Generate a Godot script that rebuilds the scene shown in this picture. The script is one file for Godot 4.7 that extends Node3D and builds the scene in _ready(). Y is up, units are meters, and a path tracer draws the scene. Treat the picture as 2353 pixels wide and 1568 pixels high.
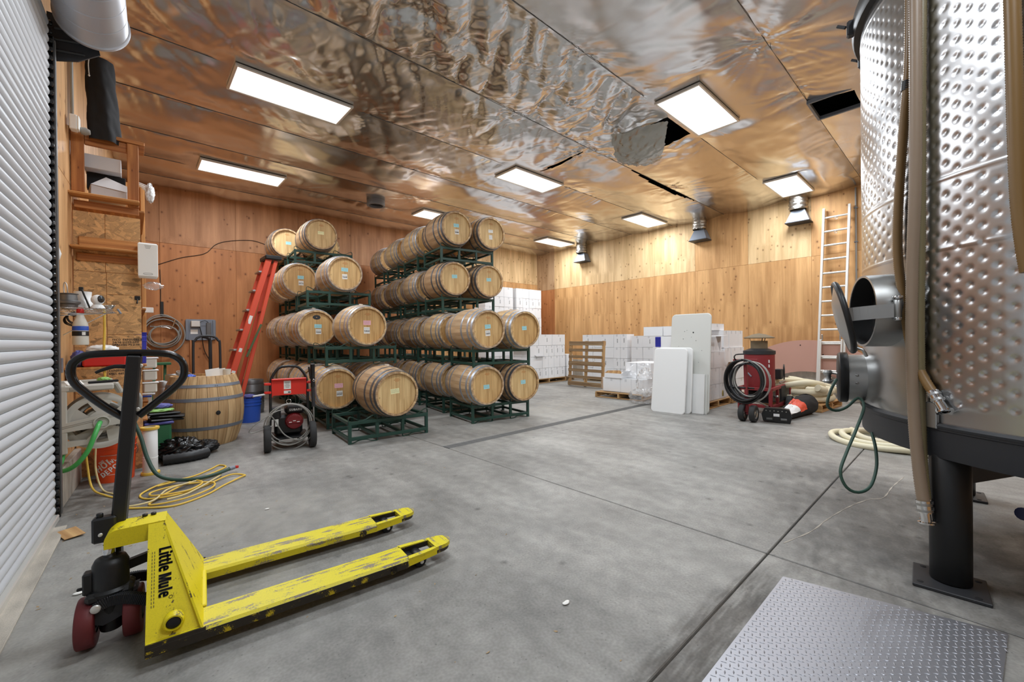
extends Node3D
# A winery storage room: camera, light and exposure first, then the shell, then the things, small ones last.

class MB:
	# collects triangles (outside seen counter-clockwise here, written clockwise for Godot) into one ArrayMesh
	var v := PackedVector3Array()
	var n := PackedVector3Array()
	var t := PackedVector2Array()
	var ix := PackedInt32Array()
	var xf := Transform3D()
	var grain := 1          # the axis that texture V runs along
	var uo := Vector2.ZERO  # texture offset, metres

	func vert(p: Vector3, nn: Vector3, u: Vector2) -> int:
		v.append(xf * p)
		n.append((xf.basis * nn).normalized())
		t.append(u)
		return v.size() - 1

	func tri(a: int, b: int, c: int) -> void:
		ix.append(a); ix.append(c); ix.append(b)

	func flat_uv(p: Vector3, nn: Vector3) -> Vector2:
		var a := nn.abs()
		var u: Vector2
		if a.x >= a.y and a.x >= a.z:
			u = Vector2(p.y, p.z) if grain == 2 else Vector2(p.z, p.y)
		elif a.y >= a.z:
			u = Vector2(p.z, p.x) if grain == 0 else Vector2(p.x, p.z)
		else:
			u = Vector2(p.y, p.x) if grain == 0 else Vector2(p.x, p.y)
		return u + uo

	func poly(pts: Array, hint: Vector3) -> void:
		var nn := Vector3.ZERO
		for i in pts.size():
			nn += (pts[i] as Vector3).cross(pts[(i + 1) % pts.size()])
		nn = nn.normalized()
		var flip := nn.dot(hint) < 0.0
		if flip:
			nn = -nn
		var first := v.size()
		for p in pts:
			vert(p, nn, flat_uv(p, nn))
		for i in range(1, pts.size() - 1):
			if flip:
				tri(first, first + i + 1, first + i)
			else:
				tri(first, first + i, first + i + 1)

	func box(c: Vector3, s: Vector3, b := 0.0) -> void:
		var h := s * 0.5
		b = minf(b, minf(h.x, minf(h.y, h.z)) * 0.9)
		var P := func(sx, sy, sz, ax) -> Vector3:
			var q := Vector3(sx * (h.x - b), sy * (h.y - b), sz * (h.z - b))
			q[ax] = [sx, sy, sz][ax] * h[ax]
			return c + q
		for ax in 3:
			for sg in [-1, 1]:
				var pts := []
				for k in [[-1, -1], [1, -1], [1, 1], [-1, 1]]:
					var q := [0, 0, 0]
					q[ax] = sg; q[(ax + 1) % 3] = k[0]; q[(ax + 2) % 3] = k[1]
					pts.append(P.call(q[0], q[1], q[2], ax))
				var hn := Vector3.ZERO
				hn[ax] = sg
				poly(pts, hn)
		if b <= 0.0:
			return
		for ax in 3:
			var a1 := (ax + 1) % 3
			var a2 := (ax + 2) % 3
			for s1 in [-1, 1]:
				for s2 in [-1, 1]:
					var q := [0, 0, 0]
					q[a1] = s1; q[a2] = s2
					var pts := []
					for e in [[-1, a1], [1, a1], [1, a2], [-1, a2]]:
						q[ax] = e[0]
						pts.append(P.call(q[0], q[1], q[2], e[1]))
					var hn := Vector3.ZERO
					hn[a1] = s1; hn[a2] = s2
					poly(pts, hn)
		for sx in [-1, 1]:
			for sy in [-1, 1]:
				for sz in [-1, 1]:
					poly([P.call(sx, sy, sz, 0), P.call(sx, sy, sz, 1), P.call(sx, sy, sz, 2)], Vector3(sx, sy, sz))

	func bar(a: Vector3, b: Vector3, w: float, d: float, bev := 0.0, up := Vector3.UP) -> void:
		# a box from a to b; w across (sideways), d along «up»
		var z := (b - a).normalized()
		if absf(z.dot(up)) > 0.98:
			up = Vector3.RIGHT
		var x := up.cross(z).normalized()
		var keep := xf
		var g := grain
		grain = 2
		xf = xf * Transform3D(Basis(x, z.cross(x), z), (a + b) * 0.5)
		box(Vector3.ZERO, Vector3(w, d, a.distance_to(b)), bev)
		xf = keep
		grain = g

	func lathe(prof: Array, seg := 24, a0 := 0.0, a1 := TAU) -> void:
		# profile of Vector2(radius, y) around y, outside on the right of its direction of travel
		var m := prof.size()
		var sn := []
		for i in m - 1:
			var d: Vector2 = prof[i + 1] - prof[i]
			sn.append(Vector2(d.y, -d.x).normalized())
		var len := 0.0
		for i in m - 1:
			var pa: Vector2 = prof[i]
			var pb: Vector2 = prof[i + 1]
			var na: Vector2 = sn[i]
			var nb: Vector2 = sn[i]
			if i > 0 and sn[i - 1].dot(sn[i]) > 0.7:
				na = (sn[i - 1] + sn[i]).normalized()
			if i < m - 2 and sn[i + 1].dot(sn[i]) > 0.7:
				nb = (sn[i + 1] + sn[i]).normalized()
			var first := v.size()
			var l2 := len + pa.distance_to(pb)
			for k in seg + 1:
				var a := lerpf(a0, a1, float(k) / seg)
				var c := cos(a)
				var s := sin(a)
				var rr := maxf(pa.x, pb.x)
				vert(Vector3(c * pa.x, pa.y, s * pa.x), Vector3(c * na.x, na.y, s * na.x), Vector2(a * rr, len) + uo)
				vert(Vector3(c * pb.x, pb.y, s * pb.x), Vector3(c * nb.x, nb.y, s * nb.x), Vector2(a * rr, l2) + uo)
			for k in seg:
				var q := first + k * 2
				if pa.x > 1e-5:
					tri(q, q + 1, q + 2)
				if pb.x > 1e-5:
					tri(q + 1, q + 3, q + 2)
			len = l2

	func tube(path: Array, r: float, seg := 8, closed := false, rib := 0.0, pitch := 0.02, taper := 1.0) -> void:
		var pts := path
		var m := pts.size()
		var tan := []
		for i in m:
			var a: Vector3 = pts[(i - 1 + m) % m] if closed else pts[maxi(i - 1, 0)]
			var b: Vector3 = pts[(i + 1) % m] if closed else pts[mini(i + 1, m - 1)]
			tan.append((b - a).normalized())
		var x: Vector3 = (tan[0] as Vector3).cross(Vector3.UP if absf(tan[0].y) < 0.9 else Vector3.RIGHT).normalized()
		var first := v.size()
		var len := 0.0
		var rings := m + (1 if closed else 0)
		for i in rings:
			var j := i % m
			if i > 0:
				len += (pts[j] as Vector3).distance_to(pts[(j - 1 + m) % m])
			var z: Vector3 = tan[j]
			x = (x - z * x.dot(z)).normalized()
			var y := z.cross(x)
			var rr := r * lerpf(1.0, taper, float(i) / maxi(1, rings - 1))
			if rib > 0.0:
				rr += rib * (1.0 if i % 2 == 0 else -1.0)
			for k in seg + 1:
				var a := TAU * k / seg
				var d := x * cos(a) + y * sin(a)
				vert(pts[j] + d * rr, d, Vector2(float(k) / seg, len))
		for i in rings - 1:
			for k in seg:
				var q := first + i * (seg + 1) + k
				tri(q, q + 1, q + seg + 1)
				tri(q + 1, q + seg + 2, q + seg + 1)
		if not closed:
			for e in [0, m - 1]:
				var z: Vector3 = tan[e] * (-1.0 if e == 0 else 1.0)
				var o: int = first + e * (seg + 1)
				var c := vert(pts[e], z, Vector2.ZERO)
				var ring := []
				for k in seg:
					v.append(v[o + k]); n.append((xf.basis * z).normalized()); t.append(Vector2(cos(TAU * k / seg), sin(TAU * k / seg)) * r)
					ring.append(v.size() - 1)
				for k in seg:
					if e == 0:
						tri(c, ring[(k + 1) % seg], ring[k])
					else:
						tri(c, ring[k], ring[(k + 1) % seg])

	func prism(pl: PackedVector2Array, z0: float, z1: float) -> void:
		# a flat outline in xy given depth along z
		var ids := Geometry2D.triangulate_polygon(pl)
		for e in [[z0, -1.0], [z1, 1.0]]:
			var first := v.size()
			var nn := Vector3(0, 0, e[1])
			for p in pl:
				var q := Vector3(p.x, p.y, e[0])
				vert(q, nn, flat_uv(q, nn))
			for i in range(0, ids.size(), 3):
				var a: int = ids[i]
				var b: int = ids[i + 1]
				var c: int = ids[i + 2]
				var ccw := (pl[b] - pl[a]).cross(pl[c] - pl[a]) > 0.0
				if ccw == (e[1] > 0.0):
					tri(first + a, first + b, first + c)
				else:
					tri(first + a, first + c, first + b)
		var area := 0.0
		for i in pl.size():
			area += pl[i].cross(pl[(i + 1) % pl.size()])
		for i in pl.size():
			var a := pl[i]
			var b := pl[(i + 1) % pl.size()]
			var d := b - a
			if d.length() < 1e-6:
				continue
			var nn := Vector3(d.y, -d.x, 0) * signf(area)
			poly([Vector3(a.x, a.y, z0), Vector3(b.x, b.y, z0), Vector3(b.x, b.y, z1), Vector3(a.x, a.y, z1)], nn)

	func grid(p: PackedVector3Array, nu: int, nv: int, us := 1.0, skip := {}) -> void:
		# a sheet of nu x nv points, smooth; cells in skip (j*nu+i) are left out
		var first := v.size()
		for j in nv:
			for i in nu:
				var du := p[j * nu + mini(i + 1, nu - 1)] - p[j * nu + maxi(i - 1, 0)]
				var dv := p[mini(j + 1, nv - 1) * nu + i] - p[maxi(j - 1, 0) * nu + i]
				vert(p[j * nu + i], du.cross(dv).normalized(), Vector2(i, j) * us)
		for j in nv - 1:
			for i in nu - 1:
				if skip.has(j * nu + i):
					continue
				var q := first + j * nu + i
				tri(q, q + 1, q + nu)
				tri(q + 1, q + nu + 1, q + nu)

	func mesh() -> ArrayMesh:
		var a := []
		a.resize(Mesh.ARRAY_MAX)
		a[Mesh.ARRAY_VERTEX] = v
		a[Mesh.ARRAY_NORMAL] = n
		a[Mesh.ARRAY_TEX_UV] = t
		a[Mesh.ARRAY_INDEX] = ix
		var m := ArrayMesh.new()
		m.add_surface_from_arrays(Mesh.PRIMITIVE_TRIANGLES, a)
		return m

var M := {}
var rng := RandomNumberGenerator.new()
var used := {}
const HC := 4.36      # foil height at its seams
const XR := 11.06     # right wall
const ZB := -10.7     # back wall
const ZF := 3.6       # wall behind the camera

func numbered(called: String) -> String:
	used[called] = used.get(called, -1) + 1
	return called if used[called] == 0 else "%s_%03d" % [called, used[called]]

func meta(o: Node, label: String, category: String, group := "") -> void:
	o.set_meta("label", label)
	o.set_meta("category", category)
	if group:
		o.set_meta("group", group)

func thing(called: String, label: String, category: String, at := Vector3.ZERO, turn := 0.0, group := "") -> Node3D:
	var o := Node3D.new()
	o.name = numbered(called)
	o.position = at
	o.rotation.y = turn
	meta(o, label, category, group)
	add_child(o, true)
	return o

func part(parent: Node, called: String, m, material: Material, tf := Transform3D(), label := "") -> MeshInstance3D:
	var o := MeshInstance3D.new()
	o.name = called if parent != self else numbered(called)
	o.mesh = m.mesh() if m is MB else m
	o.material_override = material
	o.transform = tf
	if label:
		o.set_meta("label", label)
	parent.add_child(o, true)
	return o

func solo(called: String, m, material: Material, label: String, category: String, tf := Transform3D(), group := "") -> MeshInstance3D:
	var o := part(self, called, m, material, tf)
	meta(o, label, category, group)
	return o

func structure(called: String, m, material: Material, label: String, category: String, tf := Transform3D()) -> MeshInstance3D:
	var o := MeshInstance3D.new()
	o.name = called
	if m != null:
		o.mesh = m.mesh() if m is MB else m
	o.material_override = material
	o.transform = tf
	o.set_meta("label", label)
	o.set_meta("category", category)
	o.set_meta("kind", "structure")
	add_child(o, true)
	return o

func at(x: float, y: float, z: float, turn := 0.0) -> Transform3D:
	return Transform3D(Basis(Vector3.UP, turn), Vector3(x, y, z))

func mbox(s: Vector3, b := 0.004, c := Vector3.ZERO, grain := 1, uo := Vector2.ZERO) -> MB:
	var m := MB.new()
	m.grain = grain
	m.uo = uo
	m.box(c, s, b)
	return m

func mbar(a: Vector3, b: Vector3, w: float, d: float, bev := 0.003) -> MB:
	var m := MB.new()
	m.bar(a, b, w, d, bev)
	return m

func mcyl(r: float, y0: float, y1: float, seg := 20, bev := 0.003) -> MB:
	var m := MB.new()
	m.lathe([Vector2(0, y0), Vector2(r - bev, y0), Vector2(r, y0 + bev), Vector2(r, y1 - bev), Vector2(r - bev, y1), Vector2(0, y1)], seg)
	return m

func mlathe(prof: Array, seg := 24) -> MB:
	var m := MB.new()
	m.lathe(prof, seg)
	return m

func mtube(path: Array, r: float, seg := 8, closed := false, rib := 0.0, taper := 1.0) -> MB:
	var m := MB.new()
	m.tube(path, r, seg, closed, rib, 0.02, taper)
	return m

func mprism(pts: Array, z0: float, z1: float) -> MB:
	var m := MB.new()
	m.prism(PackedVector2Array(pts), z0, z1)
	return m

func curve(pts: Array, step := 0.03, closed := false) -> Array:
	# a smooth path through points, resampled evenly
	var out := []
	var m := pts.size()
	for i in (m if closed else m - 1):
		var p0: Vector3 = pts[(i - 1 + m) % m] if closed or i > 0 else pts[0]
		var p1: Vector3 = pts[i]
		var p2: Vector3 = pts[(i + 1) % m]
		var p3: Vector3 = pts[(i + 2) % m] if closed or i + 2 < m else pts[m - 1]
		var k := maxi(2, int(p1.distance_to(p2) / step))
		for j in k:
			out.append(p1.cubic_interpolate(p2, p0, p3, float(j) / k))
	if not closed:
		out.append(pts[m - 1])
	return out

func ring(c: Vector3, r: float, ax: Vector3, seg := 32, squash := 1.0) -> Array:
	var x := ax.cross(Vector3.UP if absf(ax.y) < 0.9 else Vector3.RIGHT).normalized()
	var y := ax.cross(x).normalized()
	var out := []
	for k in seg:
		out.append(c + x * cos(TAU * k / seg) * r + y * sin(TAU * k / seg) * r * squash)
	return out

func toward(z: Vector3, up := Vector3.UP) -> Basis:
	# a basis whose y points along z-argument (for lathes)
	var y := z.normalized()
	var x := up.cross(y)
	if x.length() < 0.01:
		x = Vector3.RIGHT
	x = x.normalized()
	return Basis(x, y, x.cross(y))

func letters(s: String, h: float, depth := 0.001, bold := true) -> Mesh:
	var tm := TextMesh.new()
	var f := SystemFont.new()
	f.font_names = PackedStringArray(["Droid Sans"])
	f.font_weight = 700 if bold else 400
	tm.font = f
	tm.text = s
	tm.font_size = 32
	tm.pixel_size = h / 32.0 * 1.38
	tm.depth = depth
	tm.curve_step = 2.0
	return tm

# ---------------------------------------------------------------- materials
func mat(key: String, c: Color, rough := 0.6, metal := 0.0, tex: Texture2D = null, scale := 1.0) -> StandardMaterial3D:
	var m := StandardMaterial3D.new()
	m.resource_name = key
	m.albedo_color = c
	m.roughness = rough
	m.metallic = metal
	if tex:
		m.albedo_texture = tex
		m.uv1_scale = Vector3.ONE * scale
	M[key] = m
	return m

func rgb(r: int, g: int, b: int) -> Color:
	return Color8(r, g, b)

func noise(freq: float, seed_: int, oct := 4, kind := FastNoiseLite.TYPE_SIMPLEX_SMOOTH) -> FastNoiseLite:
	var f := FastNoiseLite.new()
	f.noise_type = kind
	f.seed = seed_
	f.frequency = freq
	f.fractal_octaves = oct
	return f

func field(w: int, h: int, freq: float, seed_: int, oct := 4, fw := 0, fh := 0) -> PackedByteArray:
	# seamless noise, 0..255, stretched from w x h to fw x fh
	var im := noise(freq, seed_, oct).get_seamless_image(w, h)
	im.convert(Image.FORMAT_L8)
	if fw:
		im.resize(fw, fh, Image.INTERPOLATE_CUBIC)
	return im.get_data()

func picture(w: int, h: int, px: PackedByteArray) -> ImageTexture:
	return ImageTexture.create_from_image(Image.create_from_data(w, h, false, Image.FORMAT_RGB8, px))

func wood_texture(w: int, h: int, seed_: int, knots: int, lo: Vector3, hi: Vector3, grain := 1.0) -> ImageTexture:
	# V is the grain; values multiply the material's colour
	rng.seed = seed_
	var a := field(w, maxi(16, h / 24), 0.03, seed_, 5, w, h)
	var b := field(w, maxi(16, h / 8), 0.008, seed_ + 1, 3, w, h)
	var c := field(w, h, 0.2, seed_ + 2, 2)
	var px := PackedByteArray()
	px.resize(w * h * 3)
	var kn := PackedFloat32Array()
	kn.resize(w * h)
	for k in knots:
		var kx := rng.randi_range(0, w - 1)
		var ky := rng.randi_range(0, h - 1)
		var r := rng.randf_range(0.007, 0.015) * w
		var R := int(r * 3)
		for dy in range(-R, R + 1):
			for dx in range(-R, R + 1):
				var d := sqrt(dx * dx + dy * dy * 0.6) / r
				if d < 2.4:
					var q := ((ky + dy + h) % h) * w + (kx + dx + w) % w
					var val := 1.0 if d < 0.6 else (0.55 if d < 1.0 else 0.22 * (2.4 - d) / 1.4)
					kn[q] = maxf(kn[q], val)
	for i in w * h:
		var f := b[i] / 255.0
		var band := 0.5 + 0.5 * sin((float(i % w) / w * 10.0 + f * 7.0) * TAU)
		var s := 0.62 + 0.55 * (a[i] / 255.0 - 0.5) * grain + 0.5 * (f - 0.5) + 0.05 * (band - 0.5) + 0.12 * (c[i] / 255.0 - 0.5)
		var q := lo.lerp(hi, clampf(s, 0.0, 1.0)) * (Vector3.ONE - kn[i] * Vector3(0.36, 0.43, 0.48))
		px[i * 3] = int(q.x * 255); px[i * 3 + 1] = int(q.y * 255); px[i * 3 + 2] = int(q.z * 255)
	return picture(w, h, px)

func osb_texture() -> ImageTexture:
	rng.seed = 77
	var w := 512
	var px := PackedByteArray()
	px.resize(w * w * 3)
	for i in w * w:
		px[i * 3] = 212; px[i * 3 + 1] = 170; px[i * 3 + 2] = 118
	for k in 2600:
		var cx := rng.randf() * w
		var cy := rng.randf() * w
		var an := rng.randf_range(-1.1, 1.1) if rng.randf() < 0.8 else rng.randf() * PI
		var L := rng.randf_range(14, 44)
		var B := rng.randf_range(3, 10)
		var tone := rng.randf_range(0.92, 1.14)
		if rng.randf() < 0.1:
			tone = 0.74
		var ca := cos(an)
		var sa := sin(an)
		for u in range(-int(L), int(L)):
			var wob := B * (1.0 - pow(absf(u) / L, 4.0))
			for s in range(-int(wob), int(wob) + 1):
				var x := (int(cx + u * ca - s * sa) % w + w) % w
				var y := (int(cy + u * sa + s * ca) % w + w) % w
				var g := tone * (1.0 - 0.08 * (s & 1)) * (0.88 if absf(s) >= wob - 1.0 else 1.0)
				var q := (y * w + x) * 3
				px[q] = mini(255, int(212 * g)); px[q + 1] = mini(255, int(166 * g)); px[q + 2] = mini(255, int(112 * g))
	return picture(w, w, px)

func concrete_texture(w: int, seed_: int, base := 0.82) -> ImageTexture:
	var a := field(w, w, 0.004, seed_, 5)
	var b := field(w, w / 4, 0.02, seed_ + 1, 4, w, w)
	var c := field(w, w, 0.25, seed_ + 2, 2)
	var px := PackedByteArray()
	px.resize(w * w * 3)
	rng.seed = seed_
	for i in w * w:
		var s := base + 0.15 * (a[i] / 255.0 - 0.5) + 0.13 * (b[i] / 255.0 - 0.5) + 0.15 * (c[i] / 255.0 - 0.5)
		if rng.randf() < 0.0016:
			s -= 0.25
		s = clampf(s, 0.0, 1.0)
		px[i * 3] = int(s * 255); px[i * 3 + 1] = int(s * 253); px[i * 3 + 2] = int(s * 249)
	return picture(w, w, px)

func worn_texture(base: Color, under: Color, amount: float, seed_: int) -> ImageTexture:
	# paint with scuffs where the metal or dirt below shows
	var w := 512
	var a := field(w, w, 0.012, seed_, 5)
	var b := field(w, w / 8, 0.03, seed_ + 3, 4, w, w)
	var c := field(w, w, 0.15, seed_ + 5, 3)
	var px := PackedByteArray()
	px.resize(w * w * 3)
	for i in w * w:
		var s := 0.4 * a[i] / 255.0 + 0.35 * b[i] / 255.0 + 0.25 * c[i] / 255.0
		var k := smoothstep(1.0 - amount - 0.05, 1.0 - amount + 0.05, s)
		var d := 1.0 - 0.18 * absf(c[i] / 255.0 - 0.5)
		var q := base.lerp(under, k) * d
		px[i * 3] = int(q.r * 255); px[i * 3 + 1] = int(q.g * 255); px[i * 3 + 2] = int(q.b * 255)
	return picture(w, w, px)

func stain_texture(seed_: int, tone: Color, streak: bool) -> ImageTexture:
	# a soft ragged patch: colour with its own alpha
	var w := 256
	var a := field(w, w, 0.02, seed_, 4)
	var b := field(w, w if not streak else w / 16, 0.05, seed_ + 1, 4, w, w)
	var px := PackedByteArray()
	px.resize(w * w * 4)
	for i in w * w:
		var u := float(i % w) / w * 2.0 - 1.0
		var v := float(i / w) / w * 2.0 - 1.0
		var edge := clampf(1.0 - sqrt(u * u + v * v), 0.0, 1.0)
		var k := smoothstep(0.25, 0.95, 0.5 * a[i] / 255.0 + 0.5 * b[i] / 255.0 + edge * 0.35) * smoothstep(0.0, 0.4, edge)
		px[i * 4] = int(tone.r * 255); px[i * 4 + 1] = int(tone.g * 255); px[i * 4 + 2] = int(tone.b * 255); px[i * 4 + 3] = int(k * tone.a * 255)
	return ImageTexture.create_from_image(Image.create_from_data(w, w, false, Image.FORMAT_RGBA8, px))

func materials() -> void:
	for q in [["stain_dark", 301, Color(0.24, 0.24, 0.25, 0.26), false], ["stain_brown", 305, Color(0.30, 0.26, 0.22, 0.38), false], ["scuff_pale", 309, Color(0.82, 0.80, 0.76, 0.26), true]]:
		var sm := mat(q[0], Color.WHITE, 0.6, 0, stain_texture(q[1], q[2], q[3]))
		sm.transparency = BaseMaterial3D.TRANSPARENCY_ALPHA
	var ply := [wood_texture(512, 1024, 11, 26, Vector3(0.66, 0.58, 0.48), Vector3(1, 0.98, 0.95), 0.42), wood_texture(512, 1024, 23, 40, Vector3(0.68, 0.60, 0.50), Vector3(1, 0.98, 0.95), 0.42), wood_texture(512, 1024, 37, 9, Vector3(0.66, 0.58, 0.48), Vector3(1, 0.98, 0.95), 0.5)]
	var tones := {"ply_back": rgb(202, 152, 112), "ply_back_low": rgb(204, 142, 92), "ply_gold": rgb(236, 190, 134), "ply_pale": rgb(250, 222, 176), "ply_grey": rgb(206, 178, 146), "ply_red": rgb(208, 146, 98), "ply_left": rgb(234, 190, 140)}
	for k in tones:
		for i in 3:
			mat("%s_%d" % [k, i], tones[k], 0.62, 0.0, ply[i], 1.0).uv1_scale = Vector3(1 / 1.25, 1 / 2.5, 1)
	var lum := wood_texture(256, 512, 51, 5, Vector3(0.60, 0.46, 0.34), Vector3(1, 0.96, 0.88))
	mat("lumber", rgb(224, 172, 112), 0.6, 0, lum, 1.0).uv1_scale = Vector3(4, 0.8, 1)
	mat("lumber_warm", rgb(205, 145, 88), 0.6, 0, lum, 1.0).uv1_scale = Vector3(4, 0.8, 1)
	var oak := wood_texture(256, 512, 61, 2, Vector3(0.70, 0.60, 0.48), Vector3(1, 0.97, 0.9))
	var oaks := [rgb(230, 206, 178), rgb(214, 192, 168), rgb(236, 212, 176), rgb(204, 178, 150)]
	for i in 4:
		mat("stave_%d" % i, oaks[i], 0.62, 0, oak, 1.0).uv1_scale = Vector3(5, 1.1, 1)
	mat("head_0", rgb(240, 210, 160), 0.55, 0, oak, 1.0).uv1_scale = Vector3(3, 1.0, 1)
	mat("head_1", rgb(234, 200, 146), 0.55, 0, oak, 1.0).uv1_scale = Vector3(3, 1.0, 1)
	mat("head_2", rgb(246, 222, 176), 0.55, 0, oak, 1.0).uv1_scale = Vector3(3, 1.0, 1)
	mat("old_stave_0", rgb(226, 198, 160), 0.7, 0, oak, 1.0).uv1_scale = Vector3(5, 1.1, 1)
	mat("old_stave_1", rgb(214, 186, 148), 0.7, 0, oak, 1.0).uv1_scale = Vector3(5, 1.1, 1)
	mat("old_stave_2", rgb(234, 208, 170), 0.7, 0, oak, 1.0).uv1_scale = Vector3(5, 1.1, 1)
	mat("pallet_old", rgb(206, 180, 140), 0.8, 0, lum, 1.0).uv1_scale = Vector3(4, 0.8, 1)
	mat("pallet_grey", rgb(172, 156, 132), 0.8, 0, lum, 1.0).uv1_scale = Vector3(4, 0.8, 1)
	mat("pallet_new", rgb(216, 184, 138), 0.8, 0, lum, 1.0).uv1_scale = Vector3(4, 0.8, 1)
	mat("osb", Color.WHITE, 0.7, 0, osb_texture(), 1.0).uv1_scale = Vector3(1 / 1.1, 1 / 1.1, 1)
	var con := concrete_texture(1024, 5)
	var f := mat("concrete", rgb(192, 192, 191), 0.55, 0, con, 0.22)
	f.uv1_triplanar = true
	f.uv1_world_triplanar = true
	f.uv1_scale = Vector3.ONE * 0.23
	f.detail_enabled = true
	f.detail_blend_mode = BaseMaterial3D.BLEND_MODE_MUL
	f.detail_uv_layer = BaseMaterial3D.DETAIL_UV_2
	f.detail_albedo = concrete_texture(512, 91, 0.92)
	f.uv2_triplanar = true
	f.uv2_world_triplanar = true
	f.uv2_scale = Vector3.ONE * 0.067
	var cw := mat("curb", rgb(212, 204, 192), 0.8, 0, con, 0.6)
	cw.uv1_triplanar = true
	cw.uv1_world_triplanar = true
	mat("joint", rgb(70, 68, 64), 0.9)
	mat("foil", rgb(212, 211, 210), 0.24, 1.0)
	mat("foil_dull", rgb(180, 176, 168), 0.38, 1.0)
	mat("cavity", rgb(38, 36, 34), 0.9)
	mat("galv", rgb(132, 138, 148), 0.5, 0.35)
	mat("hoop", rgb(196, 202, 212), 0.42, 0.75)
	mat("hoop_dark", rgb(112, 114, 118), 0.5, 0.7)
	mat("steel", rgb(188, 188, 188), 0.28, 1.0)
	mat("steel_satin", rgb(178, 178, 176), 0.4, 1.0)
	mat("drain", rgb(120, 120, 118), 0.6, 0.3)
	mat("steel_dark", rgb(120, 120, 120), 0.45, 0.8)
	mat("chrome", rgb(225, 225, 225), 0.08, 1.0)
	mat("alu", rgb(226, 224, 218), 0.4, 0.6)
	mat("black", rgb(22, 22, 23), 0.45)
	mat("black_gloss", rgb(18, 18, 19), 0.22)
	mat("black_matte", rgb(26, 25, 26), 0.85)
	mat("charcoal", rgb(44, 45, 48), 0.55)
	mat("frame_black", rgb(42, 43, 47), 0.5)
	mat("rubber", rgb(46, 46, 46), 0.8)
	mat("white", rgb(238, 238, 236), 0.5)
	mat("white_gloss", rgb(240, 240, 238), 0.25)
	mat("carton", rgb(240, 240, 241), 0.75)
	mat("carton_edge", rgb(214, 214, 216), 0.8)
	mat("print", rgb(52, 50, 50), 0.8)
	mat("paper", rgb(240, 238, 232), 0.8)
	mat("note_blue", rgb(172, 226, 232), 0.8)
	mat("note_pink", rgb(248, 190, 200), 0.8)
	mat("note_yellow", rgb(246, 240, 186), 0.8)
	mat("green_rack", rgb(36, 70, 60), 0.42)
	mat("yellow_paint", Color.WHITE, 0.42, 0, worn_texture(Color8(238, 218, 20), Color8(88, 74, 44), 0.30, 141), 1.0).uv1_scale = Vector3(1.4, 1.4, 1)
	mat("yellow_worn", Color.WHITE, 0.45, 0, worn_texture(Color8(228, 212, 34), Color8(142, 130, 116), 0.40, 151), 1.0).uv1_scale = Vector3(2.2, 1.1, 1)
	mat("yellow_dirty_shaded", Color.WHITE, 0.5, 0, worn_texture(Color8(206, 180, 20), Color8(44, 37, 26), 0.66, 161), 1.0).uv1_scale = Vector3(1.6, 2.4, 1)  # dirt mixed with shade painted in for the forks' outer sides
	mat("red_wheel", rgb(104, 34, 36), 0.55)
	mat("orange_bucket", rgb(240, 86, 34), 0.4)
	mat("blue_bucket", rgb(48, 92, 196), 0.4)
	mat("red_tool", rgb(206, 40, 34), 0.4)
	mat("red_dull", rgb(142, 46, 50), 0.5)
	mat("red_washer", rgb(226, 52, 40), 0.4)
	mat("ladder_orange", rgb(222, 84, 58), 0.5)
	mat("yellow_cord", rgb(232, 192, 78), 0.6)
	mat("cream_cord", rgb(222, 204, 150), 0.6)
	mat("green_hose", rgb(70, 168, 84), 0.35)
	mat("dark_green", rgb(50, 78, 66), 0.5)
	mat("olive", rgb(84, 102, 66), 0.5)
	mat("plastic_grey", rgb(186, 182, 172), 0.5)
	mat("plastic_grey_dark", rgb(150, 146, 136), 0.55)
	mat("hose_amber", rgb(124, 94, 52), 0.4)
	mat("hose_tan", rgb(142, 122, 102), 0.4)
	mat("hose_olive", rgb(116, 104, 74), 0.4)
	mat("hose_cream", rgb(222, 212, 184), 0.5)
	mat("hose_ivory", rgb(232, 224, 194), 0.5)
	mat("cable_grey", rgb(150, 148, 142), 0.5)
	mat("pink_board", rgb(206, 160, 144), 0.7)
	mat("table_grey", rgb(214, 214, 208), 0.5)
	mat("table_white", rgb(238, 238, 236), 0.45)
	mat("door_white", rgb(200, 203, 207), 0.42, 0.0)
	mat("duct", rgb(190, 192, 198), 0.45, 0.35)
	mat("soot", rgb(128, 112, 88), 0.85)
	mat("purple", rgb(92, 92, 160), 0.6)
	mat("lime", rgb(150, 196, 110), 0.6)
	mat("green_bin", rgb(48, 110, 72), 0.5)
	mat("blue_deep", rgb(40, 44, 150), 0.5)
	mat("tread_plate", rgb(160, 161, 167), 0.42, 0.75)
	var film := mat("film", Color(1, 1, 1, 0.10), 0.2)
	film.transparency = BaseMaterial3D.TRANSPARENCY_ALPHA
	var clear := mat("clear_plastic", Color(0.92, 0.94, 0.98, 0.45), 0.25)
	clear.transparency = BaseMaterial3D.TRANSPARENCY_ALPHA
	var milk := mat("milky", rgb(232, 228, 216), 0.4)
	milk.backlight_enabled = true
	milk.backlight = Color(0.3, 0.3, 0.28)
	var lamp := mat("lamp_panel", Color.WHITE, 0.4)
	lamp.emission_enabled = true
	lamp.emission = Color(1, 1, 1)
	lamp.emission_energy_multiplier = 1.2

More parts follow.
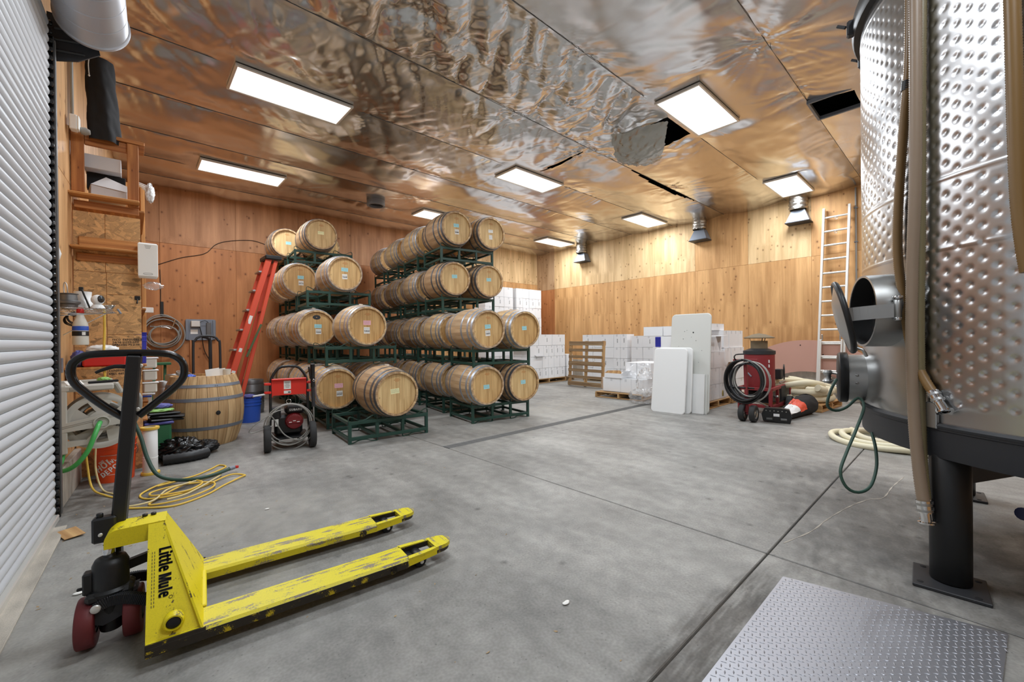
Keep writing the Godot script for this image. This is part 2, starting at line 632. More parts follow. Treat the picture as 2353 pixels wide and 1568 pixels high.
func _ready() -> void:
	# camera, sky, lights and exposure
	var cam := Camera3D.new()
	cam.name = "camera"
	cam.fov = rad_to_deg(2.0 * atan(784.0 / 959.76))
	cam.near = 0.02
	cam.position = Vector3(0, 1.27, 0)
	cam.rotation = Vector3(deg_to_rad(-0.2065), deg_to_rad(-42.404), deg_to_rad(-0.637))
	add_child(cam)
	cam.current = true
	var we := WorldEnvironment.new()
	we.name = "environment"
	var e := Environment.new()
	e.background_mode = Environment.BG_COLOR
	e.background_color = Color(0.75, 0.8, 0.88)
	e.ambient_light_source = Environment.AMBIENT_SOURCE_DISABLED
	e.tonemap_mode = Environment.TONE_MAPPER_LINEAR
	e.tonemap_exposure = 1.0
	e.sdfgi_enabled = true
	e.ssao_enabled = true
	e.ssil_enabled = true
	we.environment = e
	add_child(we)
	materials()
	ceiling_lights(7.0)
	shell()
	ceiling()
	left_wall()
	right_wall_things()
	tank()
	barrels()
	pallets()
	machines()
	left_corner()
	pallet_jack()
	small_things()

func ceiling_lights(energy: float) -> void:
	var names := {Vector2i(0, 1): "large long white ceiling light at left, nearest the roller door", Vector2i(0, 2): "long white ceiling light above the cable coil, second from the door", Vector2i(1, 0): "large square looking ceiling light beside the torn foil flap", Vector2i(1, 1): "white ceiling light near the slit in the foil, right of the barrel tops", Vector2i(1, 2): "ceiling light half hidden behind the top barrels of the right stack", Vector2i(2, 0): "white ceiling light above the aluminium ladder and its duct boot", Vector2i(2, 1): "small looking ceiling light above the middle duct boot", Vector2i(2, 2): "farthest ceiling light, beside the corner where the two walls meet"}
	var xs := [1.53, 5.72, 9.94]
	var zs := [-2.46, -5.69, -8.84, 0.75]
	for i in 3:
		for j in 4:
			var lab: String = names.get(Vector2i(i, j), ["flush white ceiling light above and behind the camera", "flush white ceiling light above the tank side of the floor", "flush white ceiling light over the tank"][i] if j == 3 else "flush white ceiling light straight above the pallet jack")
			var o := thing("ceiling_light", lab, "ceiling light", Vector3(xs[i], HC - 0.05, zs[j]), 0.0, "ceiling lights in three rows")
			var fr := MB.new()
			for s in [-1, 1]:
				fr.box(Vector3(0, 0.014, s * 0.283), Vector3(1.30, 0.034, 0.026), 0.004)
				fr.box(Vector3(s * 0.637, 0.014, 0), Vector3(0.026, 0.034, 0.54), 0.004)
			fr.box(Vector3(0, 0.026, 0), Vector3(1.28, 0.008, 0.57), 0.0)
			part(o, "frame", fr, M.alu)
			part(o, "diffuser", mbox(Vector3(1.248, 0.012, 0.54), 0.002, Vector3(0, 0.012, 0)), M.lamp_panel)
			var l := AreaLight3D.new()
			l.name = "lamp_light"
			l.area_size = Vector2(1.2, 0.5)
			l.light_energy = energy
			l.light_color = Color(0.94, 0.97, 1.0)
			l.area_range = 16.0
			l.area_attenuation = 2.0
			l.shadow_enabled = true
			l.rotation.x = -PI / 2
			l.position.y = -0.004
			o.add_child(l)

func zedges() -> Array:
	return [2.70, 1.32, -0.05, -1.42, -2.79, -4.15, -5.51, -6.77, -8.01, -9.1, -10.05, ZB]

func ply_panel(parent: Node, key: String, w: float, y0: float, y1: float, tf: Transform3D, k: int) -> void:
	# a sheet lying on a wall: x across, y up, thickness toward +z
	var m := MB.new()
	m.uo = Vector2(k * 0.37, k * 0.61)
	m.box(Vector3(0, (y0 + y1) * 0.5, 0.006), Vector3(w - 0.004, y1 - y0 - 0.004, 0.012), 0.0015)
	part(parent, "plywood_panel", m, M["%s_%d" % [key, k % 3]], tf)

func shell() -> void:
	# floor: a bed with slabs parted by the sawn joints
	var fl := structure("floor", mbox(Vector3(13.2, 0.2, 15.2), 0.0, Vector3(5.0, -0.115, -3.5)), M.joint, "grey concrete floor with sawn joints", "floor")
	var px := [[-1.5, 2.735], [2.743, 11.3]]
	var slab := func(x0, x1, z0, z1):
		part(fl, "slab", mbox(Vector3(x1 - x0, 0.02, z1 - z0), 0.004, Vector3((x0 + x1) / 2, -0.01, (z0 + z1) / 2)), M.concrete)
	slab.call(-1.5, 2.735, -0.797, 3.9)
	slab.call(2.745, 11.3, -0.797, 3.9)
	slab.call(-1.5, 2.735, -4.20, -0.807)
	slab.call(-1.5, 2.735, -10.9, -4.206)
	slab.call(2.745, 11.3, -4.12, -0.807)
	slab.call(2.745, 11.3, -10.9, -4.27)
	slab.call(8.2, 11.3, -4.27, -4.12)
	# stains, scuffs and a pale crack that belong to the slab
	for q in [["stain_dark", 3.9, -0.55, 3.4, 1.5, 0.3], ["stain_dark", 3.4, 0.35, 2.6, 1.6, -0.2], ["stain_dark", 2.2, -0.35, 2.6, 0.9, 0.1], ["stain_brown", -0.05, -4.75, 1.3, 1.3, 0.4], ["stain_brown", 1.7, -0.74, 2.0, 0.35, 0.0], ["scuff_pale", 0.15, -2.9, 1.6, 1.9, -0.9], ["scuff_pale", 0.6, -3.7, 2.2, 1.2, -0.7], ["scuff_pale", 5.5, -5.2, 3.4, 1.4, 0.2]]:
		var pm := PlaneMesh.new()
		pm.size = Vector2(q[3], q[4])
		part(fl, "stain", pm, M[q[0]], Transform3D(Basis(Vector3.UP, q[5]), Vector3(q[1], 0.0006 + 0.0002 * (int(q[1] * 10.0) % 4), q[2])))
	var ck := curve([Vector3(2.95, 0, -0.775), Vector3(3.25, 0, -0.70), Vector3(3.54, 0, -0.67), Vector3(3.8, 0, -0.63), Vector3(4.0, 0, -0.59), Vector3(4.2, 0, -0.53), Vector3(4.33, 0, -0.46), Vector3(4.7, 0, -0.44), Vector3(5.1, 0, -0.40)], 0.02)
	var cm := MB.new()
	for i in ck.size() - 1:
		cm.bar(ck[i], ck[i + 1], 0.007 + 0.004 * sin(i * 0.7), 0.003, 0.0)
	part(fl, "crack_line", cm, M.curb)
	var dr := thing("floor_drain", "long narrow slotted steel drain grate set into the floor", "floor drain", Vector3(2.745, 0, -4.195))
	part(dr, "channel", mbox(Vector3(5.46, 0.01, 0.15), 0, Vector3(2.73, -0.02, 0)), M.cavity)
	for i in 5:
		part(dr, "grate_bar", mbox(Vector3(5.45, 0.016, 0.012), 0.002, Vector3(2.73, -0.009, -0.056 + i * 0.028)), M.drain)
	var cross := MB.new()
	for i in 60:
		cross.box(Vector3(0.05 + i * 0.0915, -0.011, 0), Vector3(0.014, 0.012, 0.14), 0.0)
	part(dr, "cross_bars", cross, M.drain).set_meta("kind", "stuff")
	# walls
	var back := structure("wall_back", mbox(Vector3(12.6, 4.9, 0.2), 0, Vector3(5.3, 2.45, ZB - 0.1)), M.ply_back_low_2, "back wall of brown plywood sheets", "wall")
	var ex := [-0.9, 0.44, 1.70, 2.95, 4.2, 5.45, 6.7, 7.95, 9.23, 10.4, XR]
	for i in ex.size() - 1:
		var hi: bool = i >= 6
		ply_panel(back, "ply_gold" if hi else "ply_back_low", ex[i + 1] - ex[i], 0.36, 3.25, at((ex[i] + ex[i + 1]) / 2, 0, ZB), i)
		ply_panel(back, "ply_pale" if hi else "ply_back", ex[i + 1] - ex[i], 3.25, 4.42, at((ex[i] + ex[i + 1]) / 2, 0, ZB), i + 4)
	structure("baseboard_back", mbox(Vector3(12.0, 0.36, 0.06), 0.005, Vector3(5.4, 0.18, ZB + 0.03)), M.curb, "grey concrete curb along the foot of the back wall", "curb")
	var right := structure("wall_right", mbox(Vector3(0.2, 4.9, 15.0), 0, Vector3(XR + 0.1, 2.45, -3.5)), M.ply_gold_2, "right wall of golden plywood sheets", "wall")
	var ez := [ZB, -9.845, -8.6, -7.385, -6.1, -4.88, -3.6, -2.326, -1.07, 0.2, 1.45, 2.7, ZF]
	var up := ["ply_grey", "ply_pale", "ply_pale", "ply_pale", "ply_pale", "ply_gold", "ply_pale", "ply_gold", "ply_gold", "ply_pale", "ply_gold", "ply_gold"]
	for i in ez.size() - 1:
		var tf := Transform3D(Basis(Vector3.UP, -PI / 2), Vector3(XR, 0, (ez[i] + ez[i + 1]) / 2))
		ply_panel(right, "ply_red" if i == 0 else "ply_gold", ez[i + 1] - ez[i], 0.58, 3.02, tf, i + (1 if i < 5 else 2))
		ply_panel(right, up[i], ez[i + 1] - ez[i], 3.02, 4.42, tf, i * 2 + 1)
	structure("baseboard_right", mbox(Vector3(0.06, 0.58, 14.0), 0.005, Vector3(XR - 0.03, 0.29, -3.6)), M.curb, "concrete curb along the foot of the right wall", "curb")
	var front := structure("wall_front", mbox(Vector3(12.6, 4.9, 0.2), 0, Vector3(5.3, 2.45, ZF + 0.1)), M.ply_gold_2, "plywood wall behind the camera", "wall")
	for i in 10:
		ply_panel(front, "ply_gold", 1.24, 0.3, 4.42, at(-0.6 + i * 1.25, 0, ZF, PI), i)

func ridge(v: float) -> float:
	return 1.0 - absf(v)

func ceiling() -> void:
	var cl := structure("ceiling", mbox(Vector3(12.6, 0.12, 14.8), 0, Vector3(5.3, 4.78, -3.5)), M.cavity, "ceiling lined with sagging wrinkled silver foil insulation", "ceiling")
	var n1 := noise(1.0, 3, 3)
	var n2 := noise(1.0, 8, 2)
	var n3 := noise(1.0, 15, 4)
	# pinched points with creases running outward: x, z, reach, height
	var stars := [[4.92, -1.44, 0.75, 0.030], [3.30, -3.47, 0.5, 0.030], [4.27, -3.55, 0.45, 0.030], [5.5, -4.25, 0.55, 0.035], [6.4, -2.6, 0.35, 0.02], [2.3, -5.55, 0.4, 0.03], [3.6, -2.9, 0.4, 0.025], [5.0, -2.75, 0.5, 0.03], [2.45, -3.6, 0.5, 0.04], [1.8, -3.4, 0.6, 0.04], [6.45, -5.4, 0.4, 0.02], [5.1, -6.0, 0.4, 0.025], [2.3, -9.0, 0.5, 0.025], [4.6, -8.1, 0.4, 0.02], [6.2, -1.45, 0.4, 0.02], [8.2, -4.1, 0.5, 0.025], [3.9, -4.3, 0.5, 0.03]]
	var ed := zedges()
	var step := 0.034
	for s in ed.size() - 1:
		var z0: float = ed[s]
		var z1: float = ed[s + 1]
		var wz := z0 - z1
		var x0 := -0.9
		var nx := int((XR + 0.02 - x0) / step) + 1
		var nz := int(wz / step) + 1
		var pts := PackedVector3Array()
		pts.resize(nx * nz)
		var skip := {}
		for j in nz:
			var v := float(j) / (nz - 1)
			var z := lerpf(z0, z1, v)
			for i in nx:
				var x := x0 + (XR + 0.02 - x0) * i / (nx - 1)
				var e := minf(v, 1.0 - v) * wz
				var sag := 0.072 * sin(PI * v) * (0.75 + 0.6 * n1.get_noise_2d(x * 0.35, s * 7.0))
				var y := HC - sag
				# soft undulation and creases running away from the stapled seams
				y += 0.03 * n1.get_noise_2d(x * 0.6 + s * 3.0, z * 0.9) * smoothstep(0.0, 0.2, e)
				# long pulls: sharp ridges that fan out from the seam and die away across the strip
				var many := clampf(0.35 + 1.1 * n1.get_noise_2d(x * 0.45 + 40.0, s * 5.0 + (0.0 if v < 0.5 else 3.0)), 0.0, 1.0)
				var lean := x * 2.0 + (z - z0) * (1.2 * n1.get_noise_2d(x * 0.3, s * 11.0 + 50.0))
				var cr := pow(ridge(n2.get_noise_2d(lean, s * 13.0)), 4.0)
				y += 0.030 * many * (cr - 0.35) * exp(-e / 0.30) * smoothstep(0.0, 0.04, e)
				y += 0.010 * many * (pow(ridge(n2.get_noise_2d(lean * 3.3, s * 17.0)), 3.0) - 0.4) * exp(-e / 0.13) * smoothstep(0.0, 0.02, e)
				# the crumpled strip by the torn corner, and a little of its neighbours
				var c := 0.0
				if s == 4:
					c = smoothstep(7.4, 5.6, x) * smoothstep(0.0, 0.1, e)
					# a middle seam pulls this strip up again
					y += 0.05 * exp(-absf(z + 3.5) / 0.12) * smoothstep(6.0, 5.0, x)
				elif s == 5:
					c = 0.45 * smoothstep(7.0, 4.0, x) * smoothstep(0.0, 0.1, e)
				elif s == 6:
					c = 0.25 * smoothstep(7.0, 4.0, x) * smoothstep(0.0, 0.1, e)
				if c > 0.0:
					# long slanting folds across the strip, finer ones between them
					y += c * 0.085 * (pow(ridge(n1.get_noise_2d(x * 1.2 + z * 0.8, z * 0.4 - x * 0.2)), 2.0) - 0.55)
					y += c * 0.022 * (pow(ridge(n2.get_noise_2d(x * 3.0 - z * 1.2, z * 0.7 + x * 0.3 + 30.0)), 2.0) - 0.55)
				for q in stars:
					var dx: float = x - q[0]
					var dz: float = z - q[1]
					var d2 := dx * dx + dz * dz
					if d2 < q[2] * q[2] * 4.0:
						var d := sqrt(d2)
						var ca := dx / maxf(d, 0.001)
						var sa := dz / maxf(d, 0.001)
						var cre := pow(ridge(n3.get_noise_3d(ca * 2.1 + q[0] * 7.0, sa * 2.1, d * 0.5)), 3.0) - 0.4
						var fan := 0.35 + 0.9 * clampf(n1.get_noise_2d(ca * 0.9 + q[1] * 5.0, sa * 0.9), 0.0, 1.0)
						y += 2.6 * q[3] * fan * exp(-d / q[2] * 1.5) * smoothstep(0.0, 0.1, d) * cre
				# drawn up round the light fittings
				for lx in [1.53, 5.72, 9.94]:
					for lz in [-2.46, -5.69, -8.84, 0.75]:
						var ox := maxf(absf(x - lx) - 0.66, 0.0)
						var oz := maxf(absf(z - lz) - 0.31, 0.0)
						if ox < 0.3 and oz < 0.3:
							y = lerpf(HC - 0.012, y, smoothstep(0.0, 0.28, sqrt(ox * ox + oz * oz)))
				pts[j * nx + i] = Vector3(x, y, z)
				# openings: torn corner, slit, gap along a seam, square vent
				var hole := false
				if s == 4 and x > 5.55 and x < 6.25 and z < -2.82 and z > -3.36 + (6.25 - x) * 0.25:
					hole = true
				if s == 5 and x > 5.42 and x < 5.62 and absf(x - 5.53) < 0.05 * sin(clampf((-4.25 - z) / 1.0, 0.0, 1.0) * PI):
					hole = true
				if s == 5 and x > 6.8 and x < 9.4 and e < 0.09 * sin((x - 6.8) / 2.6 * PI) and v < 0.5:
					hole = true
				if s == 3 and x > 6.6 and x < 7.16 and z < -0.93 and z > -1.39:
					hole = true
				if s == 2 and x > 6.6 and x < 7.16 and z < -0.93:
					hole = true
				if hole:
					skip[j * nx + i] = true
		var m := MB.new()
		m.grid(pts, nx, nz, step, skip)
		part(cl, "foil_panel", m, M.foil)
	# dark seams where two strips of foil meet
	for s in range(1, ed.size() - 1):
		var a := []
		for i in 60:
			a.append(Vector3(-0.5 + i * 0.196, HC - 0.002 + 0.004 * n1.get_noise_1d(i * 3.0), ed[s]))
		part(cl, "seam", mtube(a, 0.0035, 4), M.steel_dark)
	# flap of foil hanging from the torn corner
	var fp := PackedVector3Array()
	var nu := 30
	var nv := 26
	for j in nv:
		for i in nu:
			var u := float(i) / (nu - 1)
			var v := float(j) / (nv - 1)
			var p := Vector3(lerpf(5.5, 6.22, v), 0, 0)
			var top := Vector3(lerpf(5.35, 5.62, v), HC - 0.03, lerpf(-3.62, -2.86, v))
			var bot := Vector3(lerpf(5.75, 6.15, v), HC - 0.30 - 0.08 * sin(v * 3.0), lerpf(-3.75, -3.25, v))
			p = top.lerp(bot, u) + Vector3(0, -0.10 * sin(u * PI) * (0.6 + 0.4 * v), 0)
			p += Vector3(0.05, 0.03, 0.05) * (ridge(n3.get_noise_2d(u * 2.4, v * 3.0 + 9.0)) - 0.7) + Vector3(0, 0.02, 0.015) * n3.get_noise_2d(u * 9.0, v * 8.0)
			fp.append(p)
	var fm := MB.new()
	fm.grid(fp, nu, nv, 0.03)
	solo("foil_flap", fm, M.foil_dull, "torn flap of crumpled foil hanging down beside the square ceiling light", "foil flap")
	# square vent frame round the dark opening near the tank
	var vo := thing("ceiling_vent", "open dark square vent in the foil ceiling beside the tank", "vent", Vector3(6.88, HC - 0.03, -1.16))
	for sd in [-1, 1]:
		part(vo, "frame", mbox(Vector3(0.62, 0.05, 0.03), 0.004, Vector3(0, 0, sd * 0.25)), M.galv)
		part(vo, "frame", mbox(Vector3(0.03, 0.05, 0.5), 0.004, Vector3(sd * 0.30, 0, 0)), M.galv)
	part(vo, "shaft", mbox(Vector3(0.6, 0.01, 0.5), 0, Vector3(0, 0.3, 0)), M.cavity)
	# round collar
	var rc := thing("ceiling_collar", "small round black duct collar on the ceiling between the barrel stacks", "duct collar", Vector3(4.0, HC - 0.05, -8.75))
	part(rc, "collar", mlathe([Vector2(0.15, -0.08), Vector2(0.19, -0.08), Vector2(0.19, 0.05), Vector2(0.15, 0.05), Vector2(0.15, -0.08)], 28), M.galv)
	part(rc, "cover", mcyl(0.15, -0.03, -0.01, 24), M.black_matte)

func left_wall() -> void:
	# wall with the roller door; local -z runs along the wall, local +x into the room
	var tw := deg_to_rad(-3.3)
	var lw := Transform3D(Basis(Vector3.UP, tw), Vector3(-0.445, 0, -4.65))
	var wall := structure("wall_left", mbox(Vector3(0.2, 4.9, 6.6), 0, Vector3(-0.115, 2.45, -2.95)), M.ply_left_1, "left wall of knotty plywood beside the roller door", "wall", lw)
	structure("wall_near", mbox(Vector3(0.2, 4.9, 9.4), 0, Vector3(-0.30, 2.45, 4.6)), M.ply_left_1, "plain wall around the roller door", "wall", lw)
	var ez := [0.35, -0.92, -2.16, -3.4, -4.64, -5.9]
	for i in 5:
		var tf := Transform3D(Basis(Vector3.UP, PI / 2), Vector3(-0.015, 0, (ez[i] + ez[i + 1]) / 2))
		ply_panel(wall, "ply_left", ez[i] - ez[i + 1], 0.3, 2.74, tf, i + 1)
		ply_panel(wall, "ply_left", ez[i] - ez[i + 1], 2.74, 4.42, tf, i + 7)
	structure("baseboard_left", mbox(Vector3(0.05, 0.30, 1.25), 0.006, Vector3(0.015, 0.15, -0.42)), M.curb, "pale concrete curb at the foot of the left wall", "curb", lw)
	structure("trim_sill", mbox(Vector3(0.12, 0.012, 8.0), 0.003, Vector3(0.03, 0.006, 4.2)), M.curb, "pale concrete strip under the roller door", "door sill", Transform3D(Basis(Vector3.UP, deg_to_rad(-2.5)), Vector3(-0.42, 0, -4.45)))
	# roller door: curved slats one above the other
	var dt := Transform3D(Basis(Vector3.UP, deg_to_rad(-2.9)), Vector3(-0.425, 0, -4.45))
	var door := Node3D.new()
	door.name = "door_1"
	door.transform = dt
	door.set_meta("kind", "structure")
	meta(door, "white corrugated steel roller door at the left edge", "roller door")
	add_child(door, true)
	var pitch := 0.0625
	var pr := PackedVector2Array()
	for i in 13:
		var f := float(i) / 12
		pr.append(Vector2(0.004 + 0.015 * pow(sin(PI * f), 0.8), f * (pitch - 0.002)))
	for i in 13:
		var f := 1.0 - float(i) / 12
		pr.append(Vector2(-0.002 + 0.012 * pow(sin(PI * f), 0.8), f * (pitch - 0.002)))
	var sl := MB.new()
	sl.prism(pr, 0.0, 8.0)
	var lk := MB.new()
	lk.box(Vector3(0.02, 0.032, -0.012), Vector3(0.03, 0.034, 0.03), 0.008)
	var slm := sl.mesh()
	var lkm := lk.mesh()
	for i in 57:
		var o := part(door, "slat", slm, M.door_white, Transform3D(Basis(), Vector3(0, 0.05 + i * pitch, 0.02)))
		part(o, "end_lock", lkm, M.black_gloss)
	part(door, "bottom_bar", mbox(Vector3(0.05, 0.045, 8.0), 0.006, Vector3(0.01, 0.026, 4.02)), M.alu)
	part(door, "guide_rail", mbox(Vector3(0.07, 3.5, 0.03), 0.004, Vector3(0.0, 1.76, -0.035)), M.black_gloss)
	part(door, "guide_lip", mbox(Vector3(0.012, 3.45, 0.035), 0.002, Vector3(0.036, 1.76, -0.045)), M.steel_dark)
	# roll housing over the door
	var dr := thing("roller_drum", "round grey sheet metal drum housing hung above the roller door", "drum housing", Vector3(-0.185, 3.70, -4.42), deg_to_rad(-2.0))
	dr.set_meta("kind", "structure")
	var prof := [Vector2(0.168, -0.02), Vector2(0.206, -0.02), Vector2(0.212, -0.012), Vector2(0.212, 0.012), Vector2(0.203, 0.016)]
	for i in 30:
		var y := 0.02 + i * 0.19
		prof.append(Vector2(0.200, y)); prof.append(Vector2(0.200, y + 0.178)); prof.append(Vector2(0.196, y + 0.181)); prof.append(Vector2(0.196, y + 0.187))
	part(dr, "drum", mlathe(prof, 48), M.duct, Transform3D(Basis(Vector3.RIGHT, PI / 2), Vector3.ZERO))
	var disc := mlathe([Vector2(0, -0.005), Vector2(0.17, -0.005), Vector2(0.17, 0.005), Vector2(0, 0.005)], 40)
	part(dr, "end_cap", disc, M.charcoal, Transform3D(Basis(Vector3.RIGHT, PI / 2), Vector3.ZERO))
	var bk := thing("drum_bracket", "dark ribbed steel bracket plate carrying the end of the drum housing", "bracket", Vector3(-0.43, 3.36, -4.56))
	part(bk, "plate", mprism([Vector2(0, 0), Vector2(0.16, 0.06), Vector2(0.28, 0.16), Vector2(0.24, 0.36), Vector2(0, 0.36)], -0.008, 0.008), M.charcoal)
	for i in 3:
		part(bk, "rib", mbar(Vector3(0.03, 0.09 + i * 0.08, 0.012), Vector3(0.20 - i * 0.03, 0.12 + i * 0.08, 0.012), 0.02, 0.02, 0.008), M.frame_black)
	part(bk, "bolt", mcyl(0.012, 0, 0.014, 8), M.chrome, Transform3D(Basis(Vector3.RIGHT, PI / 2), Vector3(0.03, 0.04, 0.01)))
	# conduit and junction box
	var jb := thing("junction_box", "white electrical junction box at the end of a thin conduit", "junction box", Vector3(-0.385, 3.2, -5.42), deg_to_rad(-3.3))
	part(jb, "box", mbox(Vector3(0.05, 0.13, 0.09), 0.006, Vector3(0.03, 0.06, 0)), M.white)
	part(jb, "cover", mbox(Vector3(0.012, 0.12, 0.085), 0.004, Vector3(0.061, 0.06, 0)), M.paper)
	part(jb, "conduit", mcyl(0.011, 0.12, 0.85, 10), M.cable_grey, at(0.02, 0, 0))
	part(jb, "siren", mlathe([Vector2(0, -0.03), Vector2(0.03, -0.03), Vector2(0.035, 0.0), Vector2(0.02, 0.03), Vector2(0, 0.03)], 16), M.cable_grey, Transform3D(Basis(Vector3.FORWARD, PI / 2), Vector3(0.10, 0.02, -0.04)))
	# black cloth sleeve
	var p := PackedVector3Array()
	var nu := 33
	var nv := 30
	var nz := noise(1.0, 44, 3)
	for j in nv:
		var v := float(j) / (nv - 1)
		for i in nu:
			var a := TAU * i / (nu - 1)
			var r := lerpf(0.098, 0.118, v) * (1.0 + 0.10 * sin(a * 5.0 + v * 2.0) * (0.4 + v * 0.6) + 0.12 * nz.get_noise_2d(cos(a) * 1.5 + 4.0, v * 3.0 + sin(a)))
			p.append(Vector3(lerpf(-0.19, -0.165, v) + cos(a) * r, lerpf(3.98, 3.2, v), -5.62 + sin(a) * r))
	var cm := MB.new()
	cm.grid(p, nu, nv, 0.05)
	var sk := thing("cloth_sleeve", "black crumpled cloth sleeve hanging onto the top of the plywood shelf unit", "fabric sleeve")
	part(sk, "sleeve", cm, M.black_matte)
	part(sk, "drawstring", mtube(curve([Vector3(-0.255, 3.95, -5.52), Vector3(-0.262, 3.88, -5.51), Vector3(-0.258, 3.78, -5.51)], 0.02), 0.004, 6), M.paper)
	part(sk, "cord_end", mlathe([Vector2(0, -0.012), Vector2(0.009, 0), Vector2(0, 0.012)], 10), M.paper, at(-0.258, 3.77, -5.505))

	shelf_unit()

func shelf_unit() -> void:
	var z := -5.6
	var xa := -0.385
	var xb := 0.085
	var u := thing("shelf_unit", "tall narrow lumber and OSB shelf unit against the left wall", "shelving unit", Vector3(0, 0, 0))
	var osb := func(x0, x1, y0, y1, k):
		part(u, "osb_panel", mbox(Vector3(x1 - x0 - 0.003, y1 - y0 - 0.003, 0.012), 0.001, Vector3((x0 + x1) / 2, (y0 + y1) / 2, z - 0.006), 1, Vector2(k * 0.31, k * 0.47)), M.osb)
	osb.call(xa, -0.17, 1.96, 2.52, 1)
	osb.call(-0.17, xb, 1.96, 2.52, 2)
	osb.call(xa, -0.165, 1.62, 1.96, 3)
	osb.call(-0.165, xb, 1.75, 1.96, 4)
	osb.call(-0.165, xb, 1.36, 1.75, 5)
	osb.call(xa, -0.165, 1.24, 1.62, 6)
	osb.call(-0.165, xb, 0.86, 1.36, 7)
	osb.call(xa, -0.165, 0.45, 1.24, 8)
	osb.call(-0.165, xb, 0.02, 0.86, 9)
	osb.call(xa, -0.165, 0.02, 0.45, 10)
	# stencilled print on the lower sheets
	for q in [[-0.13, 1.31, "TECO  EXPOSURE 1"], [-0.13, 1.285, "24/16 SIZED FOR"], [-0.13, 1.26, "SPACING PS 2-10"], [-0.155, 1.10, "THIS SIDE"], [-0.155, 1.07, "RATED"], [-0.155, 1.04, "SHEATHING"], [-0.155, 1.01, "EXPOSURE"], [-0.155, 0.98, "MILL 441"]]:
		var tm := letters(q[2], 0.018, 0.0006)
		var w: float = tm.get_aabb().size.x
		part(u, "stencil_print", tm, M.print, Transform3D(Basis(), Vector3(q[0] + w / 2, q[1], z + 0.0012)))
	# top opening framed in lumber
	var stud := func(x, y0, y1, w, zz): part(u, "stud", mbox(Vector3(w, y1 - y0, 0.04), 0.004, Vector3(x, (y0 + y1) / 2, zz), 1, Vector2(x, y0)), M.lumber_warm)
	stud.call(-0.345, 2.69, 3.24, 0.088, z + 0.02)
	stud.call(0.036, 2.62, 3.24, 0.085, z + 0.02)
	part(u, "header", mbox(Vector3(0.30, 0.09, 0.04), 0.004, Vector3(-0.15, 3.195, z + 0.0), 0), M.lumber_warm)
	part(u, "top_board", mbox(Vector3(0.52, 0.035, 0.3), 0.004, Vector3(-0.135, 3.262, z - 0.11), 0), M.lumber_warm)
	part(u, "back_panel", mbox(Vector3(0.53, 3.2, 0.012), 0.002, Vector3(-0.12, 1.62, -6.85)), M.lumber)
	for yy in [0.5, 1.05, 1.62, 2.1, 2.6]:
		part(u, "inner_shelf", mbox(Vector3(0.50, 0.018, 1.2), 0.002, Vector3(-0.13, yy, -6.23), 2), M.lumber)
	part(u, "side_post", mbox(Vector3(0.04, 3.2, 0.09), 0.003, Vector3(0.125, 1.6, -6.78)), M.lumber)
	# two shelf boards on the front
	part(u, "shelf_board", mbox(Vector3(0.49, 0.022, 0.16), 0.006, Vector3(-0.165, 2.65, z + 0.075), 0), M.lumber)
	part(u, "shelf_rail", mbox(Vector3(0.45, 0.07, 0.022), 0.003, Vector3(-0.15, 2.58, z + 0.01), 0), M.lumber_warm)
	part(u, "shelf_board", mbox(Vector3(0.48, 0.022, 0.16), 0.006, Vector3(-0.155, 2.165, z + 0.075), 0), M.lumber)
	part(u, "shelf_lip", mbox(Vector3(0.43, 0.10, 0.02), 0.003, Vector3(-0.13, 2.23, z + 0.012), 0), M.lumber)
	part(u, "shelf_rail", mbox(Vector3(0.44, 0.07, 0.022), 0.003, Vector3(-0.14, 2.09, z + 0.01), 0), M.lumber_warm)
	var hk := MB.new()
	hk.box(Vector3(0.055, 1.725, z + 0.003), Vector3(0.042, 0.04, 0.005), 0.002)
	hk.tube(curve([Vector3(0.055, 1.715, z + 0.006), Vector3(0.055, 1.68, z + 0.03), Vector3(0.052, 1.668, z + 0.045), Vector3(0.05, 1.685, z + 0.055)], 0.01), 0.005, 8)
	part(u, "hook", hk, M.black)
	# cartons inside the top opening
	var c1 := [["white carton seen in the shelf unit's top opening, upper one", Vector3(-0.18, 3.03, -5.80), Vector3(0.26, 0.13, 0.25), 0.0], ["grey open carton with a lifted flap in the shelf unit's top opening", Vector3(-0.15, 2.74, -5.78), Vector3(0.26, 0.13, 0.22), 0.12]]
	for q in c1:
		var b := thing("carton", q[0], "box", q[1], q[3])
		part(b, "body", mbox(q[2], 0.004), M.carton_edge)
		if q[3] > 0:
			part(b, "flap", mprism([Vector2(-0.13, 0), Vector2(-0.02, 0.11), Vector2(0.13, 0.05), Vector2(0.13, -0.02)], 0, 0.004), M.carton_edge, Transform3D(Basis(Vector3.RIGHT, -0.35), Vector3(0, 0.06, 0.115)))
	solo("dark_carton_tray", mbox(Vector3(0.28, 0.16, 0.1), 0.004, Vector3(-0.16, 2.88, -5.86)), M.black_matte, "dark tray between the two cartons in the shelf unit's top opening", "tray")
	# fluorescent tubes sticking out behind the unit
	for i in 4:
		var o := solo("lamp_tube", mtube([Vector3(0.05 + i * 0.022, 3.02 - i * 0.022, -6.05), Vector3(0.155 + i * 0.012, 2.90 - i * 0.024, -5.75)], 0.008, 10), M.white, ["spare white lamp tube, top one of the bundle in the shelf unit", "spare white lamp tube, second in the bundle in the shelf unit", "spare white lamp tube, third in the bundle in the shelf unit", "spare white lamp tube, lowest one of the bundle in the shelf unit"][i], "lamp tube", Transform3D(), "spare lamp tubes")
	var bag := crumple(Vector3(0.035, 0.085, 0.035), 61, 0.55)
	solo("plastic_bag", bag, M.white_gloss, "crumpled white plastic bag round the ends of the spare tubes", "plastic bag", at(0.165, 2.83, -5.72))
	# white box hung on the side
	var wb := thing("utility_box", "white rectangular box hung on the far edge of the shelf unit", "utility box", Vector3(0.135, 1.90, -5.50))
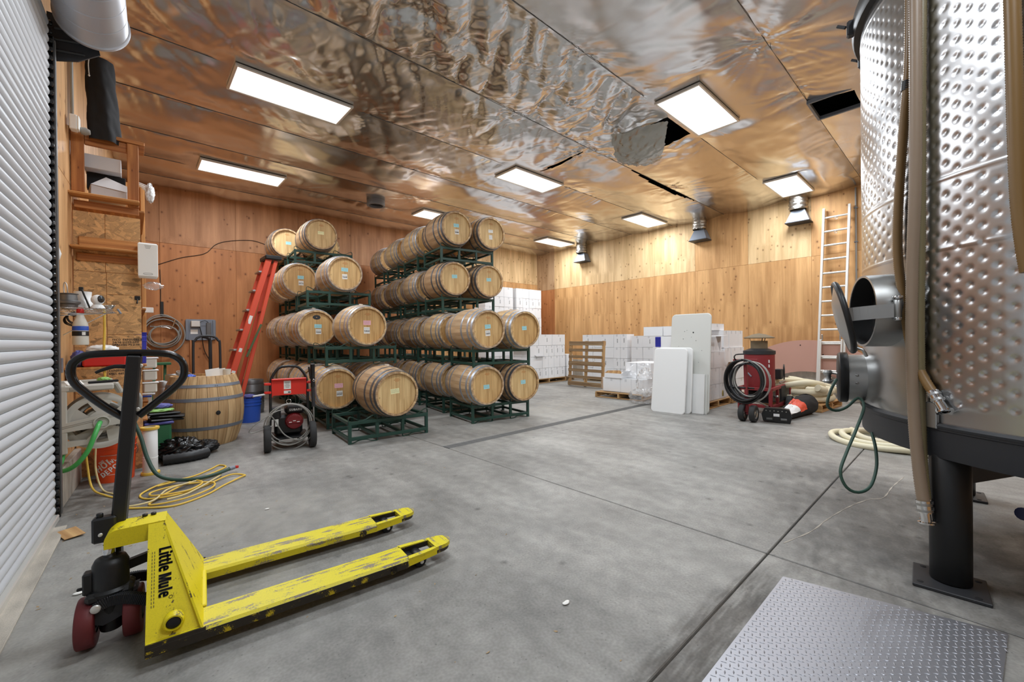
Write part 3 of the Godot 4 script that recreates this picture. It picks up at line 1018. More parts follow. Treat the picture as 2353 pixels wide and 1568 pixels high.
	part(wb, "body", mbox(Vector3(0.145, 0.34, 0.10), 0.008, Vector3(0, 0.19, 0)), M.white)
	part(wb, "lid", mbox(Vector3(0.15, 0.32, 0.012), 0.004, Vector3(0, 0.19, 0.056)), M.paper)
	for i in 3:
		part(wb, "print_line", mbox(Vector3(0.05 - i * 0.008, 0.004, 0.001), 0, Vector3(0.0, 0.33 - i * 0.012, 0.0625)), M.cable_grey)
	part(wb, "print_mark", mtube(ring(Vector3(0, 0.055, 0.063), 0.035, Vector3.BACK, 24, 0.25), 0.0015, 4, true), M.cable_grey)
	solo("foil_bag", crumple(Vector3(0.07, 0.035, 0.05), 71, 0.55), M.film, "shiny crumpled bag hanging under the white utility box", "plastic bag", at(0.175, 1.845, -5.50))
	# things in the shelf seen past the edge
	bucket("bucket", "dark blue bucket standing on the shelf unit's open side", "blue_deep", Vector3(0.075, 1.06, -5.98), 0.055, 0.33)
	solo("small_carton", mbox(Vector3(0.10, 0.06, 0.08), 0.003, Vector3(0.155, 1.665, -6.55)), M.paper, "small white carton with a black lid beyond the shelf unit", "box")
	for i in 3:
		var tb := thing("storage_tub", ["clear plastic tub, upper one of three behind the jack handle", "clear plastic tub, middle one of three behind the jack handle", "clear plastic tub, lowest one of three behind the jack handle"][i], "plastic tub", Vector3(0.155, 1.00 - i * 0.135, -6.1), 0.0, "clear plastic tubs")
		part(tb, "tub", mbox(Vector3(0.115, 0.105, 0.12), 0.012, Vector3(0, 0.055, 0)), M.milky)
		part(tb, "rim", mbox(Vector3(0.145, 0.014, 0.14), 0.005, Vector3(0, 0.11, 0)), M.white)

func crumple(s: Vector3, seed_: int, amp: float, nu := 28, nv := 18) -> MB:
	# a creased lump about s in half-size
	var nz := noise(1.0, seed_, 4)
	var p := PackedVector3Array()
	for j in nv:
		var b := PI * j / (nv - 1) - PI / 2
		for i in nu:
			var a := TAU * i / (nu - 1)
			var d := Vector3(cos(a) * cos(b), sin(b), sin(a) * cos(b))
			var k := 1.0 + amp * (ridge(nz.get_noise_3d(d.x * 1.6, d.y * 1.6, d.z * 1.6)) - 0.75) * 1.6 + amp * 0.4 * nz.get_noise_3d(d.x * 5, d.y * 5, d.z * 5)
			p.append(d * s * k)
	var m := MB.new()
	m.grid(p, nu, nv, 0.02)
	return m

func bucket(called: String, label: String, key: String, pos: Vector3, r: float, h: float, handle := true) -> Node3D:
	var b := thing(called, label, "bucket", pos)
	var k := r / 0.15
	part(b, "pail", mlathe([Vector2(0, 0), Vector2(r * 0.87, 0), Vector2(r * 0.88, 0.01 * k), Vector2(r * 0.955, h * 0.70), Vector2(r * 1.0, h * 0.705), Vector2(r * 1.0, h * 0.73), Vector2(r * 0.965, h * 0.735), Vector2(r * 0.975, h * 0.83), Vector2(r * 1.01, h * 0.835), Vector2(r * 1.01, h * 0.86), Vector2(r * 0.98, h * 0.865), Vector2(r * 1.0, h * 0.97), Vector2(r * 1.03, h * 0.975), Vector2(r * 1.03, h), Vector2(r * 0.95, h), Vector2(r * 0.84, 0.01), Vector2(0, 0.01)], 40), M[key])
	if handle:
		var hp := []
		for i in 17:
			var a := PI * i / 16
			hp.append(Vector3(cos(a) * r * 1.03, h * 0.86 - sin(a) * h * 0.36, sin(a) * r * 0.55 + r * 0.3))
		part(b, "wire_handle", mtube(hp, 0.003 * k, 6), M.galv, Transform3D(Basis(Vector3.UP, 2.4), Vector3.ZERO))
	return b

func right_wall_things() -> void:
	# three sheet metal boots with a short foil pipe
	var i := 0
	for q in [[-8.49, "grey sheet metal duct boot on the right wall, farthest from the tank"], [-4.68, "grey sheet metal duct boot on the right wall, middle one"], [-2.52, "grey sheet metal duct boot on the right wall, next to the ladder"]]:
		var o := thing("duct_boot", q[1], "duct boot", Vector3(XR - 0.015, 3.78, q[0]), 0.0, "duct boots on the right wall")
		var m := MB.new()
		m.poly([Vector3(-0.30, 0, -0.22), Vector3(-0.30, 0, 0.22), Vector3(-0.22, 0.26, 0.12), Vector3(-0.22, 0.26, -0.12)], Vector3(-1, 0.3, 0))
		m.poly([Vector3(-0.30, 0, 0.22), Vector3(-0.01, 0, 0.22), Vector3(-0.01, 0.26, 0.12), Vector3(-0.22, 0.26, 0.12)], Vector3(0, 0.3, 1))
		m.poly([Vector3(-0.30, 0, -0.22), Vector3(-0.01, 0, -0.22), Vector3(-0.01, 0.26, -0.12), Vector3(-0.22, 0.26, -0.12)], Vector3(0, 0.3, -1))
		m.poly([Vector3(-0.01, 0, 0.22), Vector3(-0.01, 0, -0.22), Vector3(-0.01, 0.26, -0.12), Vector3(-0.01, 0.26, 0.12)], Vector3(1, 0, 0))
		part(o, "boot", m, M.galv)
		part(o, "lip", mbox(Vector3(0.32, 0.02, 0.46), 0.003, Vector3(-0.16, -0.01, 0)), M.charcoal)
		var p := PackedVector3Array()
		var nz := noise(1.0, 200 + i, 3)
		for a in 12:
			for k in 25:
				var an := TAU * k / 24
				var r := 0.165 * (1.0 + 0.14 * nz.get_noise_2d(cos(an) * 3.0 + a * 0.5, sin(an) * 3.0 + a) + 0.07 * sin(a * 2.2))
				p.append(Vector3(-0.19 + cos(an) * r, 0.56 - a * 0.0265, sin(an) * r))
		var fm := MB.new()
		fm.grid(p, 25, 12, 0.03)
		part(o, "foil_pipe", fm, M.foil_dull)
		i += 1
	# conduit
	var cd := thing("wall_conduit", "thin vertical metal conduit on the right wall beside the ladder", "conduit", Vector3(XR - 0.03, 0.6, -1.56))
	part(cd, "pipe", mcyl(0.016, 0, 3.72, 10), M.cable_grey)
	for y in [0.6, 1.6, 2.6, 3.3]:
		part(cd, "clip", mbox(Vector3(0.05, 0.02, 0.06), 0.003, Vector3(0.0, y, 0)), M.galv)
	# aluminium extension ladder
	var ld := thing("extension_ladder", "aluminium extension ladder leaning on the right wall", "ladder", Vector3(XR - 0.42, 0.0, -1.95))
	var foot := Vector3(0, 0, 0)
	var top := Vector3(0.31, 3.98, 0.09)
	var half := 0.215
	for s in [-1, 1]:
		part(ld, "rail", mbar(foot + Vector3(0, 0, s * (half + 0.0)), top + Vector3(0, 0, s * half), 0.042, 0.085, 0.004), M.alu)
		part(ld, "fly_rail", mbar(foot.lerp(top, 0.03) + Vector3(-0.05, 0, s * (half - 0.04)), foot.lerp(top, 0.30) + Vector3(-0.05, 0, s * (half - 0.04)), 0.03, 0.06, 0.004), M.alu)
	for k in 13:
		var f := 0.055 + k * 0.0745
		var c := foot.lerp(top, f)
		part(ld, "rung", mtube([c + Vector3(0, 0, -half), c + Vector3(0, 0, half)], 0.022, 10), M.alu)
		if k < 4:
			part(ld, "fly_rung", mtube([c + Vector3(-0.05, 0.035, -half + 0.04), c + Vector3(-0.05, 0.035, half - 0.04)], 0.017, 10), M.alu)
	for s in [-1, 1]:
		part(ld, "rung_lock", mbox(Vector3(0.03, 0.12, 0.025), 0.005, foot.lerp(top, 0.30) + Vector3(-0.06, 0.05, s * 0.15)), M.steel_satin)
	for k in [12, 11]:
		var c := foot.lerp(top, 0.055 + k * 0.0745)
		part(ld, "rope_hook", mtube(ring(c + Vector3(-0.01, -0.04, 0), 0.022, Vector3.RIGHT, 14), 0.005, 6, true), M.steel_satin)
	# arched pink hardboard sheet with a round cut-out
	var pts := []
	for k in 33:
		var a := PI * k / 32
		pts.append(Vector2(cos(a) * 1.46, sin(a) * 1.19))
	for k in 25:
		var a := PI - PI * k / 24
		pts.append(Vector2(cos(a) * 0.80, sin(a) * 0.51))
	var pb := thing("arched_board", "dusty pink arched hardboard sheet leaning behind the ladder", "board", Vector3(XR - 0.22, 0.0, -2.38))
	part(pb, "sheet", mprism(pts, -0.006, 0.006), M.pink_board, Transform3D(Basis(Vector3.UP, PI / 2) * Basis(Vector3.RIGHT, -0.07), Vector3.ZERO))
	for q in [Vector2(-0.3, 0.88), Vector2(0.1, 1.08), Vector2(-0.2, 0.72), Vector2(0.75, 0.75)]:
		part(pb, "screw", mcyl(0.012, -0.01, 0.01, 8), M.black_matte, Transform3D(Basis(Vector3.UP, PI / 2) * Basis(Vector3.RIGHT, -0.07), Vector3.ZERO) * Transform3D(Basis(Vector3.RIGHT, PI / 2), Vector3(q.x, q.y, -0.003)))

const TC := Vector2(3.91, 0.69)
const TR := 1.2

func on_tank(px_a: float, y: float, out := 0.0) -> Vector3:
	# a point on the tank's skin at a bearing measured from +x toward +z
	return Vector3(TC.x + cos(px_a) * (TR + out), y, TC.y + sin(px_a) * (TR + out))

func tank_shell(a0: float, a1: float, nu: int, nv: int) -> MB:
	# jacketed wall whose weld spots are pressed in
	var y0 := 0.80
	var y1 := 3.30
	var p := PackedVector3Array()
	p.resize(nu * nv)
	var pc := 0.10
	var rowh := 0.0765
	for j in nv:
		var y := lerpf(y0, y1, float(j) / (nv - 1))
		for i in nu:
			var a := lerpf(a0, a1, float(i) / (nu - 1))
			var d := 0.0
			# a full jacket above, a lower one only on the side past the weld
			var lower := a < 3.935
			var jm := 0.0
			if y > 2.06:
				jm = smoothstep(2.06, 2.08, y) * smoothstep(3.24, 3.2, y)
			elif lower and y > 0.89:
				jm = smoothstep(0.90, 0.925, y) * smoothstep(2.03, 2.01, y) * smoothstep(3.935, 3.92, a)
			elif y > 1.70 and not lower:
				jm = smoothstep(1.705, 1.725, y) * smoothstep(2.03, 2.01, y)
			if jm > 0.0:
				var u := a * TR / pc
				var w := (y - 0.97) / rowh
				var best := 9.0
				for k in 2:
					var uu := u - (0.5 if k == 1 else 0.0)
					var ww := w - (0.5 if k == 1 else 0.0)
					var du := (uu - roundf(uu)) * pc
					var dw := (ww - roundf(ww)) * rowh
					best = minf(best, sqrt(du * du + dw * dw))
				d = jm * (0.0013 - 0.0046 * exp(-pow(best / 0.0125, 2.0)))
			for q in [2.045, 1.70, 3.235]:
				d += 0.003 * exp(-pow((y - q) / 0.006, 2.0))
			p[j * nu + i] = Vector3(cos(a) * (TR + d), y, sin(a) * (TR + d))
	var m := MB.new()
	m.v = p
	for j in nv:
		for i in nu:
			var du := p[j * nu + mini(i + 1, nu - 1)] - p[j * nu + maxi(i - 1, 0)]
			var dv := p[mini(j + 1, nv - 1) * nu + i] - p[maxi(j - 1, 0) * nu + i]
			m.n.append(dv.cross(du).normalized())
			m.t.append(Vector2(float(i) / nu, float(j) / nv))
	for j in nv - 1:
		for i in nu - 1:
			var q := j * nu + i
			m.tri(q, q + nu, q + 1)
			m.tri(q + 1, q + nu, q + nu + 1)
	return m

func tank() -> void:
	var t := thing("wine_tank", "big dimpled stainless steel wine tank on black legs at right", "tank", Vector3(TC.x, 0, TC.y))
	# jacketed shell: a fine cylinder whose weld spots are pressed in
	# the side toward the room gets the fine mesh
	for q in [[2.45, 5.15, 430, 310], [-1.1332, 2.45, 230, 150]]:
		part(t, "shell", tank_shell(q[0], q[1], q[2], q[3]), M.steel)
	part(t, "bottom", mlathe([Vector2(0, 0.72), Vector2(TR - 0.02, 0.79), Vector2(TR - 0.01, 0.81)], 64), M.steel_satin)
	part(t, "weld_strip", mbox(Vector3(0.012, 0.75, 0.04), 0.003, Vector3(cos(3.94) * (TR + 0.002), 1.32, sin(3.94) * (TR + 0.002))), M.steel_satin)
	# open top with a black gasket rim and toggle clamps
	part(t, "top_ring", mlathe([Vector2(TR - 0.02, 3.30), Vector2(TR + 0.035, 3.30), Vector2(TR + 0.045, 3.32), Vector2(TR + 0.045, 3.40), Vector2(TR + 0.03, 3.42), Vector2(TR - 0.02, 3.42)], 96), M.black)
	part(t, "lid", mlathe([Vector2(TR + 0.02, 3.42), Vector2(TR + 0.02, 3.435), Vector2(TR - 0.06, 3.45), Vector2(0.3, 3.58), Vector2(0, 3.6)], 96), M.steel)
	for a in [3.60, 3.80, 4.15, 4.5, 4.9, 3.2, 2.8]:
		var tf := Transform3D(Basis(Vector3.UP, -a), Vector3(cos(a) * (TR + 0.05), 3.36, sin(a) * (TR + 0.05)))
		var cl := part(t, "toggle_clamp", mbox(Vector3(0.05, 0.10, 0.06), 0.01), M.frame_black, tf)
		part(cl, "lever", mbar(Vector3(0.03, 0.02, 0), Vector3(0.075, 0.06, 0.02), 0.018, 0.018), M.charcoal)
	# black steel ring beam and legs
	part(t, "ring_beam", mlathe([Vector2(TR - 0.05, 0.648), Vector2(TR + 0.004, 0.648), Vector2(TR + 0.006, 0.652), Vector2(TR + 0.006, 0.785), Vector2(TR + 0.012, 0.79), Vector2(TR + 0.012, 0.806), Vector2(TR - 0.0, 0.808), Vector2(TR - 0.05, 0.79), Vector2(TR - 0.05, 0.648)], 96), M.frame_black)
	part(t, "drip_lip", mlathe([Vector2(TR, 0.80), Vector2(TR + 0.016, 0.80), Vector2(TR + 0.02, 0.812), Vector2(TR + 0.012, 0.824), Vector2(TR, 0.822)], 96), M.charcoal)
	part(t, "cross_beam", mbar(Vector3(-0.8, 0.57, -0.78), Vector3(1.0, 0.57, 0.1), 0.1, 0.14), M.frame_black)
	part(t, "cross_beam", mbar(Vector3(-0.8, 0.57, 0.78), Vector3(1.0, 0.57, -0.1), 0.1, 0.14), M.frame_black)
	for q in [Vector2(3.075, -0.07), Vector2(3.05, 1.5), Vector2(4.85, -0.05), Vector2(4.75, 1.45)]:
		var lg := part(t, "leg", mcyl(0.078, 0.02, 0.66, 28), M.black, at(q.x - TC.x, 0, q.y - TC.y))
		part(lg, "foot_plate", mbox(Vector3(0.27, 0.016, 0.27), 0.003, Vector3(-0.02, 0.009, -0.005)), M.charcoal, Transform3D(Basis(Vector3.UP, 0.06), Vector3.ZERO))
		for s in 4:
			part(lg, "bolt_hole", mcyl(0.013, 0.016, 0.0185, 12, 0.0005), M.black_matte, at(-0.02 + (0.1 if s % 2 else -0.1), 0, 0.095 if s > 1 else -0.105))
	# bracket welded to the side
	part(t, "bracket", mbox(Vector3(0.02, 0.13, 0.06), 0.004), M.steel_satin, Transform3D(Basis(Vector3.UP, -3.885), Vector3(cos(3.885) * (TR + 0.012), 0.86, sin(3.885) * (TR + 0.012))))
	manholes(t)
	# blue tube under the tank
	part(t, "brace_tube", mtube([Vector3(-0.74, 0.40, -0.52), Vector3(0.9, 0.13, 0.3)], 0.03, 14), mat("navy", rgb(24, 30, 74), 0.3))

	# loose hoses draped over the rim
	var hoses := [["amber ribbed hose on the tank, its end swung out to the right", "hose_amber", 0.021, 0.03, [[3.951, 3.178], [3.963, 2.706], [3.993, 2.378], [4.025, 1.967], [4.027, 1.68], [3.991, 1.389], [3.961, 1.201], [3.913, 1.067], [3.855, 0.959]], true],
		["tan ribbed hose hanging down past the tank rim to a steel fitting", "hose_tan", 0.026, 0.055, [[3.905, 3.129], [3.908, 2.551], [3.913, 2.06], [3.928, 1.612], [3.933, 1.202], [3.925, 0.838], [3.906, 0.573], [3.885, 0.392]], true],
		["olive ribbed hose just behind the tan hose on the tank", "hose_olive", 0.019, 0.03, [[3.898, 3.121], [3.905, 2.548], [3.911, 1.878], [3.919, 1.293], [3.915, 0.796], [3.908, 0.572], [3.894, 0.398]], true],
		["ribbed brown hose hanging at the right edge of the tank", "hose_amber", 0.026, 0.04, [[3.611, 2.814], [3.606, 2.419], [3.602, 2.083], [3.596, 1.821], [3.586, 1.652], [3.575, 1.53]], false]]
	for h in hoses:
		var pts := []
		for q in h[4]:
			pts.append(on_tank(q[0], q[1], h[3]))
		var o := thing("ribbed_hose", h[0], "hose", Vector3.ZERO, 0.0, "ribbed hoses hung on the tank")
		part(o, "hose", mtube(curve(pts, 0.0055), h[2], 14, false, 0.0012), M[h[1]])
		if h[5]:
			var e: Vector3 = pts[pts.size() - 1]
			var d: Vector3 = (e - pts[pts.size() - 2]).normalized()
			var fb := Transform3D(toward(d), e)
			part(o, "fitting", mlathe([Vector2(h[2] + 0.004, -0.03), Vector2(h[2] + 0.004, 0.03), Vector2(h[2] * 0.8, 0.032), Vector2(h[2] * 0.8, 0.072), Vector2(0.034, 0.075), Vector2(0.034, 0.083), Vector2(0.02, 0.085), Vector2(0.02, 0.0)], 20), M.chrome, fb)
			for k in 2:
				part(o, "hose_clamp", mlathe([Vector2(h[2] + 0.004, -0.006), Vector2(h[2] + 0.007, -0.006), Vector2(h[2] + 0.007, 0.006), Vector2(h[2] + 0.004, 0.006)], 20), M.steel_satin, fb * at(0, -0.012 + k * 0.03, 0))
	part(get_node("ribbed_hose"), "tape_band", mtube([on_tank(3.97, 2.629, 0.03), on_tank(3.975, 2.581, 0.03)], 0.024, 14), M.black)

func manholes(t: Node3D) -> void:
	var base := Vector3(TC.x, 0, TC.y)
	# upper manhole: open
	var ax := Vector3(-0.43, 0, -0.90).normalized()
	var c := base + Vector3(-0.533, 0, -0.843) * (TR - 0.03) + Vector3(0, 1.415, 0) - base
	var b := toward(ax)
	part(t, "manhole_collar", mlathe([Vector2(0.198, 0.0), Vector2(0.21, 0.0), Vector2(0.21, 0.15), Vector2(0.198, 0.15), Vector2(0.198, 0.0)], 48), M.steel_satin, Transform3D(b, c))
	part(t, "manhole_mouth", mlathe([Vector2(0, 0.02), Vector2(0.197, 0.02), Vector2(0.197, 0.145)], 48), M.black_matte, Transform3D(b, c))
	# lower manhole: shut, black lid with clamps
	var ax2 := Vector3(-0.21, 0, -0.975).normalized()
	var c2 := ax2 * (TR - 0.02) + Vector3(0, 0.985, 0)
	var b2 := toward(ax2)
	part(t, "manhole_collar", mlathe([Vector2(0.15, 0.0), Vector2(0.155, 0.0), Vector2(0.155, 0.11), Vector2(0.15, 0.11)], 40), M.steel_satin, Transform3D(b2, c2))
	var ld := part(t, "manhole_lid", mlathe([Vector2(0, 0.105), Vector2(0.165, 0.105), Vector2(0.172, 0.112), Vector2(0.172, 0.15), Vector2(0.16, 0.16), Vector2(0, 0.165)], 40), M.black, Transform3D(b2, c2))
	for s in [-1, 1]:
		part(ld, "clamp_rod", mtube([Vector3(-0.2, 0.19, s * 0.025), Vector3(0.0, 0.20, s * 0.025), Vector3(0.16, 0.06, s * 0.025)], 0.007, 8), M.steel_satin)
	part(ld, "clamp_wheel", mlathe([Vector2(0, -0.045), Vector2(0.02, -0.045), Vector2(0.032, -0.03), Vector2(0.02, -0.012), Vector2(0.02, 0.012), Vector2(0.032, 0.03), Vector2(0.02, 0.045), Vector2(0, 0.045)], 16), M.steel_satin, Transform3D(Basis(Vector3.RIGHT, PI / 2), Vector3(0.0, 0.215, 0)))
	# swing arm and the open lid
	var e := base + c + ax * 0.05
	var sd := Vector3(0, 1, 0).cross(ax).normalized()
	var hinge := c + ax * 0.07 - sd * 0.235
	if hinge.z < c.z:
		sd = -sd
		hinge = c + ax * 0.07 - sd * 0.235
	part(t, "hinge", mcyl(0.017, -0.05, 0.05, 12), M.steel_satin, Transform3D(Basis(), hinge))
	part(t, "hinge_bolt", mcyl(0.025, 0.05, 0.065, 6, 0.001), M.chrome, Transform3D(Basis(), hinge))
	part(t, "hinge_bolt", mcyl(0.02, -0.065, -0.05, 6, 0.001), M.chrome, Transform3D(Basis(), hinge))
	var lid_c := Vector3(3.064, 1.377, -0.493) - base
	var band := []
	for k in 15:
		var f := float(k) / 14
		var q := hinge.lerp(lid_c + Vector3(0.03, 0.0, 0.02), f) + ax * 0.13 * sin(f * PI) + Vector3(0, -0.01, 0)
		band.append(q)
	var bm := MB.new()
	for k in 14:
		bm.bar(band[k], band[k + 1], 0.010, 0.075, 0.0)
	part(t, "swing_arm", bm, M.steel_satin)
	var ln := Vector3(-0.235, -0.208, -0.95).normalized()
	var lb := toward(ln)
	var lid := part(t, "manhole_lid", mlathe([Vector2(0, 0.03), Vector2(0.10, 0.025), Vector2(0.17, 0.0), Vector2(0.19, -0.006), Vector2(0.19, 0.006), Vector2(0.1, 0.035), Vector2(0, 0.04)], 40), M.steel_satin, Transform3D(lb, lid_c))
	part(lid, "gasket", mtube(ring(Vector3.ZERO, 0.20, Vector3.UP, 48), 0.015, 10, true), M.black)
	part(lid, "handle", mtube(curve([Vector3(0.0, 0.0, 0.17), Vector3(0.03, -0.04, 0.2), Vector3(0.02, -0.05, 0.24)], 0.02), 0.008, 8), M.steel_satin)
	# thin green hose looped from the lower clamp
	var lp := [Vector3(3.392, 0.987, -0.585), Vector3(3.312, 0.914, -0.603), Vector3(3.272, 0.828, -0.612), Vector3(3.310, 0.794, -0.577), Vector3(3.362, 0.815, -0.530), Vector3(3.418, 0.873, -0.479), Vector3(3.392, 0.824, -0.448), Vector3(3.267, 0.703, -0.467), Vector3(3.157, 0.572, -0.499), Vector3(3.079, 0.468, -0.516), Vector3(3.079, 0.385, -0.488), Vector3(3.116, 0.358, -0.440), Vector3(3.195, 0.385, -0.396), Vector3(3.289, 0.479, -0.379), Vector3(3.365, 0.580, -0.391), Vector3(3.427, 0.660, -0.416)]
	solo("thin_hose", mtube(curve(lp, 0.02), 0.0085, 10), M.dark_green, "thin dark green hose hanging in a long loop under the manhole", "hose")

var stave_m: Mesh
var barrel_proto := {}
const BL := 0.92
const BR := 0.338
const BH := 0.285

func bulge(z: float, L := BL, rb := BR, rh := BH) -> float:
	var k := z / (L * 0.5)
	return rb - (rb - rh) * k * k

func stave(L: float, rb: float, rh: float, count: int, thick := 0.026) -> Mesh:
	# one bent board, centred on +y, its length along z
	var m := MB.new()
	var half := PI / count - 0.0035
	var nz := 10
	var na := 2
	for side in 2:
		var off := 0.0 if side == 0 else -thick
		var first := m.v.size()
		for j in nz + 1:
			var z := lerpf(-L / 2, L / 2, float(j) / nz)
			var r := bulge(z, L, rb, rh) + off
			for k in na + 1:
				var a := lerpf(-half, half, float(k) / na)
				var rr := r - (0.0016 if side == 0 and k != 1 else 0.0)
				m.vert(Vector3(sin(a) * rr, cos(a) * rr, z), Vector3(sin(a), cos(a), (rb - rh) * 8.0 * z / (L * L)) * (1.0 if side == 0 else -1.0), Vector2(a * rb, z))
		for j in nz:
			for k in na:
				var q := first + j * (na + 1) + k
				if side == 0:
					m.tri(q, q + na + 1, q + 1); m.tri(q + 1, q + na + 1, q + na + 2)
				else:
					m.tri(q, q + 1, q + na + 1); m.tri(q + 1, q + na + 2, q + na + 1)
	for e in [-1, 1]:
		var z: float = e * L / 2
		var r := bulge(z, L, rb, rh)
		m.poly([Vector3(-sin(half) * r, cos(half) * r, z), Vector3(sin(half) * r, cos(half) * r, z), Vector3(sin(half) * (r - thick), cos(half) * (r - thick), z), Vector3(-sin(half) * (r - thick), cos(half) * (r - thick), z)], Vector3(0, 0, e))
	return m.mesh()

func hoop(z0: float, z1: float, L: float, rb: float, rh: float) -> Mesh:
	var m := MB.new()
	var r0 := bulge(z0, L, rb, rh)
	var r1 := bulge(z1, L, rb, rh)
	m.xf = Transform3D(Basis(Vector3.RIGHT, PI / 2), Vector3.ZERO)
	m.lathe([Vector2(r0 - 0.002, z0), Vector2(r0 + 0.003, z0), Vector2(r1 + 0.003, z1), Vector2(r1 - 0.002, z1)], 48)
	return m.mesh()

func head_boards(parent: Node, r: float, z: float, key: String, count := 7) -> void:
	for i in count:
		var x0 := lerpf(-r, r, float(i) / count) + 0.0007
		var x1 := lerpf(-r, r, float(i + 1) / count) - 0.0007
		var pts := []
		for k in 6:
			var x := lerpf(x0, x1, k / 5.0)
			pts.append(Vector2(x, -sqrt(maxf(r * r - x * x, 0.0))))
		for k in 6:
			var x := lerpf(x1, x0, k / 5.0)
			pts.append(Vector2(x, sqrt(maxf(r * r - x * x, 0.0))))
		var m := MB.new()
		m.uo = Vector2(i * 0.23, i * 0.41)
		m.prism(PackedVector2Array(pts), z - 0.02, z)
		part(parent, "head_board", m, M[key])

func make_barrel(kind: int, upright := false) -> Node3D:
	# lies along z, resting on its bilge at y = 0
	var key := "%d%s" % [kind, upright]
	if barrel_proto.has(key):
		return barrel_proto[key].duplicate()
	var b := Node3D.new()
	var c := Vector3(0, BR, 0)
	var count := 20
	if stave_m == null:
		stave_m = stave(BL, BR, BH, count)
	var r := RandomNumberGenerator.new()
	r.seed = 900 + kind
	for i in count:
		part(b, "stave", stave_m, M["stave_%d" % ((r.randi() % 2 + kind) % 4)], Transform3D(Basis(Vector3.BACK, TAU * i / count), c))
	var hm: Material = M.hoop if kind != 2 else M.hoop_dark
	for s in [-1, 1]:
		for q in [[0.412, 0.455], [0.325, 0.362], [0.165, 0.202]]:
			part(b, "hoop", hoop(minf(s * q[0], s * q[1]), maxf(s * q[0], s * q[1]), BL, BR, BH), hm, Transform3D(Basis(), c))
	var hd := Node3D.new()
	hd.name = "head"
	hd.position = c
	b.add_child(hd, true)
	head_boards(hd, BH - 0.022, BL / 2 - 0.034, "head_%d" % (kind % 3))
	part(b, "back_head", mcyl(BH - 0.022, -BL / 2 + 0.03, -BL / 2 + 0.045, 28, 0.001), M.head_1, Transform3D(Basis(Vector3.RIGHT, PI / 2), c))
	part(b, "bung", mlathe([Vector2(0, 0.02), Vector2(0.03, 0.02), Vector2(0.026, 0.0), Vector2(0.022, -0.01)].map(func(p): return Vector2(p.x, p.y)), 14), M.paper, Transform3D(Basis(Vector3.BACK, -0.12) , c) * at(0, BR + 0.0, 0))
	barrel_proto[key] = b
	return b.duplicate()

func note(parent: Node, key: String, x: float, y: float, w: float, h: float, lines: int, code := "", tilt := 0.0) -> void:
	var z := BL / 2 - 0.0335
	var p := part(parent, "paper_note", mbox(Vector3(w, h, 0.0012), 0.0), M[key], Transform3D(Basis(Vector3.BACK, tilt), Vector3(x, BR + y, z)))
	var r := RandomNumberGenerator.new()
	r.seed = int(x * 1000 + y * 77777 + lines)
	var m := MB.new()
	for i in lines:
		var yy := h * 0.38 - (i + 0.3) * h * 0.76 / lines
		var xx := -w * 0.42
		while xx < w * 0.36:
			var l := r.randf_range(0.006, 0.02)
			m.box(Vector3(xx + l / 2, yy + r.randf_range(-0.001, 0.001), 0.001), Vector3(minf(l, w * 0.42 - xx), 0.0035, 0.0006), 0.0)
			xx += l + 0.005
	if lines:
		part(p, "handwriting", m, M.steel_dark if key != "paper" else M.print)
	if code:
		var t := letters(code, 0.026, 0.0006)
		var bw: float = t.get_aabb().size.x
		part(p, "lettering", t, M.print, Transform3D(Basis().scaled(Vector3(minf(1.0, w * 0.88 / bw), 1, 1)), Vector3(0, -h * 0.1, 0.001)))

func make_rack() -> Node3D:
	# two saddles wide; front at z = 0, depth toward -z
	var W := 1.06
	var D := 0.80
	var g: Material = M.green_rack
	var r := Node3D.new()
	var up_m := {}
	for zz in [-0.0175, -D + 0.0175]:
		for y in [0.06, 0.255]:
			part(r, "rail", mbox(Vector3(W, 0.042, 0.035), 0.004, Vector3(W / 2, y, zz)), g)
		for x in [0.36, 0.70]:
			part(r, "upright", mbox(Vector3(0.04, 0.16, 0.034), 0.003, Vector3(x, 0.157, zz)), g)
		for x in [0.02, W - 0.02]:
			part(r, "end_post", mbox(Vector3(0.04, 0.28, 0.034), 0.003, Vector3(x, 0.14, zz)), g)
		for s in 2:
			var X := func(x): return x if s == 0 else W - x
			var up := [Vector3(X.call(0.004), 0.27, zz), Vector3(X.call(0.006), 0.322, zz), Vector3(X.call(0.03), 0.336, zz), Vector3(X.call(0.075), 0.318, zz), Vector3(X.call(0.135), 0.284, zz), Vector3(X.call(0.215), 0.284, zz), Vector3(X.call(0.29), 0.322, zz), Vector3(X.call(0.335), 0.334, zz), Vector3(X.call(0.358), 0.320, zz), Vector3(X.call(0.362), 0.277, zz)]
			var dn := [Vector3(X.call(0.004), 0.04, zz), Vector3(X.call(0.006), 0.008, zz), Vector3(X.call(0.04), 0.004, zz), Vector3(X.call(0.09), 0.02, zz), Vector3(X.call(0.14), 0.034, zz), Vector3(X.call(0.22), 0.034, zz), Vector3(X.call(0.28), 0.014, zz), Vector3(X.call(0.34), 0.004, zz), Vector3(X.call(0.36), 0.01, zz), Vector3(X.call(0.362), 0.04, zz)]
			for q in [up, dn]:
				var cv := curve(q, 0.02)
				var m := MB.new()
				for i in cv.size() - 1:
					m.bar(cv[i], cv[i + 1] + (cv[i + 1] - cv[i]) * 0.06, 0.026, 0.007, 0.0, Vector3(0, 0.7, 0) + Vector3(0.7 if s == 0 else -0.7, 0, 0) if absf((cv[i + 1] - cv[i]).x) < 0.004 else Vector3.UP)
				part(r, "saddle", m, g)
	for x in [0.02, 0.36, 0.70, W - 0.02]:
		for y in [0.06, 0.255]:
			part(r, "cross_rail", mbox(Vector3(0.034, 0.036, D - 0.07), 0.003, Vector3(x, y, -D / 2)), g)
	return r

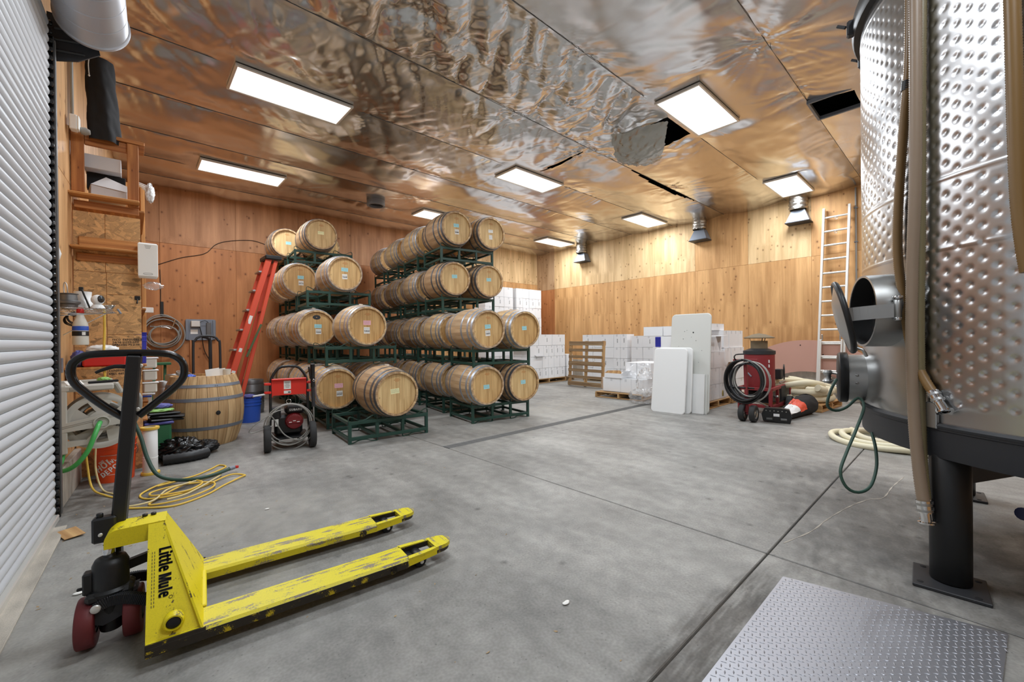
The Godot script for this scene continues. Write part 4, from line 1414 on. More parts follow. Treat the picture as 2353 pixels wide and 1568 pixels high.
func barrels() -> void:
	var pitch := 1.12
	var rowname := ["bottom row", "second row", "third row", "top row"]
	var depth := ["at the very front", "second from the front", "third from the front", "fourth from the front", "at the back"]
	var stacks := [
		{"name": "left stack", "o": Vector3(1.945, 0, -5.13), "a": 5.5, "y": [0.595, 1.50, 2.43, 3.31], "b": [
			[[0, 0, 0.576, 2, "only barrel of the lowest front rack"]],
			[[1, 0, 0.145, 1, "left"], [1, 0, 0.85, 0, "right"], [1, 1, 0.58, 1, "single"]],
			[[2, 0, 0.12, 3, "left"], [2, 0, 0.85, 3, "right"], [2, 1, 0.118, 1, "left"], [2, 1, 0.85, 3, "right"], [2, 2, 0.567, 0, "single"]],
			[[3, 0, 0.10, 0, "left"], [3, 1, 0.09, 0, "left"], [3, 2, 0.065, 1, "left"], [3, 2, 0.82, 3, "right"], [3, 3, 0.44, 2, "single"]],
			[[4, 0, 0.05, 3, "left"], [4, 1, 0.05, 3, "left"], [4, 2, 0.05, 3, "left"], [4, 3, 0.04, 2, "left"], [4, 3, 0.78, 2, "right"]]]},
		{"name": "right stack", "o": Vector3(3.80, 0, -5.055), "a": 9.0, "y": [0.58, 1.43, 2.335, 3.215], "b": [
			[[0, 0, 0.185, 0, "left"], [0, 0, 0.86, 2, "right"], [0, 1, 0.205, 0, "left"], [0, 1, 0.88, 1, "right"]],
			[[1, 0, 0.19, 0, "left"], [1, 0, 0.87, 3, "right"], [1, 1, 0.19, 1, "left"], [1, 1, 0.87, 3, "right"], [1, 2, 0.205, 2, "left"], [1, 2, 0.89, 2, "right"], [1, 3, 0.25, 2, "left"], [1, 3, 0.94, 2, "right"]],
			[[2, 0, 0.19, 3, "left"], [2, 1, 0.19, 3, "left"], [2, 2, 0.20, 0, "left"], [2, 2, 0.87, 3, "right"], [2, 3, 0.22, 1, "left"], [2, 3, 0.90, 3, "right"]],
			[[3, 0, 0.18, 3, "left"], [3, 1, 0.18, 3, "left"], [3, 2, 0.18, 3, "left"], [3, 3, 0.20, 1, "left"], [3, 3, 0.88, 3, "right"]],
			[[4, 0, 0.16, 3, "left"], [4, 1, 0.16, 3, "left"], [4, 2, 0.16, 3, "left"], [4, 3, 0.17, 3, "left"]]]}]
	# what is stuck on the heads that face the camera: paper, x, y, wide, high, lines, code, tilt
	var notes := {
		"left stack 0 0 0.576": [["note_yellow", -0.02, 0.03, 0.115, 0.065, 3, "", 0.08]],
		"left stack 1 0 0.145": [["note_pink", 0.02, 0.04, 0.115, 0.062, 2, "", 0.0], ["paper", 0.03, -0.075, 0.085, 0.08, 1, "64347", 0.0]],
		"left stack 1 1 0.58": [["note_pink", 0.0, 0.045, 0.11, 0.065, 3, "", 0.0], ["paper", -0.005, -0.07, 0.09, 0.095, 2, "T2023", 0.0]],
		"left stack 2 1 0.118": [["note_blue", 0.02, 0.025, 0.11, 0.062, 2, "", -0.03], ["paper", 0.025, -0.065, 0.085, 0.082, 2, "F2642", 0.0]],
		"left stack 2 2 0.567": [["note_blue", 0.0, 0.065, 0.11, 0.062, 3, "", -0.05], ["paper", 0.0, -0.055, 0.085, 0.085, 1, "T2649", 0.03]],
		"left stack 3 2 0.065": [["note_blue", 0.015, 0.035, 0.105, 0.062, 2, "", 0.0], ["paper", 0.02, -0.07, 0.085, 0.085, 1, "68174", 0.0]],
		"left stack 3 3 0.44": [["note_yellow", 0.0, 0.03, 0.11, 0.06, 1, "", 0.0]],
		"left stack 4 3 0.04": [["note_blue", 0.03, 0.0, 0.1, 0.06, 1, "", 0.0]],
		"right stack 0 0 0.185": [["note_blue", -0.005, -0.02, 0.1, 0.062, 2, "", 0.05]],
		"right stack 0 0 0.86": [["note_blue", -0.005, 0.01, 0.09, 0.062, 2, "", 0.05]],
		"right stack 0 1 0.205": [["note_blue", 0.0, 0.04, 0.1, 0.062, 2, "", 0.08], ["paper", 0.0, -0.06, 0.085, 0.085, 2, "T1875", 0.08]],
		"right stack 0 1 0.88": [["note_blue", 0.0, 0.02, 0.09, 0.062, 2, "", 0.05]],
		"right stack 1 2 0.205": [["note_blue", 0.0, 0.04, 0.1, 0.06, 2, "", 0.05]],
		"right stack 1 2 0.89": [["note_blue", 0.0, 0.03, 0.095, 0.06, 2, "", 0.05]],
		"right stack 1 3 0.25": [["note_blue", 0.0, 0.05, 0.1, 0.06, 2, "", 0.03], ["paper", 0.01, -0.06, 0.08, 0.085, 2, "T2989", 0.05]],
		"right stack 1 3 0.94": [["paper", 0.0, 0.04, 0.095, 0.055, 1, "", 0.06], ["paper", 0.0, -0.07, 0.07, 0.08, 2, "", 0.06]]}
	var proto := make_rack()
	rng.seed = 4
	for st in stacks:
		var an := deg_to_rad(st.a)
		var bs := Basis(Vector3.UP, -an)
		var racks := {}
		for col in st.b:
			for q in col:
				var k: int = q[0]
				var row: int = q[1]
				var yb: float = st.y[row] - BR
				var org: Vector3 = st.o + bs * Vector3(q[2], 0, -k * pitch + 0.15 - BL / 2)
				var key := "%s %d %d %s" % [st.name, k, row, q[2]]
				var b := make_barrel(q[3])
				b.name = numbered("wine_barrel")
				b.transform = Transform3D(bs * Basis(Vector3.UP, rng.randf_range(-0.015, 0.015)), org + Vector3(0, yb, 0))
				if notes.has(key):
					for m in notes[key]:
						note(b, m[0], m[1], m[2], m[3], m[4], m[5], m[6], m[7])
				if key.begins_with("left stack 2 1 0.1"):
					part(b, "brand_mark", mtube(ring(Vector3(0.0, BR + 0.17, BL / 2 - 0.033), 0.022, Vector3.BACK, 20, 1.0), 0.018, 6, true), M.charcoal, Transform3D(Basis().scaled(Vector3(1.6, 1, 0.02)), Vector3(0, 0, (BL / 2 - 0.033) * 0.98)))
				elif notes.has(key):
					for i in 3:
						part(b, "burnt_mark", mbox(Vector3([0.06, 0.09, 0.05][i], 0.006, 0.0006), 0, Vector3(0.01, BR + 0.185 - i * 0.014, BL / 2 - 0.0338)), M.lumber_warm)
				var what := {"left": "left on its rack", "right": "right on its rack", "single": "alone on its rack"}
				var lab := "oak barrel, %s, %s, %s, %s" % [st.name, rowname[row], depth[k], what.get(q[4], q[4])]
				if q[4].begins_with("only"):
					lab = "oak barrel with one yellow note, alone on the lowest front rack of the left stack"
				meta(b, lab, "barrel", "oak wine barrels stacked on steel racks")
				add_child(b, true)
				racks[Vector2i(k, row)] = true
		for kr in racks:
			var r := proto.duplicate()
			r.name = numbered("barrel_rack")
			r.transform = Transform3D(bs, st.o + bs * Vector3(rng.randf_range(-0.02, 0.02), 0, -kr.x * pitch) + Vector3(0, 0.0 if kr.y == 0 else st.y[kr.y] - 0.585, 0))
			meta(r, "dark green steel barrel rack, %s, %s, %s" % [st.name, rowname[kr.y].replace("row", "level"), depth[kr.x]], "barrel rack", "green steel racks under the barrels")
			add_child(r, true)

func marks_mesh(w: float, h: float, seed_: int) -> Mesh:
	# a short column of illegible dark print, read sideways
	var r := RandomNumberGenerator.new()
	r.seed = seed_
	var m := MB.new()
	var y := -h / 2
	while y < h / 2 - 0.01:
		var s := r.randf_range(0.014, 0.022)
		m.box(Vector3(-w * 0.2, y + s / 2, 0), Vector3(w * 0.22, s, 0.001), 0.0)
		m.box(Vector3(w * 0.25, y + s / 2, 0), Vector3(w * 0.2, s * 0.9, 0.001), 0.0)
		if r.randf() < 0.6:
			m.box(Vector3(0, y + s * 0.25, 0), Vector3(w * 0.7, s * 0.3, 0.001), 0.0)
		y += s + 0.006
	return m.mesh()

var carton_meshes := {}
var mark_m := []

func carton(label: String, tf: Transform3D, s: Vector3, mark: int, group: String) -> Node3D:
	# a closed case, its front toward +z, origin at the middle of its foot
	if mark_m.is_empty():
		for i in 3:
			mark_m.append(marks_mesh(0.036, 0.115, 300 + i))
	var o := Node3D.new()
	o.name = numbered("carton")
	o.transform = tf
	meta(o, label, "box", group)
	add_child(o, true)
	var key := "%.3f %.3f %.3f" % [s.x, s.y, s.z]
	if not carton_meshes.has(key):
		var fl := MB.new()
		fl.box(Vector3(0, s.y + 0.0005, s.z * 0.25), Vector3(s.x - 0.006, 0.004, s.z * 0.5 - 0.005), 0.001)
		fl.box(Vector3(0, s.y + 0.0005, -s.z * 0.25), Vector3(s.x - 0.006, 0.004, s.z * 0.5 - 0.005), 0.001)
		carton_meshes[key] = [mbox(s - Vector3(0.006, 0.004, 0.006), 0.006, Vector3(0, s.y / 2, 0)).mesh(), fl.mesh(), mbox(Vector3(0.05, 0.06, 0.0012), 0.0, Vector3(0, s.y - 0.03, s.z / 2 - 0.0025)).mesh()]
	part(o, "body", carton_meshes[key][0], M.carton)
	part(o, "top_flap", carton_meshes[key][1], M.carton)
	part(o, "tape", carton_meshes[key][2], M.carton_edge)
	if mark > 0:
		part(o, "print", mark_m[mark % 3], M.print, Transform3D(Basis(), Vector3(s.x * (0.12 if s.x > 0.4 else 0.08), s.y * 0.52, s.z / 2 - 0.002)))
	return o

func carton_rows(which: String, base: Transform3D, rows: Array, depth: float, layers: int, group: String) -> void:
	# rows of [foot, top, [edges along x], print 0/1/2, setback]
	var rn := ["bottom", "second", "third", "fourth", "fifth", "sixth", "seventh", "eighth", "ninth"]
	var nth := ["first", "second", "third", "fourth", "fifth", "sixth", "seventh"]
	for k in rows.size():
		var q: Array = rows[k]
		for i in q[2].size() - 1:
			for l in layers:
				var x0: float = q[2][i]
				var x1: float = q[2][i + 1]
				var jit := Vector3(rng.randf_range(-0.003, 0.003), 0, rng.randf_range(-0.012, 0.0) - q[4] - l * depth - depth / 2)
				var row: String = rn[k] if q.size() < 6 else rn[q[5]]
				var lab := "white carton, %s row up, %s from left, %s" % [row, nth[i], which]
				if l > 0:
					lab = "inner white carton, %s row, %s from left, %s" % [row, nth[i], which]
				carton(lab, base * Transform3D(Basis(Vector3.UP, rng.randf_range(-0.012, 0.012)), Vector3((x0 + x1) / 2, q[0], 0) + jit), Vector3(x1 - x0, q[1] - q[0] - 0.003, depth), 0 if l > 0 or q[3] == 0 else i + 1, group)

func make_pallet(w: float, d: float, key: String) -> Node3D:
	# deck boards run along x, stringers along z
	var o := Node3D.new()
	for i in 3:
		part(o, "stringer", mbox(Vector3(0.04, 0.09, d), 0.004, Vector3((i - 1) * (w / 2 - 0.02), 0.06, 0), 2, Vector2(i, 0)), M[key])
	for i in 7:
		part(o, "deck_board", mbox(Vector3(w, 0.017, 0.075 if i % 3 else 0.105), 0.003, Vector3(0, 0.1145, (i - 3) * (d - 0.13) / 6), 0, Vector2(i * 0.3, i * 0.7)), M[key])
	for i in 3:
		part(o, "bottom_board", mbox(Vector3(w, 0.015, 0.11), 0.003, Vector3(0, 0.0075, (i - 1) * (d / 2 - 0.06)), 0, Vector2(i * 0.7, i * 0.2)), M[key])
	return o

func put_pallet(label: String, tf: Transform3D, key: String, w := 1.2, d := 1.0) -> void:
	var o := make_pallet(w, d, key)
	o.name = numbered("pallet")
	o.transform = tf
	meta(o, label, "pallet", "wooden pallets")
	add_child(o, true)

func film_sheet(corners: Array, nu: int, nv: int, amp: float, seed_: int, bulge_dir: Vector3, bulge_by := 0.0) -> MB:
	# wrinkled film between four corners
	var nz := noise(1.0, seed_, 4)
	var p := PackedVector3Array()
	for j in nv:
		for i in nu:
			var u := float(i) / (nu - 1)
			var v := float(j) / (nv - 1)
			var q: Vector3 = (corners[0] as Vector3).lerp(corners[1], u).lerp((corners[3] as Vector3).lerp(corners[2], u), v)
			q += bulge_dir * (bulge_by * sin(u * PI) * sin(v * PI) + amp * (ridge(nz.get_noise_2d(u * 2.0 + v * 5.0, v * 7.0 - u)) - 0.5))
			p.append(q)
	var m := MB.new()
	m.grid(p, nu, nv, 0.03)
	return m

func pallets() -> void:
	rng.seed = 12
	# tall stacks in the far corner
	var tall := "on the tall corner stack"
	var rows := []
	for k in 9:
		rows.append([0.13 + k * 0.309, 0.13 + (k + 1) * 0.309, [9.12, 9.41, 9.70, 9.99, 10.27] if k < 8 else [9.12, 9.70, 10.27], 1 if k == 7 or k == 5 else 0, 0.0])
	carton_rows(tall, at(0, 0, -9.75), rows, 0.40, 1, "cartons of the tall corner stack")
	put_pallet("pallet under the tall corner stack of cartons", at(9.7, 0, -10.08), "pallet_new", 1.2, 0.8)
	rows = []
	for k in 9:
		rows.append([0.13 + k * 0.309, 0.13 + (k + 1) * 0.309, [7.86, 8.24, 8.62, 9.01], 1 if k == 7 else 0, 0.0])
	carton_rows("on the tall stack behind the barrels", at(0, 0, -9.78), rows, 0.40, 1, "cartons of the tall stack behind the barrels")
	put_pallet("pallet under the tall stack of cartons behind the barrels", at(8.43, 0, -10.1), "pallet_new", 1.2, 0.8)
	# low stack in front of them
	var lowst := "on the low stack by the barrels"
	carton_rows(lowst, at(0, 0, -8.3), [[0.125, 0.43, [8.28, 8.53, 8.77, 9.02, 9.27, 9.52, 9.77], 1, 0.0], [0.43, 0.765, [8.28, 8.77, 9.02, 9.27, 9.52, 9.77], 0, 0.0], [0.765, 1.085, [8.28, 8.83, 9.05, 9.28, 9.52, 9.77], 1, 0.0], [1.085, 1.405, [8.06, 8.62, 9.19, 9.77], 1, 0.0]], 0.36, 2, "cartons of the low stack by the barrels")
	put_pallet("pallet under the low stack of cartons by the barrels", at(9.02, 0, -8.75), "pallet_old", 1.5, 0.95)
	solo("loose_flyer", mbox(Vector3(0.34, 0.004, 0.1), 0.0), M.carton_edge, "grey card sticking out of the low carton stack by the barrels", "card", Transform3D(Basis(Vector3.RIGHT, 0.4), Vector3(8.62, 0.80, -8.27)))
	carton_rows("in the pair right of the low stack", at(0, 0, -8.3), [[0.12, 0.43, [9.84, 10.14], 0, 0.0], [0.43, 0.80, [9.84, 10.14], 1, 0.0]], 0.36, 1, "cartons right of the low stack")
	put_pallet("small pallet under the pair of cartons right of the low stack", at(10.0, 0, -8.5), "pallet_grey", 0.36, 0.42)
	# stack along the right wall behind the leaning pallet
	var side := Transform3D(Basis(Vector3.UP, -PI / 2), Vector3(10.2, 0, 0))
	var e1 := [-7.98, -7.61, -6.87, -6.65, -6.43]
	carton_rows("behind the leaning pallet", side, [[0.125, 0.40, e1, 0, 0.0], [0.40, 0.70, e1, 1, 0.0], [0.70, 1.01, e1, 0, 0.0], [1.01, 1.385, e1, 1, 0.0]], 0.38, 1, "cartons behind the leaning pallet")
	put_pallet("pallet under the cartons behind the leaning pallet", Transform3D(Basis(Vector3.UP, PI / 2), Vector3(10.6, 0, -7.2)), "pallet_grey", 1.55, 0.8)
	var e2 := [-6.30, -5.95, -5.58, -5.20, -4.85, -4.5]
	carton_rows("behind the low wrapped pallet", side, [[0.125, 0.40, e2, 0, 0.0], [0.40, 0.71, e2, 1, 0.0], [0.71, 1.02, e2, 0, 0.0], [1.02, 1.33, e2, 1, 0.0]], 0.38, 1, "cartons behind the low wrapped pallet")
	put_pallet("pallet under the cartons behind the low wrapped pallet", Transform3D(Basis(Vector3.UP, PI / 2), Vector3(10.6, 0, -5.4)), "pallet_grey", 1.8, 0.8)
	solo("wrap_film", film_sheet([Vector3(10.17, 0.15, -6.31), Vector3(10.17, 0.15, -4.5), Vector3(10.18, 1.34, -4.5), Vector3(10.18, 1.34, -6.31)], 40, 26, 0.012, 21, Vector3(-1, 0, 0)), M.film, "clear stretch film over the cartons behind the low wrapped pallet", "stretch film")
	solo("plastic_board", mbox(Vector3(0.05, 0.25, 0.30), 0.01, Vector3(0, 0.125, 0)), M.blue_deep, "deep blue plastic panel standing beside the tall grey table", "panel", Transform3D(Basis(Vector3.UP, 0.05), Vector3(9.55, 1.045, -5.06)))
	carton("white carton under the deep blue plastic panel", Transform3D(Basis(Vector3.UP, -PI / 2), Vector3(9.60, 0.0, -5.06)), Vector3(0.36, 1.04, 0.3), 0, "")
	# leaning pallet
	var lp := make_pallet(1.15, 1.20, "pallet_grey")
	lp.name = "pallet_leaning"
	for c in lp.get_children():
		if c.name.begins_with("stringer") or c.name.begins_with("bottom_board"):
			c.material_override = M.pallet_old
	var ln := Basis(Vector3.UP, -PI / 2 - 0.05) * Basis(Vector3.RIGHT, PI / 2 - 0.07)
	lp.transform = Transform3D(ln, Vector3(8.92, 0.605, -6.81))
	meta(lp, "weathered grey wooden pallet leaning upright against the white cartons", "pallet", "wooden pallets")
	add_child(lp, true)
	solo("strap_loop", mtube(curve([Vector3(8.86, 1.20, -6.50), Vector3(8.84, 1.10, -6.53), Vector3(8.83, 0.95, -6.55), Vector3(8.83, 0.80, -6.56), Vector3(8.82, 0.72, -6.50), Vector3(8.80, 0.66, -6.58), Vector3(8.80, 0.70, -6.53)], 0.03), 0.010, 6), M.white, "white strap hanging over the leaning pallet", "strap")
	# low wrapped pallet
	put_pallet("pallet under the low film-wrapped cartons", Transform3D(Basis(Vector3.UP, -PI / 2 + 0.06), Vector3(8.02, 0, -4.98)), "pallet_old", 1.12, 1.05)
	var s3 := Transform3D(Basis(Vector3.UP, -PI / 2 + 0.06), Vector3(7.58, 0.126, 0.0))
	carton_rows("on the low wrapped pallet", Transform3D(Basis(Vector3.UP, -PI / 2), Vector3(7.62, 0.0, 0)), [[0.126, 0.42, [-5.42, -4.98, -4.72, -4.45], 0, 0.0], [0.42, 0.75, [-4.98, -4.72, -4.40], 0, 0.22]], 0.38, 2, "cartons on the low wrapped pallet")
	var ob := thing("open_carton", "open white carton with a beige flap on top of the low wrapped pallet", "box", Vector3(7.78, 0.422, -5.15), -PI / 2)
	part(ob, "body", mbox(Vector3(0.42, 0.10, 0.34), 0.004, Vector3(0, 0.05, 0)), M.carton)
	part(ob, "front_flap", mprism([Vector2(-0.21, 0), Vector2(-0.14, 0.06), Vector2(0.16, 0.075), Vector2(0.21, 0.03), Vector2(0.21, 0)], 0, 0.004), M.pallet_new, Transform3D(Basis(Vector3.RIGHT, -0.5), Vector3(0, 0.1, 0.165)))
	part(ob, "side_flap", mprism([Vector2(-0.17, 0), Vector2(-0.15, 0.10), Vector2(0.15, 0.10), Vector2(0.17, 0)], 0, 0.004), M.carton, Transform3D(Basis(Vector3.UP, PI / 2) * Basis(Vector3.RIGHT, 0.9), Vector3(0.21, 0.10, 0)))
	var fm := film_sheet([Vector3(7.60, 0.13, -5.46), Vector3(7.60, 0.13, -4.40), Vector3(7.64, 0.44, -4.42), Vector3(7.64, 0.44, -5.44)], 36, 16, 0.018, 31, Vector3(-1, 0, 0), 0.01)
	solo("wrap_film", fm, M.film, "clear stretch film round the cartons of the low pallet", "stretch film")
	solo("loose_film", film_sheet([Vector3(7.66, 0.44, -5.0), Vector3(7.66, 0.44, -4.36), Vector3(7.86, 0.77, -4.38), Vector3(7.88, 0.80, -4.72)], 26, 22, 0.03, 33, Vector3(-0.6, 0.8, 0)), M.film, "loose clear film draped up over the low pallet's cartons", "stretch film")
	solo("film_heap", crumple(Vector3(0.20, 0.14, 0.24), 55, 0.5, 40, 26), M.film, "heap of crumpled clear film on the floor by the leaning tables", "stretch film", at(7.34, 0.13, -4.30))
	solo("film_heap", crumple(Vector3(0.14, 0.26, 0.16), 57, 0.45, 36, 26), M.film, "upper crumpled clear film bunched against the low pallet's corner", "stretch film", at(7.44, 0.40, -4.28))
	# film-wrapped stack behind the tables
	var st := "on the wrapped stack beside the tables"
	var e4 := [7.33, 7.72, 8.05, 8.38]
	carton_rows(st, at(0, 0, -3.12), [[0.125, 0.41, e4, 0, 0.0], [0.41, 0.705, e4, 0, 0.0], [0.705, 1.0, [7.33, 7.80, 8.30], 0, 0.0], [1.0, 1.30, [7.42, 7.97, 8.22], 0, 0.02], [1.30, 1.485, [7.42, 7.90], 0, 0.38]], 0.40, 2, "cartons on the wrapped stack beside the tables")
	put_pallet("pallet under the wrapped stack beside the tables", at(7.88, 0, -3.55), "pallet_new", 1.14, 0.95)
	var of := thing("carton_flap", "grey lifted carton flap jutting from the wrapped stack's top row", "carton flap", Vector3(7.70, 1.295, -3.11))
	part(of, "flap", mbox(Vector3(0.54, 0.006, 0.18), 0.001, Vector3(0, 0, 0.09)), M.carton_edge, Transform3D(Basis(Vector3.RIGHT, 0.05), Vector3.ZERO))
	part(of, "corner", mprism([Vector2(0, 0), Vector2(0.15, 0), Vector2(0.12, -0.28)], 0, 0.004), M.carton_edge, Transform3D(Basis(Vector3.UP, -0.25), Vector3(0.1, 0, 0.02)))
	solo("wrap_film", film_sheet([Vector3(7.31, 0.13, -3.085), Vector3(8.40, 0.13, -3.085), Vector3(8.36, 1.02, -3.085), Vector3(7.31, 1.02, -3.085)], 40, 36, 0.014, 41, Vector3(0, 0, 1)), M.film, "clear stretch film round the wrapped stack beside the tables", "stretch film")
	carton_rows("on the stack beyond the red cart", at(0, 0, -3.15), [[0.125, 0.43, [8.46, 8.78, 9.10, 9.42], 0, 0.0], [0.43, 0.68, [8.46, 8.78, 9.10, 9.42], 0, 0.0], [0.68, 1.06, [8.42, 8.72, 9.06, 9.42], 0, 0.0], [1.06, 1.40, [8.40, 8.66, 8.90, 9.16, 9.42], 0, 0.02], [1.40, 1.53, [7.98, 8.62], 0, 0.10]], 0.40, 1, "cartons beyond the red burner washer")
	put_pallet("pallet under the stack beyond the red burner washer", at(8.98, 0, -3.5), "pallet_new", 1.02, 0.9)
	solo("loose_card", mbox(Vector3(0.20, 0.11, 0.006), 0.001), M.pallet_grey, "brown card poking from the cartons behind the coiled black hose", "card", Transform3D(Basis(Vector3.RIGHT, 0.35), Vector3(8.52, 0.74, -3.12)))
	# folding tables leaning together
	var lean := func(called, label, x0, z, w, h, th, x_top, turn, key, r):
		var pts := []
		for q in [[w / 2 - r, h - r, 0.0], [-w / 2 + r, h - r, PI / 2], [-w / 2 + r, r, PI], [w / 2 - r, r, PI * 1.5]]:
			for k in 7:
				var a: float = q[2] + k * PI / 12
				pts.append(Vector2(q[0] + cos(a) * r, q[1] + sin(a) * r))
		var m := mprism(pts, -th / 2, th / 2)
		var o := thing(called, label, "folding table" if called == "folding_table" else "panel", Vector3(x0, 0, z))
		o.basis = Basis(Vector3.UP, -PI / 2 + turn) * Basis(Vector3.RIGHT, -atan2(x_top - x0, h))
		part(o, "tabletop", m, M[key])
		if called == "folding_table":
			var rim := []
			for p in pts:
				rim.append(Vector3(p.x, p.y, 0))
			part(o, "rim", mtube(rim, th * 0.5, 8, true), M[key])
		return o
	var t1: Node3D = lean.call("folding_table", "white folding table leaning foremost, folded in half", 6.73, -3.47, 0.555, 1.085, 0.034, 6.90, 0.06, "table_white", 0.05)
	part(t1, "second_half", mbox(Vector3(0.53, 1.05, 0.03), 0.012, Vector3(0.0, 0.54, -0.036)), M.table_grey)
	part(t1, "carry_slot", mbox(Vector3(0.01, 0.12, 0.03), 0.002, Vector3(0.279, 0.42, -0.018)), M.black_matte)
	var t2: Node3D = lean.call("folding_table", "white folded table second in the leaning set", 6.86, -3.43, 0.575, 1.09, 0.034, 6.98, 0.05, "table_white", 0.05)
	part(t2, "second_half", mbox(Vector3(0.55, 1.05, 0.03), 0.012, Vector3(0.0, 0.54, -0.036)), M.table_grey)
	var t3: Node3D = lean.call("folding_table", "tall speckled grey folding table standing at the back of the leaning set", 7.02, -3.24, 0.65, 1.67, 0.036, 7.18, 0.04, "table_grey", 0.06)
	for q in [[0.05, 1.36, 0.013], [-0.12, 1.25, 0.007], [0.1, 1.22, 0.006], [-0.1, 1.38, 0.006], [0.02, 1.28, 0.004], [0.2, 1.05, 0.005], [-0.05, 1.02, 0.004], [0.15, 0.85, 0.004], [-0.2, 1.12, 0.004], [-0.06, 1.4, 0.005]]:
		part(t3, "speck", mcyl(q[2], 0, 0.002, 8, 0.0005), M.charcoal, Transform3D(Basis(Vector3.RIGHT, PI / 2), Vector3(q[0], q[1], 0.0175)))
	var t4: Node3D = lean.call("whiteboard", "narrow white board leaning lowest at the right end of the tables", 6.97, -3.06, 0.20, 0.66, 0.02, 7.03, 0.05, "table_white", 0.008)
	lean.call("whiteboard", "thin white panel just behind the narrow white board by the tables", 7.0, -3.03, 0.21, 0.66, 0.012, 7.06, 0.05, "table_grey", 0.008)

func wheel(parent: Node, r: float, w: float, tf: Transform3D, hub: Material, called := "wheel") -> Node3D:
	# axle along local y
	var o := part(parent, called, mlathe([Vector2(r * 0.58, -w * 0.42), Vector2(r * 0.9, -w / 2), Vector2(r * 0.97, -w * 0.42), Vector2(r, -w * 0.2), Vector2(r, w * 0.2), Vector2(r * 0.97, w * 0.42), Vector2(r * 0.9, w / 2), Vector2(r * 0.58, w * 0.42), Vector2(r * 0.58, -w * 0.42)], 36), M.rubber, tf)
	part(o, "rim", mlathe([Vector2(0, -w * 0.36), Vector2(r * 0.18, -w * 0.40), Vector2(r * 0.24, -w * 0.30), Vector2(r * 0.5, -w * 0.28), Vector2(r * 0.6, -w * 0.44), Vector2(r * 0.6, w * 0.44), Vector2(r * 0.5, w * 0.28), Vector2(r * 0.24, w * 0.30), Vector2(r * 0.18, w * 0.40), Vector2(0, w * 0.36)], 24), hub)
	return o

func coil(c: Vector3, ax: Vector3, r: float, turns: int, spread: float, seed_: int, squash := 1.0, ends := 0.0) -> Array:
	# several loose loops of hose hanging on one another
	var rr := RandomNumberGenerator.new()
	rr.seed = seed_
	var x := ax.cross(Vector3.UP if absf(ax.y) < 0.9 else Vector3.RIGHT).normalized()
	var y := x.cross(ax).normalized()
	var pts := []
	var rad := r
	for k in turns * 12 + 1:
		if k % 12 == 0:
			rad = r * rr.randf_range(0.82, 1.05)
		var a := TAU * k / 12.0 + PI / 2
		var off := ax * spread * (float(k) / (turns * 12) - 0.5 + rr.randf_range(-0.06, 0.06))
		pts.append(c + x * cos(a) * rad + y * (sin(a) * rad * squash + (1.0 - rad / r) * r * 0.9 * squash) + off)
	return pts

